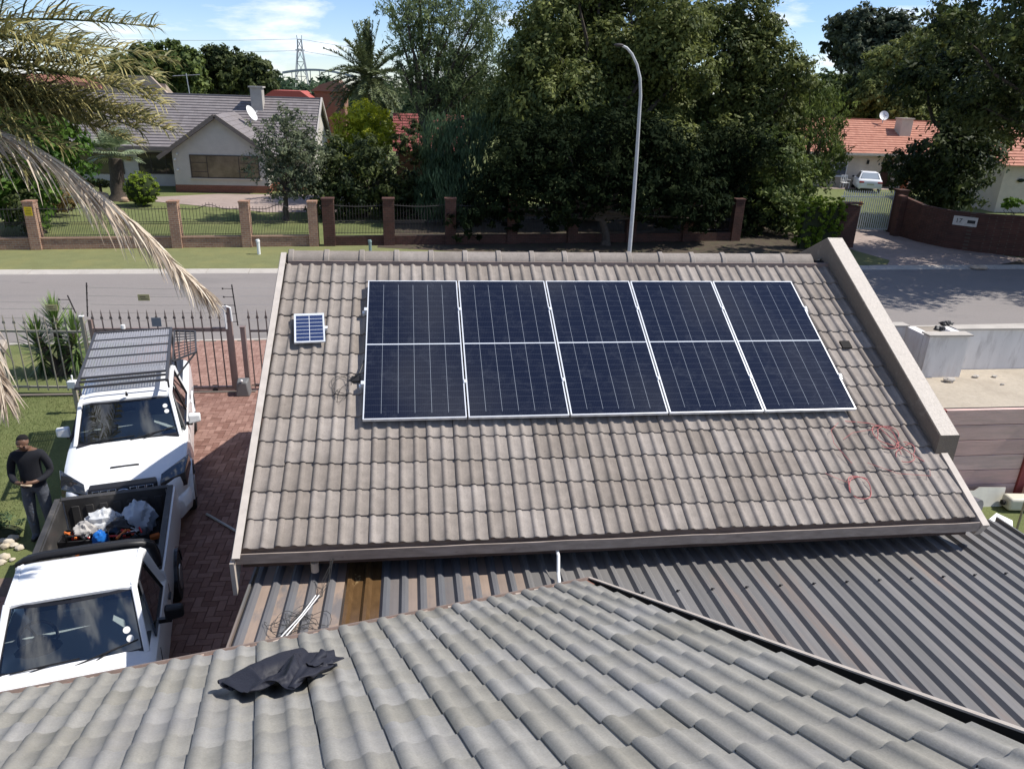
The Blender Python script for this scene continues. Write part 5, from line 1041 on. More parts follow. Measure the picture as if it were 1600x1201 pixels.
# pylon and arched structure
py = thing('pylon', 'lattice electricity pylon on the skyline', 'pylon', (-63.8, 500, 0)); q = MB()
def L3(a, b_, r=.35): q.beam(a, b_, r, r)
zz = [0, 9, 17, 24, 29]; ww = [4.2, 3.2, 2.2, 1.4, 1.1]
for sx in (-1, 1):
    for sy in (-1, 1):
        for i in range(4): L3((-63.8 + sx * ww[i], 500 + sy * ww[i], zz[i]), (-63.8 + sx * ww[i + 1], 500 + sy * ww[i + 1], zz[i + 1]), .42)
for i in range(4):
    for s in (-1, 1):
        L3((-63.8 - s * ww[i], 499, zz[i]), (-63.8 + s * ww[i + 1], 499, zz[i + 1]), .3); L3((-63.8 - ww[i + 1], 499, zz[i + 1]), (-63.8 + ww[i + 1], 499, zz[i + 1]), .3)
L3((-66.5, 500, 23.5), (-61.0, 500, 23.5), .45); L3((-65, 500, 29), (-65.3, 500, 31.5), .3); L3((-62.6, 500, 29), (-62.3, 500, 31.5), .3)
q.build('lattice', mat('distant_steel', (.25, .28, .33), rough=.7), py)
pl_ = MB()
for z, dz in ((23.2, 0), (29.5, 0)):
    pl_.tube([(-63.8 - 240 * t, 500 + 60 * t, z - 26 * t * (1 - t) * .5) for t in [i / 14 for i in range(15)]], .10, 4); pl_.tube([(-63.8 + 300 * t, 500 - 40 * t, z - 40 * t * (1 - t)) for t in [i / 14 for i in range(15)]], .10, 4)
o = pl_.build('power_lines', MATS['distant_steel']); tag(o, 'power lines sagging from the skyline pylon', 'power line')
ar = thing('arched_stand', 'long low arched stand roof under the pylon on the skyline', 'building', (-36, 300, 0)); q = MB(); pr_ = []
for i in range(17):
    t = i / 16; x = -45 + 26 * t; pr_.append((x, 8.9 + 1.9 * math.sin(math.pi * min(1, t * .9 + .1))))
poly = pr_ + [(x, z - .7) for x, z in reversed(pr_)]
q.prism(poly, 300, 304, 'y'); q.build('roof', MATS['distant_steel'], ar); q = MB()
for i in range(0, 17, 2): q.box(pr_[i][0] - .12, pr_[i][0] + .12, 300.3, 300.6, 0, pr_[i][1] - .4)
q.build('columns', MATS['distant_steel'], ar)
# ------------------------------------------------------------------ street lamp, stakes
sp2 = thing('street_lamp', 'tall curved grey street lamp pole in front of the large trees', 'street lamp', (8.72, 28.95 + .3, 0))
q = MB(); yy = 29.35
q.tube([(8.72, yy, 0), (8.70, yy, 2.5), (8.66, yy, 4.5), (8.62, yy, 5.8), (8.60, yy, 6.6), (8.52, yy, 7.2), (8.36, yy, 7.65), (8.14, yy, 8.0), (7.92, yy, 8.2), (7.74, yy, 8.27)], [.085, .078, .07, .064, .06, .056, .052, .05, .048, .045], 12); q.build('pole', mat('pale_galvanised_pole', (.42, .43, .44), rough=.55, noise=(3, .15, 4)), sp2, smooth=True)
q = MB(); q.ball((7.62, yy, 8.28), (.20, .09, .06), 12, 8); q.build('lamp_head', m_iron, sp2, smooth=True)
for lab, x, y, m_ in (('short white marker post on the verge before the brick wall', -6.22, 31.75, m_plasticw), ('short grey marker post on the shaded verge near the roof ridge', -1.72, 31.85, mat('grey_green_plastic', (.2, .27, .26), rough=.6))):
    q = MB(); q.tube([(x, y, 0), (x, y, .52)], .065, 10); q.tube([(x, y, .521), (x - .02, y, .62)], [.085, .07], 10); o = q.build('marker_post', m_); tag(o, lab, 'post')
for lab, cx__, cy__ in (('flat white stone on the shaded kerb at the right', 24.6, 29.6),):
    q = MB(); q.ball((cx__, cy__, .09), (.42, .22, .09), 10, 5, .9, wob=.15); tag(q.build('stone', m_rock), lab, 'stone')
# white saloon car
# ------------------------------------------------------------------ near fence, gate, electric brackets
m_post = mat('taupe_steel_paint', (.27, .20, .175), rough=.45, metal=.1, noise=(4, .12, 4))
m_pick = mat('brown_grey_palisade', (.165, .135, .125), rough=.5, metal=.2)
m_cpick = mat('dusty_cream_palisade', (.30, .275, .215), rough=.6)
def fence_y(x): return 16.72 if x > -7 else 16.72 - (x + 7) * .06
def spike(b, x, y, z0, z1, wd=.030, tint=0):
    b.add([(x - wd / 2, y, z0), (x, y - .012, z0), (x + wd / 2, y, z0), (x - wd / 2, y, z1 - .1), (x, y - .012, z1 - .1), (x + wd / 2, y, z1 - .1), (x, y - .006, z1)], [(0, 1, 4, 3), (1, 2, 5, 4), (2, 0, 3, 5), (3, 4, 6), (4, 5, 6), (5, 3, 6)], tint)
    b.add([(x - .035, y - .01, z1 - .22), (x + .035, y - .01, z1 - .22), (x + .02, y - .012, z1 - .15), (x, y - .012, z1 - .19), (x - .02, y - .012, z1 - .15)], [(0, 1, 2, 3, 4)], tint)
def palisade(name, label, xa, xb, m_, ztop=1.95, step=.187, z0=.08, rails=(.12, 1.42), group=None):
    t = thing(name, label, 'fence', ((xa + xb) / 2, fence_y((xa + xb) / 2), 0), group=group)
    q = MB(); x = xa
    while x < xb: spike(q, x, fence_y(x) - .03, z0, ztop); x += step
    q.build('pickets', m_, t)
    for z in rails:
        q = MB(); q.hexa([(xa, fence_y(xa), z), (xb, fence_y(xb), z), (xb, fence_y(xb) + .04, z), (xa, fence_y(xa) + .04, z), (xa, fence_y(xa), z + .045), (xb, fence_y(xb), z + .045), (xb, fence_y(xb) + .04, z + .045), (xa, fence_y(xa) + .04, z + .045)]); q.build('rail', m_, t)
    return t
palisade('palisade_fence', 'cream palisade fence on the lawn in front of the yucca', -13.4, -7.15, m_cpick, 1.85, .212)
palisade('palisade_fence', 'palisade fence between the gate post and the garage', -3.62, 1.6, m_pick, 1.97, .187)
ga = thing('sliding_gate', 'brown-grey palisade sliding gate closing the driveway behind the pickup with the roof rack', 'gate', (-5.6, 16.65, 0))
q = MB(); x = -6.85
while x < -4.1: spike(q, x, 16.62, .12, 1.99); x += .187
q.build('pickets', m_pick, ga)
for z0, z1 in ((1.46, 1.55), (.08, .15)): q = MB(); q.box(-6.95, -4.02, 16.64, 16.70, z0, z1); q.build('rail', m_post, ga)
for x in (-6.97, -4.12): q = MB(); q.box(x, x + .07, 16.64 if x > -5 else 16.635, 16.71, .155 if x > -5 else .06, 1.455 if x > -5 else 1.75); q.build('stile', m_post, ga)
q = MB(); q.tube([(-4.5, 16.62, .07), (-4.5, 16.72, .07)], .055, 12); q.build('wheel', m_iron, ga)
q = MB(); q.box(-5.65, -5.45, 16.60, 16.61, 1.6, 1.80); q.build('lock_plate', mat('blue_grey_plate', (.20, .23, .26), rough=.4), ga)
for i, (x, w_, h, lab) in enumerate(((-4.02, .085, 2.02, 'taupe gate post with a white catch bracket on top'), (-3.76, .10, 1.56, 'thick taupe fence post beside the gate motor'), (-7.08, .07, 1.82, 'pale post at the left end of the sliding gate'))):
    t = thing('gate_post', lab, 'post', (x, 16.75, 0)); q = MB(); q.box(x - w_ / 2, x + w_ / 2, 16.60, 16.60 + w_, 0, h); q.build('post', m_post if i < 2 else m_cpick, t)
    if i == 0:
        q = MB(); q.tube([(x - .06, 16.55, 1.55), (x - .07, 16.55, 2.0), (x - .02, 16.55, 2.07), (x + .06, 16.56, 2.03), (x + .07, 16.56, 1.72)], .022, 6); q.box(x - .11, x - .02, 16.53, 16.57, 1.98, 2.07); q.build('catch_bracket', m_plasticw, t)
    else: q = MB(); q.box(x - w_ / 2 - .01, x + w_ / 2 + .01, 16.59, 16.61 + w_, h + .001, h + .02); q.build('cap', m_plasticw if i == 2 else m_post, t)
mt = thing('gate_motor', 'grey gate motor box on the ground by the gate post', 'gate motor', (-3.82, 16.42, 0)); q = MB(); q.hexa([(-3.98, 16.30, .02), (-3.68, 16.30, .02), (-3.68, 16.56, .02), (-3.98, 16.56, .02), (-3.94, 16.33, .36), (-3.72, 16.33, .36), (-3.70, 16.56, .40), (-3.96, 16.56, .40)]); q.build('housing', mat('grey_plastic', (.15, .15, .15), rough=.5), mt, bevel=.03); q = MB(); q.ball((-3.83, 16.33, .40), .03, 8, 6); q.build('lock_cap', m_plasticw, mt)
# electric fence brackets
def ebracket(lab, x, y, z0, z1, n, lean=0.0, side=-1):
    t = thing('fence_bracket', lab, 'bracket', (x, y, z0)); q = MB(); q.tube([(x, y, z0), (x + lean, y, z1)], .014, 6); q.build('upright', m_iron, t)
    for i in range(n):
        q = MB(); tt = (i + .5) / n; xx = x + lean * tt; z = z0 + (z1 - z0) * tt; q.tube([(xx, y, z), (xx + side * .20, y - .02, z + .01)], .007, 5); q.ball((xx + side * .2, y - .02, z + .01), .022, 6, 5); q.ball((xx, y, z), .02, 6, 5)
        q.build('insulator', m_iron, t)
ebracket('black electric fence bracket with prongs above the gate post', -3.88, 16.75, 1.56, 2.50, 5, -.04)
ebracket('slanting black electric fence rod at the left end of the gate', -6.98, 16.7, 1.8, 2.55, 5, .10, .05)
ebracket('short black electric fence bracket over the yucca', -7.25, 16.8, 1.85, 2.25, 2, -.1)
wi = MB()
for z in (1.70, 1.87, 2.05, 2.24, 2.42): wi.tube([(-4.1, 16.74, z), (-5.5, 16.74, z - .015), (-6.9, 16.72, z + .02)], .0028, 3); wi.tube([(-3.8, 16.74, z), (1.6, 16.74, z)], .0028, 3)
for z in (1.75, 1.95, 2.1): wi.tube([(-7.3, 16.75, z), (-13, 17.0, z)], .0028, 3)
tag(wi.build('fence_wires', m_steel), 'thin electric fence wires strung above the palisade and gate', 'wire')
for lab, x, z, y in (('small pale warning sign hanging on the wires above the gate', -5.76, 2.23, 16.70), ('small pale warning sign hanging in front of the yucca', -7.68, 2.0, 16.74)):
    t = thing('warning_sign', lab, 'sign', (x, y, z)); q = MB(); q.box(x - .12, x + .12, y - .03, y - .02, z - .07, z + .07); q.build('plate', mat('pale_yellow_sign', (.50, .44, .22), rough=.6), t)
    q = MB(); q.box(x - .075, x + .04, y - .034, y - .0305, z + .01, z + .03); q.box(x - .06, x + .08, y - .034, y - .0305, z - .035, z - .02); q.build('lettering', mat('brown_print', (.16, .12, .07)), t)
t = thing('floodlight_post', 'floodlight on a pale post at the left edge of the lawn', 'lamp', (-8.6, 16.2, 0)); q = MB(); q.beam((-8.60, 16.2, 0), (-8.58, 16.2, 1.18), .06, .06); q.build('post', m_cpick, t)
q = MB(); q.hexa([(-8.85, 16.0, 1.22), (-8.45, 16.0, 1.22), (-8.45, 16.22, 1.26), (-8.85, 16.22, 1.26), (-8.85, 15.98, 1.34), (-8.45, 15.98, 1.34), (-8.45, 16.22, 1.46), (-8.85, 16.22, 1.46)]); q.build('housing', mat('dusty_cream_metal', (.40, .34, .28), rough=.6), t, bevel=.02)
q = MB(); q.hexa([(-8.82, 15.985, 1.20), (-8.5, 15.985, 1.20), (-8.5, 16.0, 1.20), (-8.82, 16.0, 1.20), (-8.82, 15.965, 1.33), (-8.5, 15.965, 1.33), (-8.5, 15.978, 1.33), (-8.82, 15.978, 1.33)]); q.build('lens', mat('lamp_glass', (.25, .25, .25), rough=.15, spec=.8), t)
t = thing('sensor_post', 'short white gate beam sensor on a post beside the rack-topped pickup', 'post', (-7.05, 15.63, 0)); q = MB(); q.box(-7.09, -7.01, 15.6, 15.67, 0, .58); q.build('post', m_cpick, t); q = MB(); q.box(-7.14, -6.97, 15.54, 15.68, .585, .74); q.tube([(-7.05, 15.62, .741), (-7.05, 15.62, .86)], .02, 6); q.build('sensor_head', m_plasticw, t, bevel=.012)
t = thing('sensor_post', 'tiny white sensor knob on the gate rail left of the pickup', 'sensor', (-6.3, 16.6, 1.5)); q = MB(); q.tube([(-6.25, 16.6, 1.556), (-6.25, 16.6, 1.64)], .045, 10); q.build('knob', m_plasticw, t)
# loose pole on the paving
q = MB(); q.tube([(-3.40, 11.20, .055), (-2.6, 10.42, .07)], .02, 8); tag(q.build('metal_pole', m_steel), 'bare metal pole lying on the brick paving beside the garage', 'pole')

# ------------------------------------------------------------------ pickups
m_glass = glass('windscreen_glass', (.55, .66, .66), .62); m_sglass = glass('side_window_glass', (.25, .28, .28), .25)
m_dash = mat('dark_dashboard', (.11, .125, .125), rough=.8); m_seat = mat('grey_seat_cloth', (.10, .11, .11), rough=.9)
m_chrome = mat('chrome', (.7, .7, .7), rough=.15, metal=1); m_trim = mat('black_trim', (.012, .012, .015), rough=.35, coat=.3)
m_hl = mat('dark_headlamp_lens', (.02, .022, .025), rough=.06, spec=.9, coat=1); m_rim = mat('alloy_rim', (.35, .35, .36), rough=.35, metal=.8)
def section(y, hw, zt, zb, crownz=.035):
    h = [(-hw * .90, zb), (-hw, zb + .10), (-hw * 1.0, zb + .35 * (zt - zb) + .08), (-hw * .995, zt - .16), (-hw * .965, zt - .05), (-hw * .90, zt - .008), (-hw * .6, zt + crownz * .6)]
    return [(x, y, z) for x, z in h] + [(0, y, zt + crownz)] + [(-x, y, z) for x, z in reversed(h)]
def wheel(parent, x, y, r, wd):
    q = MB(); s = 1 if x > 0 else -1
    prof = [(r * .55, 0), (r * .93, 0), (r, wd * .15), (r, wd * .85), (r * .93, wd), (r * .55, wd)]
    rings = [[(x - s * d, y + rr * math.cos(2 * math.pi * j / 24), r + rr * math.sin(2 * math.pi * j / 24)) for j in range(24)] for rr, d in prof]
    q.loft(rings, closed=True, caps=True); w_ = q.build('wheel', m_rubber, parent, smooth=True, world=False, fixn=True)
    q = MB(); q.tube([(x - s * .03, y, r), (x + s * .012, y, r)], [r * .56, r * .50], 20); q.build('rim', m_rim, w_, world=False)
    for k in range(5):
        pass
def pickup(name, label, O, rz, p):
    t = thing(name, label, 'pickup', (O[0], O[1], p.get('z', .035)), rz)
    kw = dict(world=False)
    # nose / bonnet / cab side body
    b = MB(); b.loft([section(*s) for s in p['body']]); b.build('body', m_white, t, smooth=True, fixn=True, **kw)
    # bumper
    b = MB(); hwf = p['hw']; b.loft([section(-.10, hwf * .74, .62, .36, 0), section(-.04, hwf * .90, .66, .33, 0), section(.12, hwf * .985, .68, .32, 0), section(.5, hwf * 1.005, .66, .32, 0)]); b.build('bumper', m_white, t, smooth=True, fixn=True, **kw)
    (wb, zb_, wh), (wt, zt_, th_) = p['ws']        # (y, z, halfwidth) at base and top
    ry, rz_, rh = p['roof_rear']; cy, cz_, chh = p['cab_rear']
    # pillars
    for s in (-1, 1):
        pb = MB()
        pb.beam((s * (wh + .02), wb - .02, zb_ - .03), (s * (th_ + .015), wt, zt_), .06, .07)
        pb.beam((s * chh, cy, cz_ - .04), (s * rh, ry, rz_ - .02), .10, .10)
        for (yb, yt) in p.get('bpillar', []): pb.beam((s * (p['hw'] - .07), yb, zb_ - .03), (s * (rh + .005), yt, rz_ - .03), .09, .05)
        pb.beam((s * (th_ + .012), wt, zt_ - .01), (s * (rh + .012), ry, rz_ - .01), .06, .06)
        pb.build('pillar', m_white, t, bevel=.012, **kw)
    # roof skin
    rf = MB(); nu_, nv_ = 14, 12
    def rfn(u, v):
        y = wt - .03 + (ry + .03 - wt + .03) * v; hw_ = th_ + .045 + (rh - th_) * v; x = (u * 2 - 1) * hw_; e = min(u, 1 - u) * 2; ev_ = min(v, 1 - v) * 2
        return (x, y, zt_ + (rz_ - zt_) * v + .055 * (1 - (1 - min(1, e * 2.6)) ** 2.2) * (.35 + .65 * min(1, ev_ * 3)) - .012 + (.012 if p.get('ribs') and int(u * 14) % 3 == 1 else 0))
    rf.grid(rfn, nu_, nv_); rf.grid(lambda u, v: (rfn(u, v)[0], rfn(u, v)[1], rfn(u, v)[2] - .03), nu_, nv_, flip=True)
    for s in (0, 1): rf.grid(lambda u, v, s=s: (rfn(s, u)[0], rfn(s, u)[1], rfn(s, u)[2] - .03 * v), nu_, 1); rf.grid(lambda u, v, s=s: (rfn(u, s)[0], rfn(u, s)[1], rfn(u, s)[2] - .03 * v), nu_, 1)
    rf.build('roof', m_white, t, smooth=True, **kw)
    # windscreen, slightly bowed, black border
    def wsf(u, v, off=0, k=1.0):
        y = wb + (wt - wb) * v; hw_ = (wh + (th_ - wh) * v) * k; x = (u * 2 - 1) * hw_; z = zb_ + (zt_ - .015 - zb_) * v
        bow = .07 * (1 - (u * 2 - 1) ** 2); return (x, y - bow - off * .7, z + off * .7)
    g_ = MB(); g_.grid(wsf, 12, 4); g_.build('windscreen', m_glass, t, smooth=True, **kw)
    fr = MB()
    def strip(u0, u1, v0, v1): fr.grid(lambda u, v: wsf(u0 + (u1 - u0) * u, v0 + (v1 - v0) * v, .004), 12, 2)
    strip(0, 1, 0, .035); strip(0, 1, .95, 1); strip(0, .022, .035, .95); strip(.978, 1, .035, .95)
    fr.grid(lambda u, v: (lambda q: (q[0], q[1] - .16 * v, q[2] - .045 * v + .004))(wsf(u, 0, .004, 1.0)), 12, 2, flip=True)
    fr.build('windscreen_surround', m_trim, t, **kw)
    # wipers
    for s, (u0, v0, u1, v1) in enumerate(((.10, .02, .56, .10), (.52, .0, .97, .17))):
        q = MB(); a_, b_ = wsf(u0, v0, .03), wsf(u1, v1, .02); q.tube([a_, tuple((Vector(a_) + Vector(b_)) / 2 + Vector((0, -.012, .012))), b_], .008, 5); q.tube([wsf(u0 + .12 * (1), v0 - .02, .02), tuple((Vector(a_) * .45 + Vector(b_) * .55))], .009, 5); q.build('wiper', m_black, t, **kw)
    # licence discs
    q = MB()
    for u_, v_ in p['discs']:
        c = Vector(wsf(u_, v_, .006)); nrm = Vector((0, -(zt_ - zb_), (wt - wb))).normalized(); q.tube([c, c + nrm * .002], .037, 14)
    q.build('licence_discs', m_plasticw, t, **kw)
    # side glass and rear glass
    for s in (-1, 1):
        for (y0, y1, y0t, y1t) in p['side']:
            q = MB(); xb_ = s * (p['hw'] - .055); xt_ = s * (rh + .03); zlo, zhi = zb_ + .0, rz_ - .06
            q.add([(xb_, y0, zlo), (xb_, y1, zlo), (xt_, y1t, zhi), (xt_, y0t, zhi)], [(0, 1, 2, 3) if s > 0 else (3, 2, 1, 0)]); q.build('side_window', m_sglass, t, **kw)
            q = MB(); A4 = [Vector((xb_ + s * .006, y0, zlo)), Vector((xb_ + s * .006, y1, zlo)), Vector((xt_ + s * .006, y1t, zhi)), Vector((xt_ + s * .006, y0t, zhi))]
            for i in range(4): q.beam(A4[i], A4[(i + 1) % 4], .02, .022)
            q.build('window_seal', m_trim, t, **kw)
    q = MB(); q.add([(-chh, cy, cz_), (chh, cy, cz_), (rh, ry, rz_ - .05), (-rh, ry, rz_ - .05)], [(0, 1, 2, 3)]); q.build('rear_window', m_sglass, t, **kw)
    # interior
    q = MB(); q.box(-p['hw'] + .10, p['hw'] - .10, wb + .02, wb + .30, zb_ - .07, zb_ + .005); q.ball((-p['hw'] * .42, wb + .30, zb_ + .0), (.26, .16, .07), 12, 6); q.box(-p['hw'] + .1, p['hw'] - .1, wb + .31, cy - .06, zb_ - .30, zb_ - .085); q.build('dashboard', m_dash, t, **kw)
    for sx in (-.40, .40):
        for yb in p['seats']:
            q = MB(); q.obox((sx, yb, zb_ + .05), (.46, .12, .60), Matrix.Rotation(-.15, 3, 'X')); q.obox((sx, yb + .06, zb_ + .40), (.24, .09, .16)); q.build('seat', m_seat, t, bevel=.03, **kw)
    q = MB(); c = Vector((-.38, wb + .42, zb_ + .06)); M_ = Matrix.Rotation(R_(62), 3, 'X')
    ring = [c + M_ @ Vector((.185 * math.cos(a * math.pi / 12), .185 * math.sin(a * math.pi / 12), 0)) for a in range(25)]; q.tube(ring, .015, 6, cap=False)
    for a in (0, 2.1, 4.2): q.tube([c, c + M_ @ Vector((.18 * math.cos(a), .18 * math.sin(a), 0))], .014, 5)
    q.ball(c, (.06, .05, .04), 8, 6); q.build('steering_wheel', m_trim, t, **kw)
    q = MB(); q.obox((0.02, wb + (wt - wb) * .62 + .07, zb_ + (zt_ - zb_) * .72), (.20, .03, .06)); q.build('interior_mirror', m_plasticw if p.get('pale_mirror') else m_trim, t, **kw)
    # wing mirrors
    my, mz, mxx, mm = p['mirror']
    for s in (-1, 1):
        q = MB(); q.loft([[(s * mxx, my - .05 + .0 * k, mz - .09), (s * mxx, my + .06, mz - .09), (s * mxx, my + .06, mz + .09), (s * mxx, my - .05, mz + .08)] if k == 0 else [(s * (mxx + .20), my - .03, mz - .07), (s * (mxx + .20), my + .05, mz - .07), (s * (mxx + .20), my + .05, mz + .085), (s * (mxx + .20), my - .03, mz + .07)] for k in range(2)], closed=True)
        mr_ = q.build('wing_mirror', mm, t, bevel=.028, bseg=3, fixn=True, **kw)
        q = MB(); q.beam((s * (mxx - .09), my + .0, mz - .08), (s * (mxx + .06), my + .02, mz - .10), .05, .05); q.build('mirror_arm', m_trim, mr_, **kw)
    # wheels and arches
    for y in p['wheels']:
        for s in (-1, 1):
            wheel(t, s * (p['hw'] + .015), y, p['wr'], .22)
            q = MB(); n = 14; R1 = p['wr'] + .075
            q.loft([[(s * (p['hw'] - .05), y + R1 * math.cos(math.pi * j / n), p['wr'] + R1 * math.sin(math.pi * j / n)) for j in range(n + 1)], [(s * (p['hw'] + .022), y + R1 * math.cos(math.pi * j / n), p['wr'] + R1 * math.sin(math.pi * j / n)) for j in range(n + 1)], [(s * (p['hw'] + .022), y + (R1 - .05) * math.cos(math.pi * j / n), p['wr'] + (R1 - .05) * math.sin(math.pi * j / n)) for j in range(n + 1)]], caps=False); q.build('wheel_arch', m_white if p.get('white_arch') else m_trim, t, **kw)
            q = MB(); q.prism([(y + (R1 - .05) * math.cos(math.pi * j / n), p['wr'] + (R1 - .05) * math.sin(math.pi * j / n)) for j in range(n + 1)], s * (p['hw'] - .0), s * (p['hw'] + .006), 'x'); q.build('wheel_well', m_black, t, **kw)
    # door shut lines and handles
    for s in (-1, 1):
        q = MB()
        for y in p['shut']: q.box(s * (p['hw'] + .0005) - .003, s * (p['hw'] + .0005) + .003, y - .004, y + .004, .45, zb_ - .06)
        q.build('shut_lines', m_trim, t, **kw)
        for y in p['handles']: q = MB(); q.beam((s * (p['hw'] + .018), y - .07, zb_ - .14), (s * (p['hw'] + .018), y + .07, zb_ - .14), .03, .028); q.build('door_handle', p['hm'], t, bevel=.008, **kw)
    return t
# pickup with roof rack
T1 = pickup('pickup', 'white double-cab pickup with a black roof rack, parked nearer the sliding gate', (-4.30, 10.45), R_(14), dict(
    hw=.905, body=[(-.02, .60, .80, .45, .01), (.03, .72, .90, .40, .02), (.16, .80, .98, .38), (.45, .875, 1.03, .36), (.85, .90, 1.06, .36), (1.30, .91, 1.10, .36), (2.0, .91, 1.11, .36), (3.3, .91, 1.12, .36), (3.34, .91, 1.12, .36), (5.1, .90, 1.14, .42)],
    ws=((1.40, 1.12, .755), (1.86, 1.66, .655)), roof_rear=(3.18, 1.70, .66), cab_rear=(3.34, 1.12, .80), bpillar=[(2.45, 2.45)],
    discs=[(.925, .74), (.93, .60)], side=[(1.56, 2.40, 1.98, 2.42), (2.50, 3.22, 2.49, 3.10)], seats=(2.35, 3.1), mirror=(1.86, 1.17, .90, m_white), wheels=(.86, 3.95), wr=.385, shut=(1.45, 2.45, 3.3), handles=(2.3, 3.15), hm=m_white, white_arch=True))
kw = dict(world=False)
# bed tonneau, rack and mesh
q = MB(); q.box(-.78, .78, 3.42, 5.02, 1.13, 1.19); q.build('load_cover', m_trim, T1, **kw)
rk = MB()
for x in (-.665, .665): rk.beam((x, 1.68, 1.975), (x, 4.48, 2.03), .045, .05)
for y in (1.69, 1.93, 2.10, 2.56, 3.04, 3.52, 4.0, 4.46): rk.beam((-.66, y, 1.985 + .02 * (y - 1.7)), (.66, y, 1.985 + .02 * (y - 1.7)), .034, .035)
for x in (-.66, .66):
    for y in (1.95, 3.1): rk.beam((x, y, 1.75), (x, y, 1.97), .04, .03)
    for y in (4.4,): rk.beam((x, y, 1.15), (x, y, 1.99), .04, .04)
rack = rk.build('roof_rack', mat('dark_grey_rack', (.055, .055, .06), rough=.5), T1, **kw)
ms_ = MB()
for i in range(30): 
    x = -.63 + i * .0435; ms_.beam((x, 2.11, 1.978 + .005), (x, 4.44, 2.028 + .005), .027, .006)
for i in range(46): y = 2.13 + i * .05; ms_.beam((-.64, y, 1.991 + .02 * (y - 2.1)), (.64, y, 1.991 + .02 * (y - 2.1)), .016, .006)
ms_.build('rack_mesh', mat('grey_rack_mesh', (.42, .42, .44), rough=.5, metal=.3), rack, **kw)
sm = MB(); A = Vector((.70, 3.15, 1.80)); B = Vector((.72, 4.45, 1.98)); Cc = Vector((1.10, 4.3, 1.98)); D = Vector((1.10, 3.45, 1.84))
for a, b_ in ((A, B), (B, Cc), (Cc, D), (D, A)): sm.beam(a, b_, .03, .03)
for i in range(1, 9): sm.beam(A.lerp(B, i / 9), D.lerp(Cc, i / 9), .014, .014)
for i in range(1, 4): sm.beam(A.lerp(D, i / 4), B.lerp(Cc, i / 4), .014, .014)
sm.beam(A + Vector((0, 0, -.35)), D, .025, .025); sm.build('side_carrier', MATS['dark_grey_rack'], T1, **kw)
# grille with seven slots
gr = MB(); gr.hexa([(-.46, -.10, .66), (.46, -.10, .66), (.46, .05, .66), (-.46, .05, .66), (-.47, -.03, 1.0), (.47, -.03, 1.0), (.45, .10, 1.035), (-.45, .10, 1.035)]); grl = gr.build('grille', m_trim, T1, bevel=.02, **kw)
def gp(x, t_): return Vector((x, -.108 + .07 * t_, .68 + .325 * t_))
for i, x in enumerate((-.36, -.25, -.14, .14, .25, .36)):
    q = MB(); h = .045; P4 = [gp(x - h * .85, .35), gp(x + h * .85, .35), gp(x + h, .93), gp(x - h, .93)]
    q.tube(P4 + [P4[0]], .008, 6); q.build('grille_slot', m_chrome, grl, **kw)
q = MB(); c = gp(0, .72); q.tube([c + Vector((.085 * math.cos(a * math.pi / 10), -.01 + .015 * math.sin(a * math.pi / 10), .055 * math.sin(a * math.pi / 10))) for a in range(21)], .010, 6); q.tube([c + Vector((-.035, -.012, -.03)), c + Vector((0, -.012, .04)), c + Vector((.035, -.012, -.03))], .008, 5); q.build('emblem', m_chrome, grl, **kw)
for s in (-1, 1):
    q = MB(); q.hexa([(s * .47, -.03, .80), (s * .86, .20, .76), (s * .93, .60, .93), (s * .50, .10, .90), (s * .50, -.02, .955), (s * .84, .22, .975), (s * .905, .66, 1.085), (s * .52, .12, 1.055)]); q.build('headlight', m_hl, T1, bevel=.012, fixn=True, **kw)
    q = MB(); q.box(s * .62 - .12, s * .62 + .12, -.04, .06, .44, .56); q.build('fog_lamp', m_trim, T1, bevel=.02, **kw)
q = MB(); q.hexa([(-.21, .49, 1.058), (.20, .49, 1.058), (.20, .53, 1.062), (-.21, .53, 1.062), (-.205, .488, 1.085), (.195, .488, 1.085), (.19, .54, 1.078), (-.2, .54, 1.078)]); q.build('bonnet_scoop', m_trim, T1, bevel=.008, **kw)
q = MB(); q.tube([(0.02, 1.84, 1.72), (.02, 1.80, 1.80)], [.025, .008], 8); q.build('roof_aerial', m_black, T1, **kw)

# front pickup with open load bed
T2 = pickup('pickup', 'white single-cab pickup with an open load bed full of bags, nearest the camera', (-3.29, 5.40), R_(12), dict(
    hw=.83, body=[(-.02, .62, .74, .42, .01), (.05, .74, .83, .38, .02), (.4, .80, .90, .36), (.9, .825, .95, .36), (1.32, .83, .99, .36), (1.9, .83, 1.0, .36), (2.66, .83, 1.0, .36)],
    ws=((1.36, .99, .69), (1.84, 1.50, .585)), roof_rear=(2.50, 1.53, .60), cab_rear=(2.64, 1.0, .74), discs=[(.90, .36), (.915, .22)],
    side=[(1.56, 2.46, 1.96, 2.32)], seats=(2.38,), mirror=(1.83, 1.06, .86, m_black), wheels=(.78, 3.62), wr=.33, shut=(1.42, 2.60), handles=(2.46,), hm=m_black, pale_mirror=True, z=.0))
bd = MB(); W_ = .81; y0, y1 = 2.72, 4.90
bd.loft([[(s_ * (W_ - .02), y, .38) if k == 0 else (s_ * W_, y, .55) if k == 1 else (s_ * W_, y, .9) if k == 2 else (s_ * (W_ - .02), y, 1.05) if k == 3 else (s_ * (W_ - .075), y, 1.05) if k == 4 else (s_ * (W_ - .085), y, .5) for k in range(6)] for s_ in (1,) for y in (y0, y1)], closed=True)
bd.loft([[(-(W_ - .02), y, .38) if k == 0 else (-W_, y, .55) if k == 1 else (-W_, y, .9) if k == 2 else (-(W_ - .02), y, 1.05) if k == 3 else (-(W_ - .075), y, 1.05) if k == 4 else (-(W_ - .085), y, .5) for k in range(6)] for y in (y0, y1)], closed=True)
bd.box(-.70, .70, y0, y0 + .05, .45, 1.05); bed = bd.build('load_bed', m_white, T2, fixn=True, smooth=True, **kw)
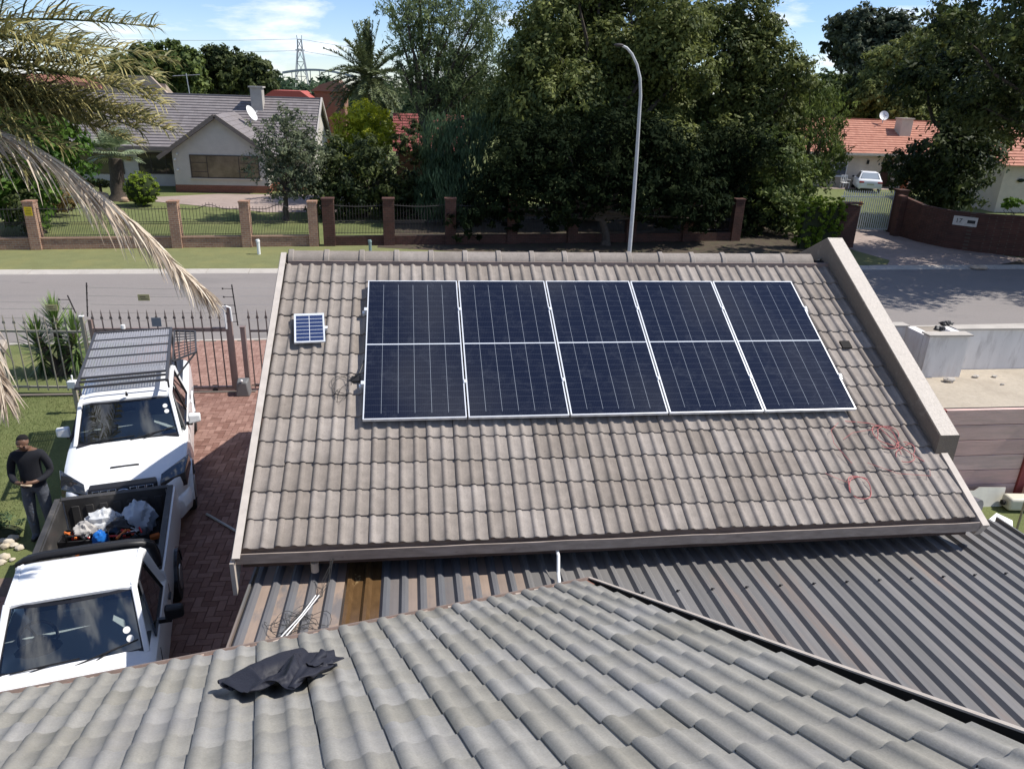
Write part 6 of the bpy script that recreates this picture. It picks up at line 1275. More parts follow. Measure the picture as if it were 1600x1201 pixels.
m_liner = mat('scuffed_black_liner', (.05, .048, .047), rough=.5, noise=(4, .4, 5), stain=[(3, (.18, .16, .14), .58, .74, .7)])
ln = MB(); ln.box(-.70, .70, y0 + .06, y1 - .03, .50, .54)
for s_ in (-1, 1): ln.box(s_ * .695 - .012, s_ * .695 + .012, y0 + .05, y1 - .03, .54, 1.062); ln.box(s_ * .735 - .045, s_ * .735 + .030, y0 + .02, y1, 1.055, 1.082)
ln.box(-.68, .68, y0 + .055, y0 + .08, .54, 1.07)
for i in range(12): x = -.62 + i * .113; ln.box(x - .02, x + .02, y0 + .1, y1 - .06, .541, .553)
ln.box(-.24 - .46, -.42, 3.35, 3.9, .54, .72); ln.box(.42, .70 - .02, 3.35, 3.9, .54, .72)
ln.build('bed_liner', m_liner, bed, bevel=.008, **kw)
tg_ = MB(); tg_.box(-.70, .70, y1 - .025, y1 + .03, .48, 1.045); tgo = tg_.build('tailgate', m_white, T2, bevel=.012, **kw)
tl = MB(); tl.box(-.66, .66, y1 - .055, y1 - .028, .52, 1.065); tl.box(-.70, .70, y1 - .055, y1 + .035, 1.048, 1.075)
for i in range(7): tl.box(-.58 + i * .18, -.48 + i * .18, y1 - .07, y1 - .056, .60, .96)
tl.build('tailgate_liner', m_liner, tgo, bevel=.006, **kw)
for s_ in (-1, 1): q = MB(); q.box(s_ * .745 - .045, s_ * .745 + .045, y1 - .0, y1 + .04, .62, .95); q.build('tail_lamp', mat('red_lamp', (.4, .02, .02), rough=.2, coat=1), T2, bevel=.01, **kw)
sp3 = MB()
for (dy, dz, r_) in ((2.68, 1.50, .045), (2.80, 1.46, .032)):
    sp3.tube([(-.72, dy + .14, 1.08), (-.72, dy + .10, 1.22), (-.69, dy + .04, dz - .07), (-.60, dy, dz - .005), (-.45, dy - .01, dz + .02), (0, dy - .02, dz + .035), (.45, dy - .01, dz + .02), (.60, dy, dz - .005), (.69, dy + .04, dz - .07), (.72, dy + .10, 1.22), (.72, dy + .14, 1.08)], r_, 12)
for x in (-.35, .35): sp3.beam((x, 2.66, 1.50), (x, 2.82, 1.47), .05, .03)
sp3.build('roll_bar', m_black, T2, smooth=True, **kw)
T2M = WM[T2.name]
def W2(x, y, z): v = T2M @ Vector((x, y, z)); return (v.x, v.y, v.z)
# --- things lying in the load bed
def crumple(b, c, r, n=26, m=18, amp=.28, seed=0, sq=1.0):
    rs = np.random.default_rng(seed); ks = rs.normal(size=(9, 3)) * 2.2; ph = rs.uniform(0, 6, 9); am = rs.uniform(.3, 1, 9); am /= am.sum()
    c = Vector(c); vs = []; fs = []
    for i in range(m + 1):
        th = math.pi * i / m
        for j in range(n):
            p_ = 2 * math.pi * j / n; d = np.array([math.sin(th) * math.cos(p_), math.sin(th) * math.sin(p_), math.cos(th)])
            k = 1 + amp * float(sum(a * (1 - 2 * abs(math.sin(kk @ d * 1.5 + q_)) ** 1.5) for a, kk, q_ in zip(am, ks, ph))) + rs.uniform(-.015, .015)
            vs.append(c + Vector((d[0] * r[0] * k, d[1] * r[1] * k, max(-.8, d[2]) * r[2] * k)))
    for i in range(m):
        for j in range(n): fs.append((i * n + j, (i + 1) * n + j, (i + 1) * n + (j + 1) % n, i * n + (j + 1) % n))
    b.add(vs, fs)
m_bag = mat('white_thin_plastic', (.80, .82, .84), rough=.3, spec=.5, sub=.3); m_bagb = mat('milky_blue_plastic', (.52, .58, .66), rough=.3, spec=.5, sub=.3)
def bag(lab, x, y, z, r, m_, seed, amp=.3, handles=0):
    t = thing('plastic_bag', lab, 'bag', W2(x, y, z), R_(12)); q = MB(); crumple(q, (0, 0, r[2] * .8), r, amp=amp, seed=seed); q.build('bag', m_, t, world=False, smooth=True)
    if handles:
        for s in (-1, 1)[:handles]:
            q = MB(); q.tube([(-r[0] * .75, s * .03, r[2] * 1.1), (-r[0] * 1.15, .02 * s, r[2] * 1.45), (-r[0] * 1.25, .06, r[2] * 1.1), (-r[0] * .95, .1, r[2] * .8)], [.02, .012, .012, .02], 6); q.build('handle', m_, t, world=False)
    return t
bag('crumpled white plastic bag heaped in the middle of the load bed', -.17, 4.60, .66, (.24, .17, .17), m_bag, 3, .5)
bag('knotted milky blue-white plastic bag at the right of the load bed', .30, 4.50, .60, (.23, .27, .26), m_bagb, 5, .32, 1)
bag('glossy black bin bag between the tool bags', .14, 4.36, .68, (.24, .16, .15), m_trim, 8, .3)
bag('small bright blue plastic bag at the front middle of the load bed', -.15, 4.16, .62, (.10, .10, .15), mat('bright_blue_plastic', (.02, .16, .55), rough=.3, sub=.15), 9, .45)
bag('grey cloth bundle on top of the left tool bag', -.36, 4.36, .74, (.15, .12, .11), mat('pale_grey_cloth', (.42, .40, .38), rough=.9), 12, .5)
def toolbag(lab, x, y, w_, d_, h, seed):
    rs = random.Random(seed); t = thing('tool_bag', lab, 'tool bag', W2(x, y, .555), R_(12) + rs.uniform(-.2, .2)); q = MB(); th = .02
    q.box(-w_, w_, -d_, d_, 0, .02); q.box(-w_, w_, -d_, -d_ + th, .02, h); q.box(-w_, w_, d_ - th, d_, .02, h); q.box(-w_, -w_ + th, -d_ + th, d_ - th, .02, h); q.box(w_ - th, w_, -d_ + th, d_ - th, .02, h)
    q.build('bag_body', m_black, t, world=False, bevel=.01)
    q = MB(); q.tube([(-w_ * .5, -d_, h), (-w_ * .3, -d_ * 1.2, h + .10), (w_ * .3, -d_ * 1.2, h + .10), (w_ * .5, -d_, h)], .012, 6); q.build('handle', m_black, t, world=False)
    cols = [mat('tool_red', (.5, .03, .03), rough=.4), mat('tool_orange', (.65, .17, .04), rough=.5), MATS['galvanised_metal'], m_plasticw, m_black]
    for i in range(16):
        q = MB(); a = rs.uniform(0, 3.1); cx_, cy_, L_ = rs.uniform(-w_ * .6, w_ * .6), rs.uniform(-d_ * .6, d_ * .6), rs.uniform(.05, .11); zc = h + rs.uniform(-.05, .03)
        q.tube([(cx_ - L_ * math.cos(a), cy_ - L_ * math.sin(a), zc), (cx_ + L_ * math.cos(a), cy_ + L_ * math.sin(a), zc + rs.uniform(-.02, .05))], rs.choice((.008, .012, .018)), 6); o = q.build('hand_tool', cols[i % 5], t, world=False)
toolbag('open black tool bag at the left of the load bed', -.42, 4.34, .24, .16, .22, 1)
toolbag('open black tool bag at the right behind the roll bar', .20, 4.20, .25, .17, .24, 2)
q = MB(); q.beam(W2(.36, 4.22, .62), W2(.58, 4.26, .64), .08, .07); q.beam(W2(.38, 4.20, .62), W2(.36, 4.10, .60), .05, .06); tag(q.build('power_drill', MATS['tool_orange'], bevel=.015), 'orange power drill lying at the right side of the load bed', 'drill')
q = MB(); q.tube([W2(.40, 3.95, .60), W2(.52, 3.88, .64), W2(.56, 3.98, .60), W2(.45, 4.06, .62), W2(.38, 3.96, .60)], .012, 6); tag(q.build('cable', m_plasticw), 'pale coiled cord in the right front corner of the load bed', 'cable')
q = MB(); q.beam(W2(-.43, 3.98, .66), W2(-.33, 3.99, .78), .09, .02); tag(q.build('tag', MATS['tool_orange']), 'small orange packet hanging at the left tool bag', 'packet')
q = MB(); q.obox(W2(.66, 2.85, 1.20), (.10, .18, .24), Matrix.Rotation(R_(12), 3, 'Z')); 
# ------------------------------------------------------------------ white saloon by the far house
car = thing('car', 'white saloon car seen from behind on the lawn of the red-tiled house', 'car', (35.35, 55.9, 0), R_(-24))
def csec(y, hw, zt, zb=.25): return section(y, hw, zt, zb, .02)
q = MB(); q.loft([csec(0, .70, .80, .35), csec(.08, .84, .92), csec(.6, .90, 1.0), csec(1.2, .91, .98), csec(3.2, .90, .95), csec(4.2, .86, .80), csec(4.5, .70, .66)]); q.build('body', m_white, car, smooth=True, fixn=True, **kw)
q = MB(); q.hexa([(-.76, .70, .98), (.76, .70, .98), (.76, 3.3, .93), (-.76, 3.3, .93), (-.58, 1.25, 1.42), (.58, 1.25, 1.42), (.58, 2.5, 1.42), (-.58, 2.5, 1.42)]); q.build('cabin', m_trim, car, bevel=.05, **kw)
q = MB(); q.hexa([(-.60, 1.20, 1.415), (.60, 1.20, 1.415), (.60, 2.55, 1.415), (-.60, 2.55, 1.415), (-.54, 1.30, 1.47), (.54, 1.30, 1.47), (.54, 2.5, 1.47), (-.54, 2.5, 1.47)]); q.build('roof', m_white, car, bevel=.02, **kw)
q = MB(); [q.beam((s_ * .76, .72, .98), (s_ * .59, 1.24, 1.42), .09, .05) for s_ in (-1, 1)]; q.build('pillars', m_white, car, **kw)
q = MB(); q.add([(-.66, .735, 1.03), (.66, .735, 1.03), (.52, 1.215, 1.41), (-.52, 1.215, 1.41)], [(0, 1, 2, 3)]); q.build('rear_window', mat('silvery_glass', (.30, .34, .38), rough=.15, spec=.9), car, **kw)
for s_ in (-1, 1):
    q = MB(); q.box(s_ * .66 - .17, s_ * .66 + .17, -.02, .10, .74, .86); q.build('tail_lamp', MATS['red_lamp'], car, bevel=.02, **kw)
    q = MB(); q.box(s_ * 1.0 - .09, s_ * 1.0 + .09, 2.7, 2.8, .92, 1.05); q.build('wing_mirror', m_trim, car, bevel=.02, **kw)
    for y in (.85, 3.55): wheel(car, s_ * .90, y, .32, .2)
q = MB(); q.box(-.26, .26, -.012, .02, .60, .71); q.build('number_plate', mat('pale_plate', (.55, .55, .4), rough=.5), car, **kw)

# ------------------------------------------------------------------ person
pers = thing('person', 'man in black jersey and grey jeans looking down at a phone', 'person', (-5.66, 10.72, .0), R_(8))
J = {}
def addj(n, p, r): J[n] = (p, r)
addj('pelvis', (0, 0, .98), (.165, .125)); addj('belly', (0, -.01, 1.12), (.172, .130)); addj('chest', (0, .0, 1.33), (.182, .13)); addj('ub', (0, .005, 1.45), (.14, .10)); addj('neck', (0, -.015, 1.555), (.06, .06)); addj('jaw', (0, -.075, 1.625), (.062, .07)); addj('skull', (0, -.085, 1.70), (.078, .092)); addj('top', (0, -.07, 1.775), (.062, .075)); addj('nose', (0, -.178, 1.665), (.014, .016))
for s, n in ((-1, 'L'), (1, 'R')):
    addj('sh' + n, (s * .178, .0, 1.462), (.082, .082)); addj('ua' + n, (s * .235, .01, 1.33), (.064, .064)); addj('el' + n, (s * .262, .0, 1.17), (.054, .054)); addj('fa' + n, (s * .20, -.14, 1.12), (.047, .047)); addj('wr' + n, (s * .105, -.245, 1.12), (.032, .030)); addj('pa' + n, (s * .055, -.30, 1.125), (.034, .022))
    addj('hip' + n, (s * .095, .0, .91), (.105, .105)); addj('th' + n, (s * .105, -.01, .72), (.092, .095)); addj('kn' + n, (s * .11, -.02, .50), (.072, .075)); addj('ca' + n, (s * .115, .01, .30), (.068, .072)); addj('an' + n, (s * .12, .02, .09), (.055, .058)); addj('to' + n, (s * .145, -.11, .045), (.045, .038)); addj('ear' + n, (s * .088, -.075, 1.685), (.012, .018))
E_ = [('pelvis', 'belly'), ('belly', 'chest'), ('chest', 'ub'), ('ub', 'neck'), ('neck', 'jaw'), ('jaw', 'skull'), ('skull', 'top'), ('jaw', 'nose')]
for n in 'LR': E_ += [('ub', 'sh' + n), ('sh' + n, 'ua' + n), ('ua' + n, 'el' + n), ('el' + n, 'fa' + n), ('fa' + n, 'wr' + n), ('wr' + n, 'pa' + n), ('pelvis', 'hip' + n), ('hip' + n, 'th' + n), ('th' + n, 'kn' + n), ('kn' + n, 'ca' + n), ('ca' + n, 'an' + n), ('an' + n, 'to' + n), ('skull', 'ear' + n)]
names = list(J)
# fingers curl from the palm
for s, n in ((-1, 'L'), (1, 'R')):
    for k in range(4):
        b0 = (s * (.035 - .002 * k), -.318 + .004 * k, 1.150 - .018 * k); b1 = (s * .008, -.335 + .004 * k, 1.142 - .018 * k); b2 = (s * -.012, -.318, 1.138 - .018 * k)
        for i, pt_ in enumerate((b0, b1, b2)): J[f'f{n}{k}{i}'] = (pt_, (.009 - .001 * i, .009 - .001 * i))
        E_ += [('pa' + n, f'f{n}{k}0'), (f'f{n}{k}0', f'f{n}{k}1'), (f'f{n}{k}1', f'f{n}{k}2')]
    J[f't{n}0'] = ((s * .045, -.30, 1.158), (.011, .011)); J[f't{n}1'] = ((s * .018, -.315, 1.168), (.009, .009)); E_ += [('pa' + n, f't{n}0'), (f't{n}0', f't{n}1')]
names = list(J); me = bpy.data.meshes.new('body_cage'); me.from_pydata([J[n][0] for n in names], [(names.index(a), names.index(b_)) for a, b_ in E_], [])
tmp = bpy.data.objects.new('tmp_body', me); COL.objects.link(tmp); md = tmp.modifiers.new('skin', 'SKIN'); md.use_smooth_shade = True; md.branch_smoothing = .4
for i, n in enumerate(names): me.skin_vertices[0].data[i].radius = J[n][1]
me.skin_vertices[0].data[0].use_root = True; ss = tmp.modifiers.new('sub', 'SUBSURF'); ss.levels = 2; ss.render_levels = 2
dg = bpy.context.evaluated_depsgraph_get(); bm_ = bpy.data.meshes.new_from_object(tmp.evaluated_get(dg)); bpy.data.objects.remove(tmp)
bm_.name = 'person_body'; bm_.materials.clear()
m_skin = mat('brown_skin', (.15, .08, .052), rough=.5, spec=.4); m_jersey = mat('black_knit_jersey', (.012, .013, .018), rough=.9, bump=(80, .5, .01), noise=(6, .3, 4)); m_jeans = mat('grey_work_jeans', (.075, .082, .10), rough=.9, noise=(9, .3, 5), bump=(14, .8, .03), stain=(9, (.04, .16, .36), .62, .70, .8)); m_shoe = mat('black_shoe', (.015, .014, .014), rough=.6)
for m_ in (m_skin, m_jersey, m_jeans, m_shoe): bm_.materials.append(m_)
for pl in bm_.polygons:
    c = pl.center; i = 1
    if c.z > 1.525 and abs(c.x) < .14: i = 0
    elif c.y < -.235 and c.z > 1.0: i = 0
    elif c.z < .085: i = 3
    elif c.z < .96: i = 2
    pl.material_index = i; pl.use_smooth = True
bo = bpy.data.objects.new('body', bm_); COL.objects.link(bo); bo.parent = pers; WM[bo.name] = WM[pers.name]
q = MB(); q.ball((0, -.046, 1.728), (.076, .082, .068), 16, 10, wob=.03); q.build('hair', mat('black_short_hair', (.010, .009, .009), rough=1, bump=(300, .6, .004)), pers, world=False, smooth=True)
q = MB(); 
for s_ in (-1, 1): q.ball((s_ * .030, -.160, 1.690), (.012, .006, .006), 8, 5)
q.build('eyes', m_black, pers, world=False)
q = MB(); q.box(-.022, .022, -.155, -.15, 1.628, 1.634); q.build('mouth', mat('dark_lips', (.10, .035, .03), rough=.5), pers, world=False)
ph_ = MB(); pm = WM[pers.name]; ph_.obox(pm @ Vector((0.02, -.325, 1.118)), (.14, .05, .014), Matrix.Rotation(R_(8), 3, 'Z') @ Matrix.Rotation(.25, 3, 'Y'), 0); tag(ph_.build('phone', mat('pale_phone', (.45, .36, .26), rough=.3), bevel=.004), 'small pale phone held in the hands of the man in black', 'phone')
# ------------------------------------------------------------------ rockery shrub at the lawn edge
for i in range(34):
    x = -6.5 + random.uniform(-.55, .62); y = 10.45 + random.uniform(-.42, .28); r = random.uniform(.04, .10)
    q = MB(); q.ball((x, y, r * .4), (r, r * .85, r * .6), 8, 5, random.random(), wob=.15); tag(q.build('stone', mat('cream_pebble', (.42, .36, .26), (.58, .52, .42), rough=.95, noise=(20, .15, 3)), smooth=True), 'cream stone in the small bed at the edge of the lawn behind the man', 'stone', 'cream bed stones near the man')
t = thing('ground_shrub', 'low blue-green spreading shrub over cream stones, left of the man', 'shrub', (-6.5, 10.9, 0)); V, T = crown([(-6.7, 10.85, .12, .28), (-6.35, 10.9, .13, .28), (-6.05, 10.8, .1, .18), (-6.9, 10.7, .1, .2)], .028, 60, clump=.25, flat=.5, tint_mu=.4); quads_object('foliage', V, T, lf_blue, t)
q = MB(); q.ball((-6.45, 10.87, .06), (.4, .18, .10), 12, 6); q.build('stems', MATS['dark_stems'], t)

# ------------------------------------------------------------------ lawn blades near the camera side
n = 52000; px = rng.uniform(-9.5, -5.85, n); py = rng.uniform(8.6, 16.6, n); keep = (px < -5.85 - np.clip((py - 9.4) * .25, 0, 1.3) + .02); px, py = px[keep], py[keep]; n = len(px)
C = np.stack([px, py, np.full(n, .012)], 1); az = rng.uniform(0, 6.28, n); h = rng.uniform(.012, .032, n); ww = rng.uniform(.003, .006, n)
dx = np.stack([np.cos(az), np.sin(az), np.zeros(n)], 1) * ww[:, None]; up_ = np.stack([rng.normal(0, .012, n), rng.normal(0, .012, n), h], 1)
quads_object('lawn_blades', np.stack([C - dx, C + dx, C + up_ + dx * .2, C + up_ - dx * .2], 1), rng.random(n), mat('grass_blade', (.08, .115, .028), (.21, .24, .085), rough=.7, sub=.2))['kind'] = 'stuff'
o = bpy.data.objects['lawn_blades']; o['label'] = 'short mown grass blades on the lawn beside the pickups'; o['category'] = 'grass'
# fallen dry leaves as small litter on lawn
# ------------------------------------------------------------------ neighbour's yard on the right
m_wwall = mat('whitewashed_plaster', (.72, .70, .68), rough=.9, noise=(2, .1, 5), stain=[(2.2, (.34, .31, .29), .52, .72, .6), (.8, (.48, .38, .33), .56, .72, .5), (9, (.30, .28, .26), .64, .74, .5)], stretch=(2, 2, .5))
m_pink = mat('faded_pink_precast', (.66, .42, .37), (.70, .50, .44), rough=.9, noise=(5, .12, 5), bump=(25, .5, .012), stain=[(3, (.42, .32, .26), .5, .72, .5)], stretch=(.4, 1, 3))
m_redp = mat('oxide_red_post', (.26, .06, .055), rough=.8, noise=(7, .15, 4))
ng = thing('neighbour_outbuilding', 'flat concrete-roofed outbuilding with white parapet walls beyond the garage parapet', 'building', (12, 12.5, 0)); SZ = 1.8
q = MB(); q.box(9.0, 17, 10.90, 13.0, 1.66, SZ); q.build('roof_slab', m_slab, ng)
q = MB(); q.box(9.05, 17, 10.98, 13.1, 0, 1.65); q.build('wall', m_wwall, ng)
q = MB(); q.box(10.45, 17, 12.75, 12.93, SZ, 2.62); q.box(6.9, 9.64, 13.05, 13.23, SZ, 2.60); q.box(9.62, 9.80, 12.53, 13.05, SZ, 2.60); q.build('parapet_wall', m_wwall, ng)
q = MB(); q.box(9.62, 10.44, 12.34, 12.52, SZ, 2.63); q.box(10.26, 10.44, 12.525, 12.95, SZ, 2.63); q.box(9.7, 10.3, 12.53, 12.95, SZ, 2.40); q.build('chimney_box', m_wwall, ng)
q = MB(); q.box(9.58, 10.48, 12.30, 12.54, 2.632, 2.66); q.box(10.44, 17, 12.72, 12.96, 2.622, 2.65); q.box(6.9, 9.66, 13.02, 13.26, 2.602, 2.63); q.build('coping', m_conc, ng)
for lab, x, y, z, s_ in (('dark rubber scrap on the white box wall', 9.98, 12.6, 2.70, .13), ('dark flat scrap lying on the back parapet wall', 10.42, 13.02, 2.67, .14)):
    q = MB(); crumple(q, (x, y, z), (s_, s_ * .5, .05), amp=.5, seed=int(x * 7)); tag(q.build('rubber_scrap', m_black), lab, 'scrap')
for lab, x, y, r in (('flat grey brick on the slab near the white box', 10.05, 12.1, .10), ('small stone on the slab under the back wall', 10.75, 12.3, .06), ('little stone further right on the slab', 11.15, 12.3, .05), ('dark pebble by itself in the middle of the slab', 11.0, 11.9, .035)):
    q = MB(); q.ball((x, y, SZ + r * .4), (r * 1.2, r * .8, r * .5), 8, 5, wob=.2); tag(q.build('stone', m_conc), lab, 'stone')
pw_ = thing('precast_wall', 'faded pink precast slab wall with dark red posts beside the grassy yard', 'wall', (11.5, 10.85, 0))
for i in range(6):
    for (xa, xb) in ((9.02, 10.84), (10.98, 12.7)):
        z0 = .02 + i * .298; q = MB(); q.box(xa, xb, 10.80 + random.uniform(-.004, .004), 10.86, z0, z0 + .288, random.random()); q.build('wall_slab', m_pink, pw_, bevel=.008)
for x in (10.91, 8.98, 12.78): q = MB(); q.box(x - .07, x + .07, 10.76, 10.885, 0, 1.815); q.build('post', m_redp, pw_)
t = thing('white_board', 'broken white board leaning on the foot of the pink wall', 'board', (10.0, 10.6, 0)); q = MB(); pb_ = [(9.45, 0), (10.45, 0), (10.52, .34), (10.0, .36), (9.9, .30), (9.4, .33)]
q.prism(pb_, 0, .015, 'y'); q.xf(Matrix.Translation((0, 10.55, .0)) @ Matrix.Rotation(R_(-18), 4, 'X')); q.build('panel', mat('off_white_board', (.58, .56, .48), rough=.8, noise=(4, .15, 4)), t)
t = thing('plastic_tank', 'cream rectangular plastic container lying on the grass by the pink wall', 'container', (10.65, 10.45, 0)); q = MB(); q.obox((10.70, 10.42, .15), (.62, .26, .24), Matrix.Rotation(R_(-6), 3, 'Z')); q.build('tub', mat('cream_plastic', (.60, .57, .46), rough=.5), t, bevel=.05, bseg=3); q = MB(); q.tube([(10.36, 10.44, .15), (10.32, 10.445, .15)], .05, 10); q.build('cap', m_dark, t)
t = thing('bucket', 'upright cream bucket at the right edge beside the container', 'bucket', (11.1, 10.58, 0)); q = MB(); lathe(q, (11.12, 10.58, .01), [(.02, 0), (.12, 0), (.15, .30), (.165, .31), (.165, .33), (.14, .33), (.12, .05)]); q.build('pail', MATS['cream_plastic'], t, smooth=True)
q = MB(); q.add([(9.72, 10.02, .045), (10.05, 9.80, .03), (10.22, 10.02, .04), (10.06, 10.22, .08)], [(0, 1, 2, 3)]); q.add([(9.72, 10.02, .035), (10.05, 9.80, .02), (10.22, 10.02, .03), (10.06, 10.22, .07)], [(3, 2, 1, 0)]); tag(q.build('paper_sheet', m_plasticw), 'white sheet lying flat on the grass of the right yard', 'sheet')
t = thing('barrel', 'dark grey barrel lying half hidden behind the garage verge', 'barrel', (9.4, 10.4, 0)); q = MB(); q.tube([(9.25, 10.75, .22), (9.55, 10.1, .22)], .2, 18); q.build('drum', mat('grey_barrel_plastic', (.13, .125, .14), rough=.45), t, smooth=True); q = MB(); q.tube([(9.245, 10.76, .22), (9.24, 10.77, .22)], .16, 18); q.build('opening', m_black, t)
t = thing('cane', 'thin pale stake standing in the right yard', 'stake', (9.6, 9.3, 0)); q = MB(); q.tube([(9.62, 9.3, 0), (9.60, 9.3, .95)], .018, 7); q.build('stick', mat('weathered_stick', (.34, .30, .20), rough=.9), t)

# ------------------------------------------------------------------ jacket on the near roof
jk = thing('jacket', 'crumpled black jacket lying on the grey roof tiles', 'jacket', NP(2.6, 1.05, .06))
m_nyl = mat('black_nylon', (.020, .021, .030), rough=.6, spec=.35, bump=(40, .4, .01))
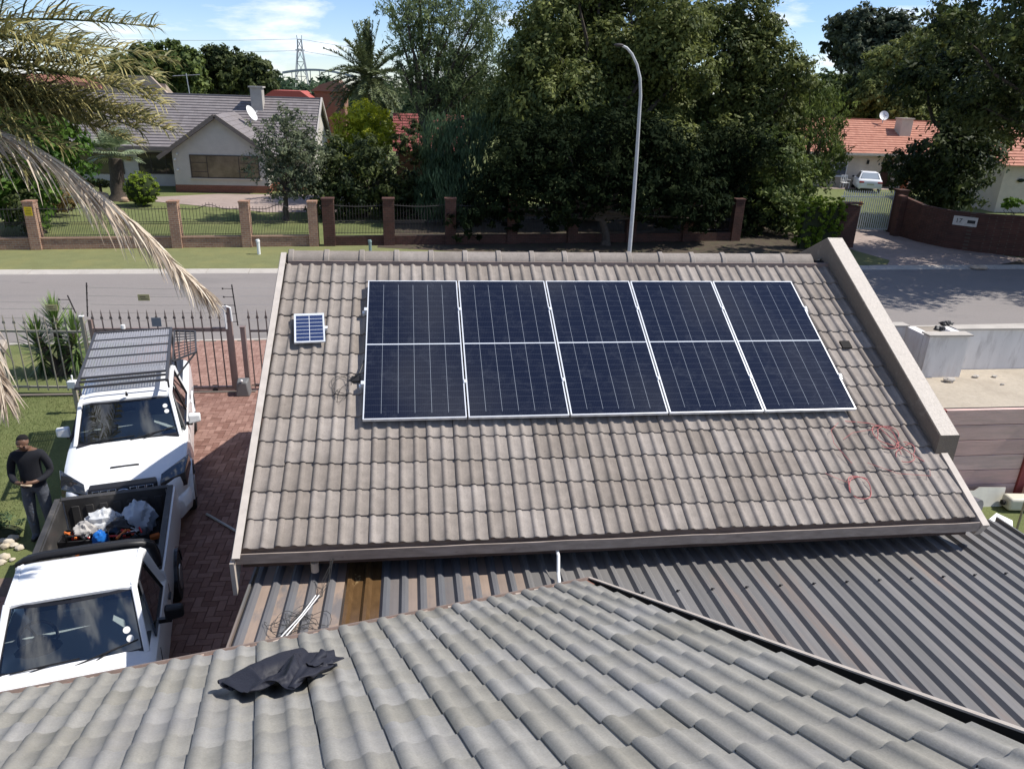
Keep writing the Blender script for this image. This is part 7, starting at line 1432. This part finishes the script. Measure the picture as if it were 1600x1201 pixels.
# drape of the dropped cloth: millimetre heights of a 44 x 34 sheet fallen in folds
DRAPE = (
    '-259,-197,12 -256,-209,18 -256,-223,24 -230,-241,34 -270,-262,16 -261,-234,11 -243,-210,12 -197,-153,34 -109,-141,30 -66,-164,11 -48,-164,13 -24,-191,27 -39,-228,12 -33,-251,12 '
    '-21,-263,14 -3,-264,12 12,-303,12 32,-366,12 52,-417,12 61,-402,11 81,-351,31 79,-270,64 128,-260,14 157,-256,14 181,-259,12 210,-267,12 227,-264,11 244,-250,12 252,-240,24 '
    '289,-245,11 297,-303,55 290,-366,12 287,-403,12 287,-400,44 319,-344,74 330,-295,24 352,-267,11 366,-261,11 382,-255,11 396,-243,14 416,-216,11 432,-197,21 424,-218,31 392,-279,12 '
    '-240,-186,24 -238,-198,32 -246,-210,42 -239,-244,56 -247,-267,14 -240,-243,18 -217,-213,16 -170,-151,47 -94,-126,11 -48,-146,11 -47,-147,30 -42,-190,41 -33,-230,35 -26,-249,36 '
    '-10,-258,36 5,-271,34 36,-298,12 53,-362,24 57,-410,36 74,-399,36 79,-339,62 109,-256,63 143,-234,12 166,-231,12 186,-239,27 212,-242,21 229,-240,23 239,-222,12 255,-218,12 '
    '297,-229,27 274,-300,50 266,-363,15 266,-391,22 277,-373,56 314,-312,73 323,-267,25 340,-244,13 355,-239,13 369,-235,17 384,-219,16 404,-191,11 415,-178,24 403,-207,33 369,-274,20 '
    '-230,-174,42 -228,-187,51 -229,-206,58 -217,-245,50 -224,-271,11 -218,-251,12 -189,-217,20 -140,-153,53 -71,-113,22 -32,-128,12 -27,-150,16 -16,-187,41 -9,-225,40 -8,-235,24 '
    '8,-241,30 23,-255,41 23,-306,32 59,-360,48 63,-401,59 85,-393,62 108,-325,52 138,-243,53 155,-208,10 175,-207,12 191,-215,32 214,-223,38 228,-215,35 242,-201,28 254,-192,16 '
    '285,-221,45 253,-294,41 244,-359,22 250,-374,36 268,-345,67 305,-281,71 314,-239,27 327,-222,14 342,-218,16 355,-214,11 370,-196,11 390,-167,11 397,-160,25 382,-197,26 347,-270,30 '
    '-205,-174,44 -204,-189,50 -207,-205,67 -196,-239,39 -200,-276,13 -194,-259,10 -168,-222,40 -112,-155,39 -44,-116,32 -23,-145,27 -4,-153,10 -7,-197,21 14,-221,33 16,-228,16 '
    '26,-241,12 43,-252,27 42,-304,48 46,-366,68 67,-392,82 90,-370,80 132,-306,65 159,-231,33 165,-182,16 182,-183,11 201,-192,28 217,-197,41 221,-190,24 234,-183,11 237,-182,29 '
    '267,-220,59 237,-287,25 227,-348,36 235,-354,48 259,-316,75 295,-250,69 304,-213,31 312,-202,16 327,-198,12 339,-193,11 356,-172,11 374,-144,12 379,-143,25 360,-187,21 327,-263,44 '
    '-180,-174,50 -179,-191,51 -184,-210,71 -188,-256,55 -177,-279,20 -168,-264,14 -139,-215,36 -95,-140,59 -23,-134,39 -12,-127,14 -6,-150,35 14,-186,14 27,-213,13 40,-222,22 '
    '50,-232,12 60,-259,12 66,-307,46 54,-354,87 68,-375,102 93,-345,96 129,-274,74 164,-204,47 181,-166,29 190,-161,16 194,-172,41 212,-172,38 225,-163,27 235,-155,12 251,-162,26 '
    '245,-211,64 216,-281,34 211,-335,50 222,-331,59 249,-286,82 282,-221,68 294,-187,35 299,-181,22 312,-178,13 323,-172,15 340,-149,10 358,-122,12 359,-127,24 337,-178,23 314,-254,64 '
    '-156,-177,57 -155,-194,54 -161,-217,76 -166,-265,61 -154,-282,27 -143,-265,23 -111,-205,31 -65,-134,65 -13,-110,30 -4,-131,35 12,-153,17 31,-191,32 48,-198,13 61,-210,12 73,-222,13 '
    '57,-247,31 71,-296,66 67,-342,103 67,-357,120 91,-317,108 122,-243,77 151,-177,45 162,-153,17 175,-143,21 191,-148,41 205,-147,34 215,-139,18 228,-130,12 239,-144,35 223,-203,67 '
    '195,-275,43 196,-320,62 209,-306,65 238,-255,87 267,-193,67 276,-166,34 285,-160,28 295,-158,16 306,-151,13 323,-125,11 340,-101,11 339,-113,22 314,-171,30 298,-244,81 -143,-197,67 '
    '-156,-193,78 -141,-222,62 -144,-274,67 -131,-286,36 -116,-264,30 -81,-199,34 -37,-126,67 12,-116,35 6,-121,17 35,-147,15 50,-178,39 64,-194,32 80,-198,24 67,-207,32 70,-241,50 '
    '47,-298,68 46,-334,111 55,-334,125 83,-287,111 108,-217,65 135,-154,35 147,-133,16 157,-129,31 182,-129,28 194,-123,30 206,-113,14 219,-106,16 221,-130,41 200,-195,67 175,-268,54 '
    '179,-304,74 195,-285,82 224,-225,85 251,-167,63 258,-145,35 265,-143,25 280,-139,25 291,-128,21 306,-101,10 322,-80,12 318,-99,25 293,-163,40 279,-235,95 -142,-172,64 -133,-186,75 '
    '-122,-227,76 -120,-279,72 -109,-289,45 -89,-263,37 -54,-193,50 -8,-119,63 12,-95,18 25,-106,12 38,-136,36 64,-163,26 78,-173,35 80,-186,47 76,-202,54 47,-234,50 27,-290,78 '
    '31,-318,120 42,-310,128 74,-257,113 95,-188,62 118,-134,26 129,-115,14 149,-116,12 171,-112,13 183,-105,13 196,-87,12 206,-84,20 199,-118,44 177,-187,68 156,-259,67 162,-286,84 '
    '179,-257,82 210,-195,84 234,-142,59 240,-124,37 249,-123,27 261,-120,20 274,-106,23 290,-78,12 303,-61,13 298,-86,30 272,-155,52 262,-225,110 -118,-163,69 -109,-184,69 -106,-228,58 '
    '-95,-277,73 -85,-293,55 -62,-260,48 -24,-186,54 17,-111,49 33,-81,19 45,-96,21 62,-132,34 52,-164,47 66,-167,56 75,-174,68 65,-190,71 31,-224,64 9,-281,89 16,-301,127 30,-286,129 '
    '65,-227,115 89,-157,66 109,-108,33 123,-95,30 136,-95,13 155,-91,12 167,-82,11 181,-64,12 188,-65,23 177,-107,43 155,-182,58 138,-248,80 146,-265,95 165,-230,90 194,-166,80 '
    '216,-119,52 228,-100,42 240,-100,34 243,-100,21 257,-83,23 273,-55,10 285,-43,15 278,-75,36 252,-147,65 242,-217,121 -92,-157,69 -87,-180,58 -82,-228,52 -73,-276,67 -63,-294,68 '
    '-38,-253,61 6,-178,54 43,-106,41 50,-69,34 60,-88,37 63,-126,57 57,-154,68 52,-166,76 64,-160,85 52,-177,87 15,-214,78 -10,-270,100 1,-283,133 16,-262,123 55,-196,117 84,-126,73 '
    '100,-83,42 104,-78,28 123,-74,17 138,-71,12 150,-59,15 164,-42,12 168,-48,24 154,-100,38 131,-175,61 124,-231,93 134,-241,103 150,-202,81 179,-137,74 199,-95,48 208,-85,34 '
    '223,-81,40 226,-81,27 239,-62,15 256,-33,12 267,-25,19 255,-66,38 231,-142,75 258,-203,132 -68,-150,68 -63,-177,57 -61,-227,66 -60,-270,81 -53,-285,92 -29,-235,83 9,-155,73 '
    '40,-87,57 51,-58,54 61,-82,62 47,-120,74 36,-144,71 39,-147,84 50,-141,92 38,-163,98 -1,-204,93 -28,-258,110 -16,-265,136 3,-236,124 44,-166,118 72,-98,75 83,-62,43 92,-58,35 '
    '110,-53,23 124,-51,23 132,-38,12 144,-21,11 147,-34,25 131,-90,40 112,-164,72 113,-213,107 125,-215,112 135,-173,79 163,-110,67 181,-74,40 192,-64,34 206,-62,43 215,-57,34 '
    '224,-39,14 241,-10,12 248,-9,24 232,-60,41 226,-132,96 277,-189,130 -45,-145,73 -54,-177,78 -66,-229,88 -79,-271,91 -68,-265,101 -38,-209,95 -3,-128,79 19,-71,52 37,-62,37 '
    '37,-71,67 26,-109,78 18,-130,79 25,-128,91 35,-122,98 22,-147,108 -11,-196,114 -46,-245,120 -33,-246,138 -10,-209,127 32,-135,119 58,-70,77 72,-39,52 82,-36,45 98,-32,33 109,-29,26 '
    '114,-16,12 125,-1,12 127,-19,29 110,-80,49 96,-152,87 104,-192,120 118,-187,119 120,-144,79 148,-83,59 165,-51,37 176,-44,37 191,-41,45 201,-34,36 209,-15,12 226,11,14 230,5,29 '
    '213,-52,53 245,-122,107 295,-182,116 -69,-136,74 -76,-171,86 -88,-225,80 -95,-257,101 -81,-244,110 -51,-182,96 -16,-104,70 8,-61,30 18,-50,37 17,-62,69 5,-99,77 0,-114,85 '
    '10,-107,92 19,-103,101 2,-133,110 -32,-185,105 -62,-228,127 -51,-227,137 -23,-181,131 19,-105,117 41,-46,71 51,-25,45 60,-27,35 76,-25,23 85,-18,17 94,4,17 105,17,13 107,-5,36 '
    '90,-71,58 85,-138,103 97,-170,132 114,-158,126 112,-112,83 133,-59,48 150,-29,36 161,-24,42 178,-20,47 187,-11,35 197,10,10 211,33,19 208,12,31 207,-44,74 266,-111,105 307,-172,99 '
    '-90,-128,68 -99,-167,84 -111,-222,84 -112,-243,110 -96,-221,111 -64,-155,94 -31,-81,62 -8,-41,28 -1,-36,38 -7,-56,67 -17,-89,74 -16,-95,87 -3,-86,90 1,-85,100 -18,-119,111 '
    '-53,-173,106 -79,-210,129 -68,-205,136 -37,-153,132 4,-76,112 21,-27,61 28,-16,35 39,-18,25 54,-12,17 63,-1,14 74,22,11 83,33,14 87,8,43 75,-60,74 76,-123,120 92,-147,143 '
    '112,-129,132 112,-80,86 120,-32,47 136,-6,39 150,-2,45 166,3,46 168,8,25 185,35,14 193,48,28 186,22,38 226,-31,80 286,-105,92 313,-165,77 -111,-124,59 -122,-163,83 -133,-217,90 '
    '-130,-228,115 -113,-199,111 -80,-130,85 -47,-62,46 -26,-24,25 -22,-23,38 -30,-50,63 -39,-78,76 -33,-77,88 -21,-67,84 -18,-69,98 -40,-107,111 -75,-161,105 -97,-193,127 -85,-183,133 '
    '-50,-123,132 -10,-48,105 -1,-12,49 4,-10,26 19,-4,19 33,3,15 43,18,12 54,41,12 64,49,17 66,17,49 55,-52,85 75,-104,134 93,-121,150 106,-99,124 138,-66,74 123,-9,65 123,13,51 '
    '139,19,53 147,18,38 160,35,29 175,63,11 177,64,32 198,39,48 249,-20,80 277,-110,69 296,-167,59 -134,-116,55 -145,-159,81 -155,-211,94 -149,-212,115 -130,-176,105 -96,-108,70 '
    '-64,-45,29 -47,-9,22 -45,-16,38 -52,-51,53 -60,-66,75 -53,-60,84 -40,-51,79 -38,-53,95 -61,-95,111 -96,-149,103 -115,-177,122 -101,-159,133 -63,-94,130 -25,-22,94 -24,-2,36 '
    '-16,5,21 1,13,17 14,21,19 24,38,13 36,61,12 45,65,22 43,21,49 44,-41,102 83,-83,142 99,-95,152 128,-78,125 155,-39,74 141,13,65 132,34,64 129,41,47 142,45,37 164,61,43 171,89,20 '
    '189,81,20 219,48,37 269,-19,66 292,-108,49 314,-156,45 -157,-113,51 -159,-167,64 -177,-201,99 -169,-196,111 -147,-155,93 -112,-89,50 -83,-25,19 -68,4,21 -69,-10,37 -76,-47,47 '
    '-79,-52,70 -71,-43,75 -60,-35,72 -58,-39,94 -83,-83,113 -117,-136,100 -132,-159,117 -116,-134,133 -75,-64,127 -40,3,83 -37,21,32 -33,22,16 -16,31,20 -5,39,19 5,59,10 19,82,13 '
    '25,78,28 21,27,56 54,-23,114 96,-62,141 106,-68,154 142,-49,124 172,-11,74 156,35,75 151,51,65 141,63,53 142,72,38 166,89,38 197,99,26 208,94,13 235,61,46 269,-26,41 316,-102,46 '
    '335,-142,38 -163,-116,27 -173,-149,73 -196,-187,95 -189,-180,103 -164,-134,79 -128,-67,35 -102,-5,13 -90,16,21 -93,-5,34 -100,-42,42 -99,-38,62 -87,-29,60 -79,-20,67 -79,-26,94 '
    '-106,-73,116 -138,-123,98 -148,-140,113 -129,-108,134 -87,-35,123 -57,25,71 -60,32,23 -50,40,16 -32,47,12 -21,57,12 -10,81,12 2,102,12 2,82,23 27,45,69 67,-5,122 100,-41,152 '
    '116,-41,155 157,-20,124 188,17,74 172,57,68 171,60,50 163,78,55 159,94,46 172,114,23 202,124,12 210,115,26 242,61,21 284,-26,21 333,-96,29 354,-125,35 -180,-99,34 -191,-153,56 '
    '-216,-174,86 -208,-163,94 -180,-111,68 -145,-44,24 -121,15,10 -112,27,21 -117,-2,29 -123,-36,36 -112,-25,46 -104,-13,49 -102,-10,62 -100,-13,95 -128,-64,117 -157,-109,97 '
    '-163,-120,110 -141,-80,136 -98,-5,117 -73,45,58 -72,54,17 -59,61,23 -46,68,12 -36,78,21 -20,102,28 -4,117,33 18,100,23 41,63,78 87,8,117 106,-16,156 127,-14,156 157,9,107 202,45,75 '
    '189,77,58 192,74,41 183,92,45 182,111,48 188,140,27 219,139,28 224,125,12 265,67,15 302,-21,38 340,-89,51 359,-112,57 -190,-106,12 -211,-156,42 -233,-163,73 -225,-146,79 '
    '-190,-98,42 -161,-21,13 -140,33,11 -135,38,22 -142,4,27 -145,-26,43 -133,-24,55 -122,-14,60 -120,5,60 -110,-27,79 -150,-55,121 -175,-95,96 -179,-99,109 -152,-52,136 -109,22,106 '
    '-91,61,42 -81,77,12 -65,83,13 -51,90,23 -41,103,12 -17,124,11 1,134,13 31,120,27 62,64,66 105,24,119 114,9,158 140,14,151 159,39,95 207,75,74 206,98,50 214,88,37 204,106,39 '
    '206,127,44 207,162,32 226,160,12 245,137,12 279,71,34 325,-16,45 360,-80,40 371,-100,36 -211,-94,17 -230,-151,29 -249,-152,57 -223,-143,51 -202,-77,22 -178,3,12 -159,50,13 '
    '-157,46,25 -164,12,33 -163,-13,52 -154,-15,65 -147,-10,52 -135,-2,42 -124,-5,85 -169,-43,113 -194,-81,94 -194,-78,112 -162,-23,136 -119,39,82 -90,88,40 -89,100,12 -72,106,12 '
    '-56,113,12 -43,129,21 -18,150,19 -12,142,34 27,133,48 81,80,68 116,45,126 122,34,159 152,43,145 162,71,86 204,103,59 225,116,45 236,103,39 227,120,32 229,143,39 231,179,30 '
    '245,179,11 264,149,20 295,70,16 343,-15,29 357,-78,17 369,-90,12 -234,-87,12 -249,-145,14 -250,-163,34 -238,-129,31 -219,-52,28 -197,25,10 -180,64,13 -180,53,25 -185,19,40 '
    '-179,2,62 -166,7,66 -155,14,53 -141,18,41 -137,11,89 -187,-31,103 -211,-65,94 -208,-55,117 -168,7,129 -127,67,73 -105,108,27 -94,125,12 -78,130,19 -62,137,21 -46,156,13 -33,157,43 '
    '-18,158,53 22,138,71 94,100,77 123,68,134 132,61,158 164,71,135 178,97,74 231,111,70 243,128,57 255,120,46 253,132,32 252,159,29 256,195,28 263,196,10 285,157,12 319,74,13 '
    '358,-14,11 377,-68,25 385,-68,12 -258,-81,11 -272,-138,15 -271,-150,33 -257,-108,25 -236,-29,17 -214,46,17 -199,78,17 -201,60,30 -204,29,51 -189,23,70 -176,29,62 -170,31,45 '
    '-149,39,43 -158,23,94 -203,-24,86 -228,-48,96 -220,-30,122 -175,36,120 -140,90,56 -113,134,26 -100,149,16 -81,154,12 -65,161,11 -54,174,35 -26,184,44 -8,181,45 36,148,53 107,120,85 '
    '124,91,142 141,87,154 174,100,123 196,122,63 242,138,68 263,140,70 272,138,53 272,149,40 268,179,41 281,209,27 285,209,12 298,161,30 342,79,15 380,-8,14 393,-52,34 406,-56,23 '
    '-278,-77,24 -294,-130,19 -290,-132,35 -266,-87,42 -247,-5,31 -222,61,34 -216,92,31 -214,72,47 -218,41,65 -196,45,65 -187,48,50 -175,53,37 -153,62,50 -179,35,95 -223,-11,85 '
    '-243,-28,96 -229,-2,126 -179,60,99 -118,111,61 -109,159,38 -99,172,27 -83,179,18 -67,188,14 -46,201,34 -18,201,24 1,193,24 50,158,35 99,138,99 138,111,135 150,114,149 182,128,110 '
    '211,148,52 254,160,55 264,166,68 281,161,62 291,167,50 288,199,47 308,215,27 307,219,11 318,167,41 363,83,26 400,2,22 409,-36,43 406,-28,24 -297,-72,11 -315,-119,23 -306,-113,35 '
    '-279,-64,55 -263,19,40 -230,68,13 -232,89,14 -237,69,38 -220,65,68 -202,68,59 -191,72,43 -177,77,32 -160,82,60 -201,47,92 -243,4,84 -257,-7,98 -229,27,122 -161,83,110 -105,135,73 '
    '-86,170,46 -85,188,42 -80,202,30 -68,215,20 -35,221,15 -8,224,12 13,210,12 66,176,33 119,150,90 136,136,138 154,140,135 180,149,85 225,174,44 261,186,49 275,186,57 286,184,71 '
    '299,191,62 310,217,42 307,241,23 325,235,17 338,175,50 384,87,38 380,3,32 384,-28,46 400,-9,44 -291,-69,33 -324,-99,16 -319,-90,32 -290,-36,54 -247,38,55 -254,78,12 -256,94,15 '
    '-251,83,46 -220,88,61 -210,88,47 -197,94,31 -181,101,29 -176,100,68 -222,59,89 -262,19,85 -269,17,102 -229,57,115 -158,110,92 -98,163,82 -68,182,60 -60,190,47 -56,206,38 -46,226,33 '
    '-21,245,16 2,248,11 13,226,30 78,197,35 125,172,95 141,161,135 159,165,121 179,173,63 234,202,53 264,213,48 279,210,49 277,208,66 290,217,55 313,244,52 309,265,36 331,251,33 '
    '361,183,54 366,82,54 358,5,43 369,-14,29 373,3,51 -306,-51,26 -336,-78,12 -333,-66,33 -300,-7,57 -258,65,58 -280,81,14 -274,91,28 -254,106,52 -222,112,53 -214,112,37 -198,119,25 '
    '-182,126,31 -194,116,72 -242,70,78 -280,36,87 -277,42,104 -228,86,104 -155,137,76 -96,181,59 -72,207,63 -56,212,59 -40,216,55 -23,233,46 -1,258,31 14,269,19 18,244,46 88,218,39 '
    '132,195,98 147,186,130 155,188,101 188,199,47 240,224,34 266,233,30 269,233,45 264,230,59 281,244,54 305,269,65 312,286,52 334,261,55 348,180,74 347,80,70 353,23,27 349,3,27 '
    '350,-15,52 -322,-35,20 -348,-57,11 -346,-42,38 -311,22,60 -271,92,54 -299,99,18 -284,111,24 -253,126,37 -225,135,43 -215,135,28 -197,144,21 -186,150,37 -216,129,70 -263,80,69 '
    '-295,56,89 -283,69,103 -227,114,90 -154,165,62 -99,206,47 -75,224,44 -60,232,45 -49,240,54 -28,260,48 -6,284,36 -8,279,18 26,267,43 98,239,42 138,218,99 151,210,122 161,215,87 '
    '195,227,32 243,251,23 264,258,25 260,256,40 257,255,53 275,271,62 300,297,59 312,306,69 322,266,76 326,178,62 324,78,61 331,19,38 341,19,48 339,0,75 -338,-18,16 -362,-36,11 '
    '-359,-17,45 -321,51,62 -285,117,49 -305,124,16 -285,131,12 -249,142,18 -229,156,30 -215,160,19 -197,170,21 -196,171,44 -237,141,62 -284,93,64 -308,77,91 -286,97,98 -225,142,76 '
    '-153,194,51 -103,232,39 -83,247,38 -71,254,46 -58,264,52 -38,281,34 -16,300,16 -1,301,12 33,288,43 108,260,45 140,241,101 154,236,115 172,242,76 201,254,18 245,279,15 261,284,19 '
    '256,281,34 251,280,45 275,296,46 288,323,67 290,315,79 297,266,82 303,172,72 302,77,50 309,21,52 316,12,57 333,27,84 -356,0,13 -376,-14,12 -372,9,53 -332,80,59 -298,142,42 '
    '-312,148,14 -287,156,11 -251,166,12 -229,173,12 -214,185,12 -199,195,21 -213,190,44 -254,149,47 -303,108,65 -318,99,91 -289,123,89 -224,169,61 -154,222,42 -108,256,31 -92,269,34 '
    '-77,275,35 -65,287,42 -39,309,35 -14,326,22 -4,324,12 42,310,39 117,282,48 144,265,100 158,260,101 160,258,52 205,285,12 244,307,12 258,309,11 251,305,25 245,307,36 271,325,40 '
    '261,332,72 264,322,80 273,264,84 282,166,85 280,75,61 290,27,67 298,21,77 321,48,69 -373,18,12 -390,9,16 -383,36,61 -343,108,49 -312,165,35 -317,173,12 -289,181,14 -254,190,12 '
    '-235,198,12 -219,210,10 -209,217,25 -231,205,42 -275,160,40 -320,125,66 -327,122,89 -291,148,74 -223,199,54 -155,250,33 -115,280,23 -99,288,21 -88,295,27 -73,309,31 -45,329,17 '
    '-23,349,12 -4,348,12 51,331,33 104,283,69 150,289,97 157,285,86 156,284,32 208,317,12 242,336,11 254,335,11 261,330,23 245,331,21 253,348,50 234,341,75 239,326,74 256,261,66 '
    '257,162,87 258,74,73 273,37,84 288,47,82 308,73,67 -390,36,11 -404,32,20 -392,65,68 -352,137,55 -330,183,23 -322,197,12 -292,205,12 -259,214,17 -242,221,15 -226,234,12 -219,240,25 '
    '-246,216,27 -295,174,38 -336,143,66 -335,145,84 -292,176,72 -223,228,46 -158,277,25 -123,303,16 -109,309,13 -96,313,12 -77,328,12 -52,356,23 -32,373,19 -10,367,26 33,319,45 '
    '97,299,85 141,312,87 149,309,71 160,310,13 209,348,11 238,363,15 250,361,11 261,357,19 244,360,25 234,370,59 213,351,58 225,332,54 234,257,55 236,157,76 238,74,88 266,59,98 '
    '280,74,88 297,99,71 -405,56,11 -418,55,25 -399,95,74 -364,162,43 -340,207,27 -328,218,22 -296,228,16 -265,237,17 -252,244,11 -236,257,12 -233,259,27 -260,230,40 -302,182,59 '
    '-351,161,64 -343,167,76 -294,205,64 -223,259,41 -163,303,17 -132,326,12 -120,331,12 -107,336,12 -87,354,12 -59,382,17 -48,383,37 -30,359,37 20,316,65 93,323,86 126,326,71 '
    '126,310,50 161,343,11 208,378,16 232,390,11 245,388,11 254,383,20 245,385,40 208,379,45 193,360,41 207,333,37 210,252,55 220,157,93 229,81,109 254,82,102 267,99,87 291,122,82 '
    '-428,66,11 -432,79,32 -405,125,78 -371,190,48 -345,227,42 -330,235,39 -300,250,25 -276,258,13 -263,266,12 -247,279,11 -249,276,27 -280,241,34 -313,181,38 -358,180,54 -350,190,66 '
    '-296,231,50 -224,288,33 -169,330,12 -142,349,12 -131,352,19 -120,358,14 -98,380,12 -72,395,38 -72,379,46 -49,351,51 13,329,86 83,343,74 105,335,57 119,330,27 161,376,12 206,408,11 '
    '227,417,13 240,414,11 247,410,21 223,402,29 189,384,23 176,369,23 184,331,29 190,251,67 197,152,95 237,100,122 242,105,102 261,125,93 281,101,94 ')
JP = np.array([[float(q_) for q_ in tok.split(',')] for tok in DRAPE.split()]) / 1000.0
JN, JM = 44, 34; ja = R_(20); jx = (JP[:, 0] * math.cos(ja) - JP[:, 1] * math.sin(ja)) * .84; jy = (JP[:, 0] * math.sin(ja) + JP[:, 1] * math.cos(ja)) * .80
q = MB(); q.add([NP(2.60 - x_, 1.14 + y_, .040 + z_ * .72) for x_, y_, z_ in zip(jx, jy, JP[:, 2])], [(j * JN + i, j * JN + i + 1, (j + 1) * JN + i + 1, (j + 1) * JN + i) for j in range(JM - 1) for i in range(JN - 1)])
jo = q.build('cloth', m_nyl, jk); jo.data.polygons.foreach_set('use_smooth', [True] * len(jo.data.polygons))
md = jo.modifiers.new('thickness', 'SOLIDIFY'); md.thickness = .004; md = jo.modifiers.new('smooth', 'SUBSURF'); md.levels = 1; md.render_levels = 2
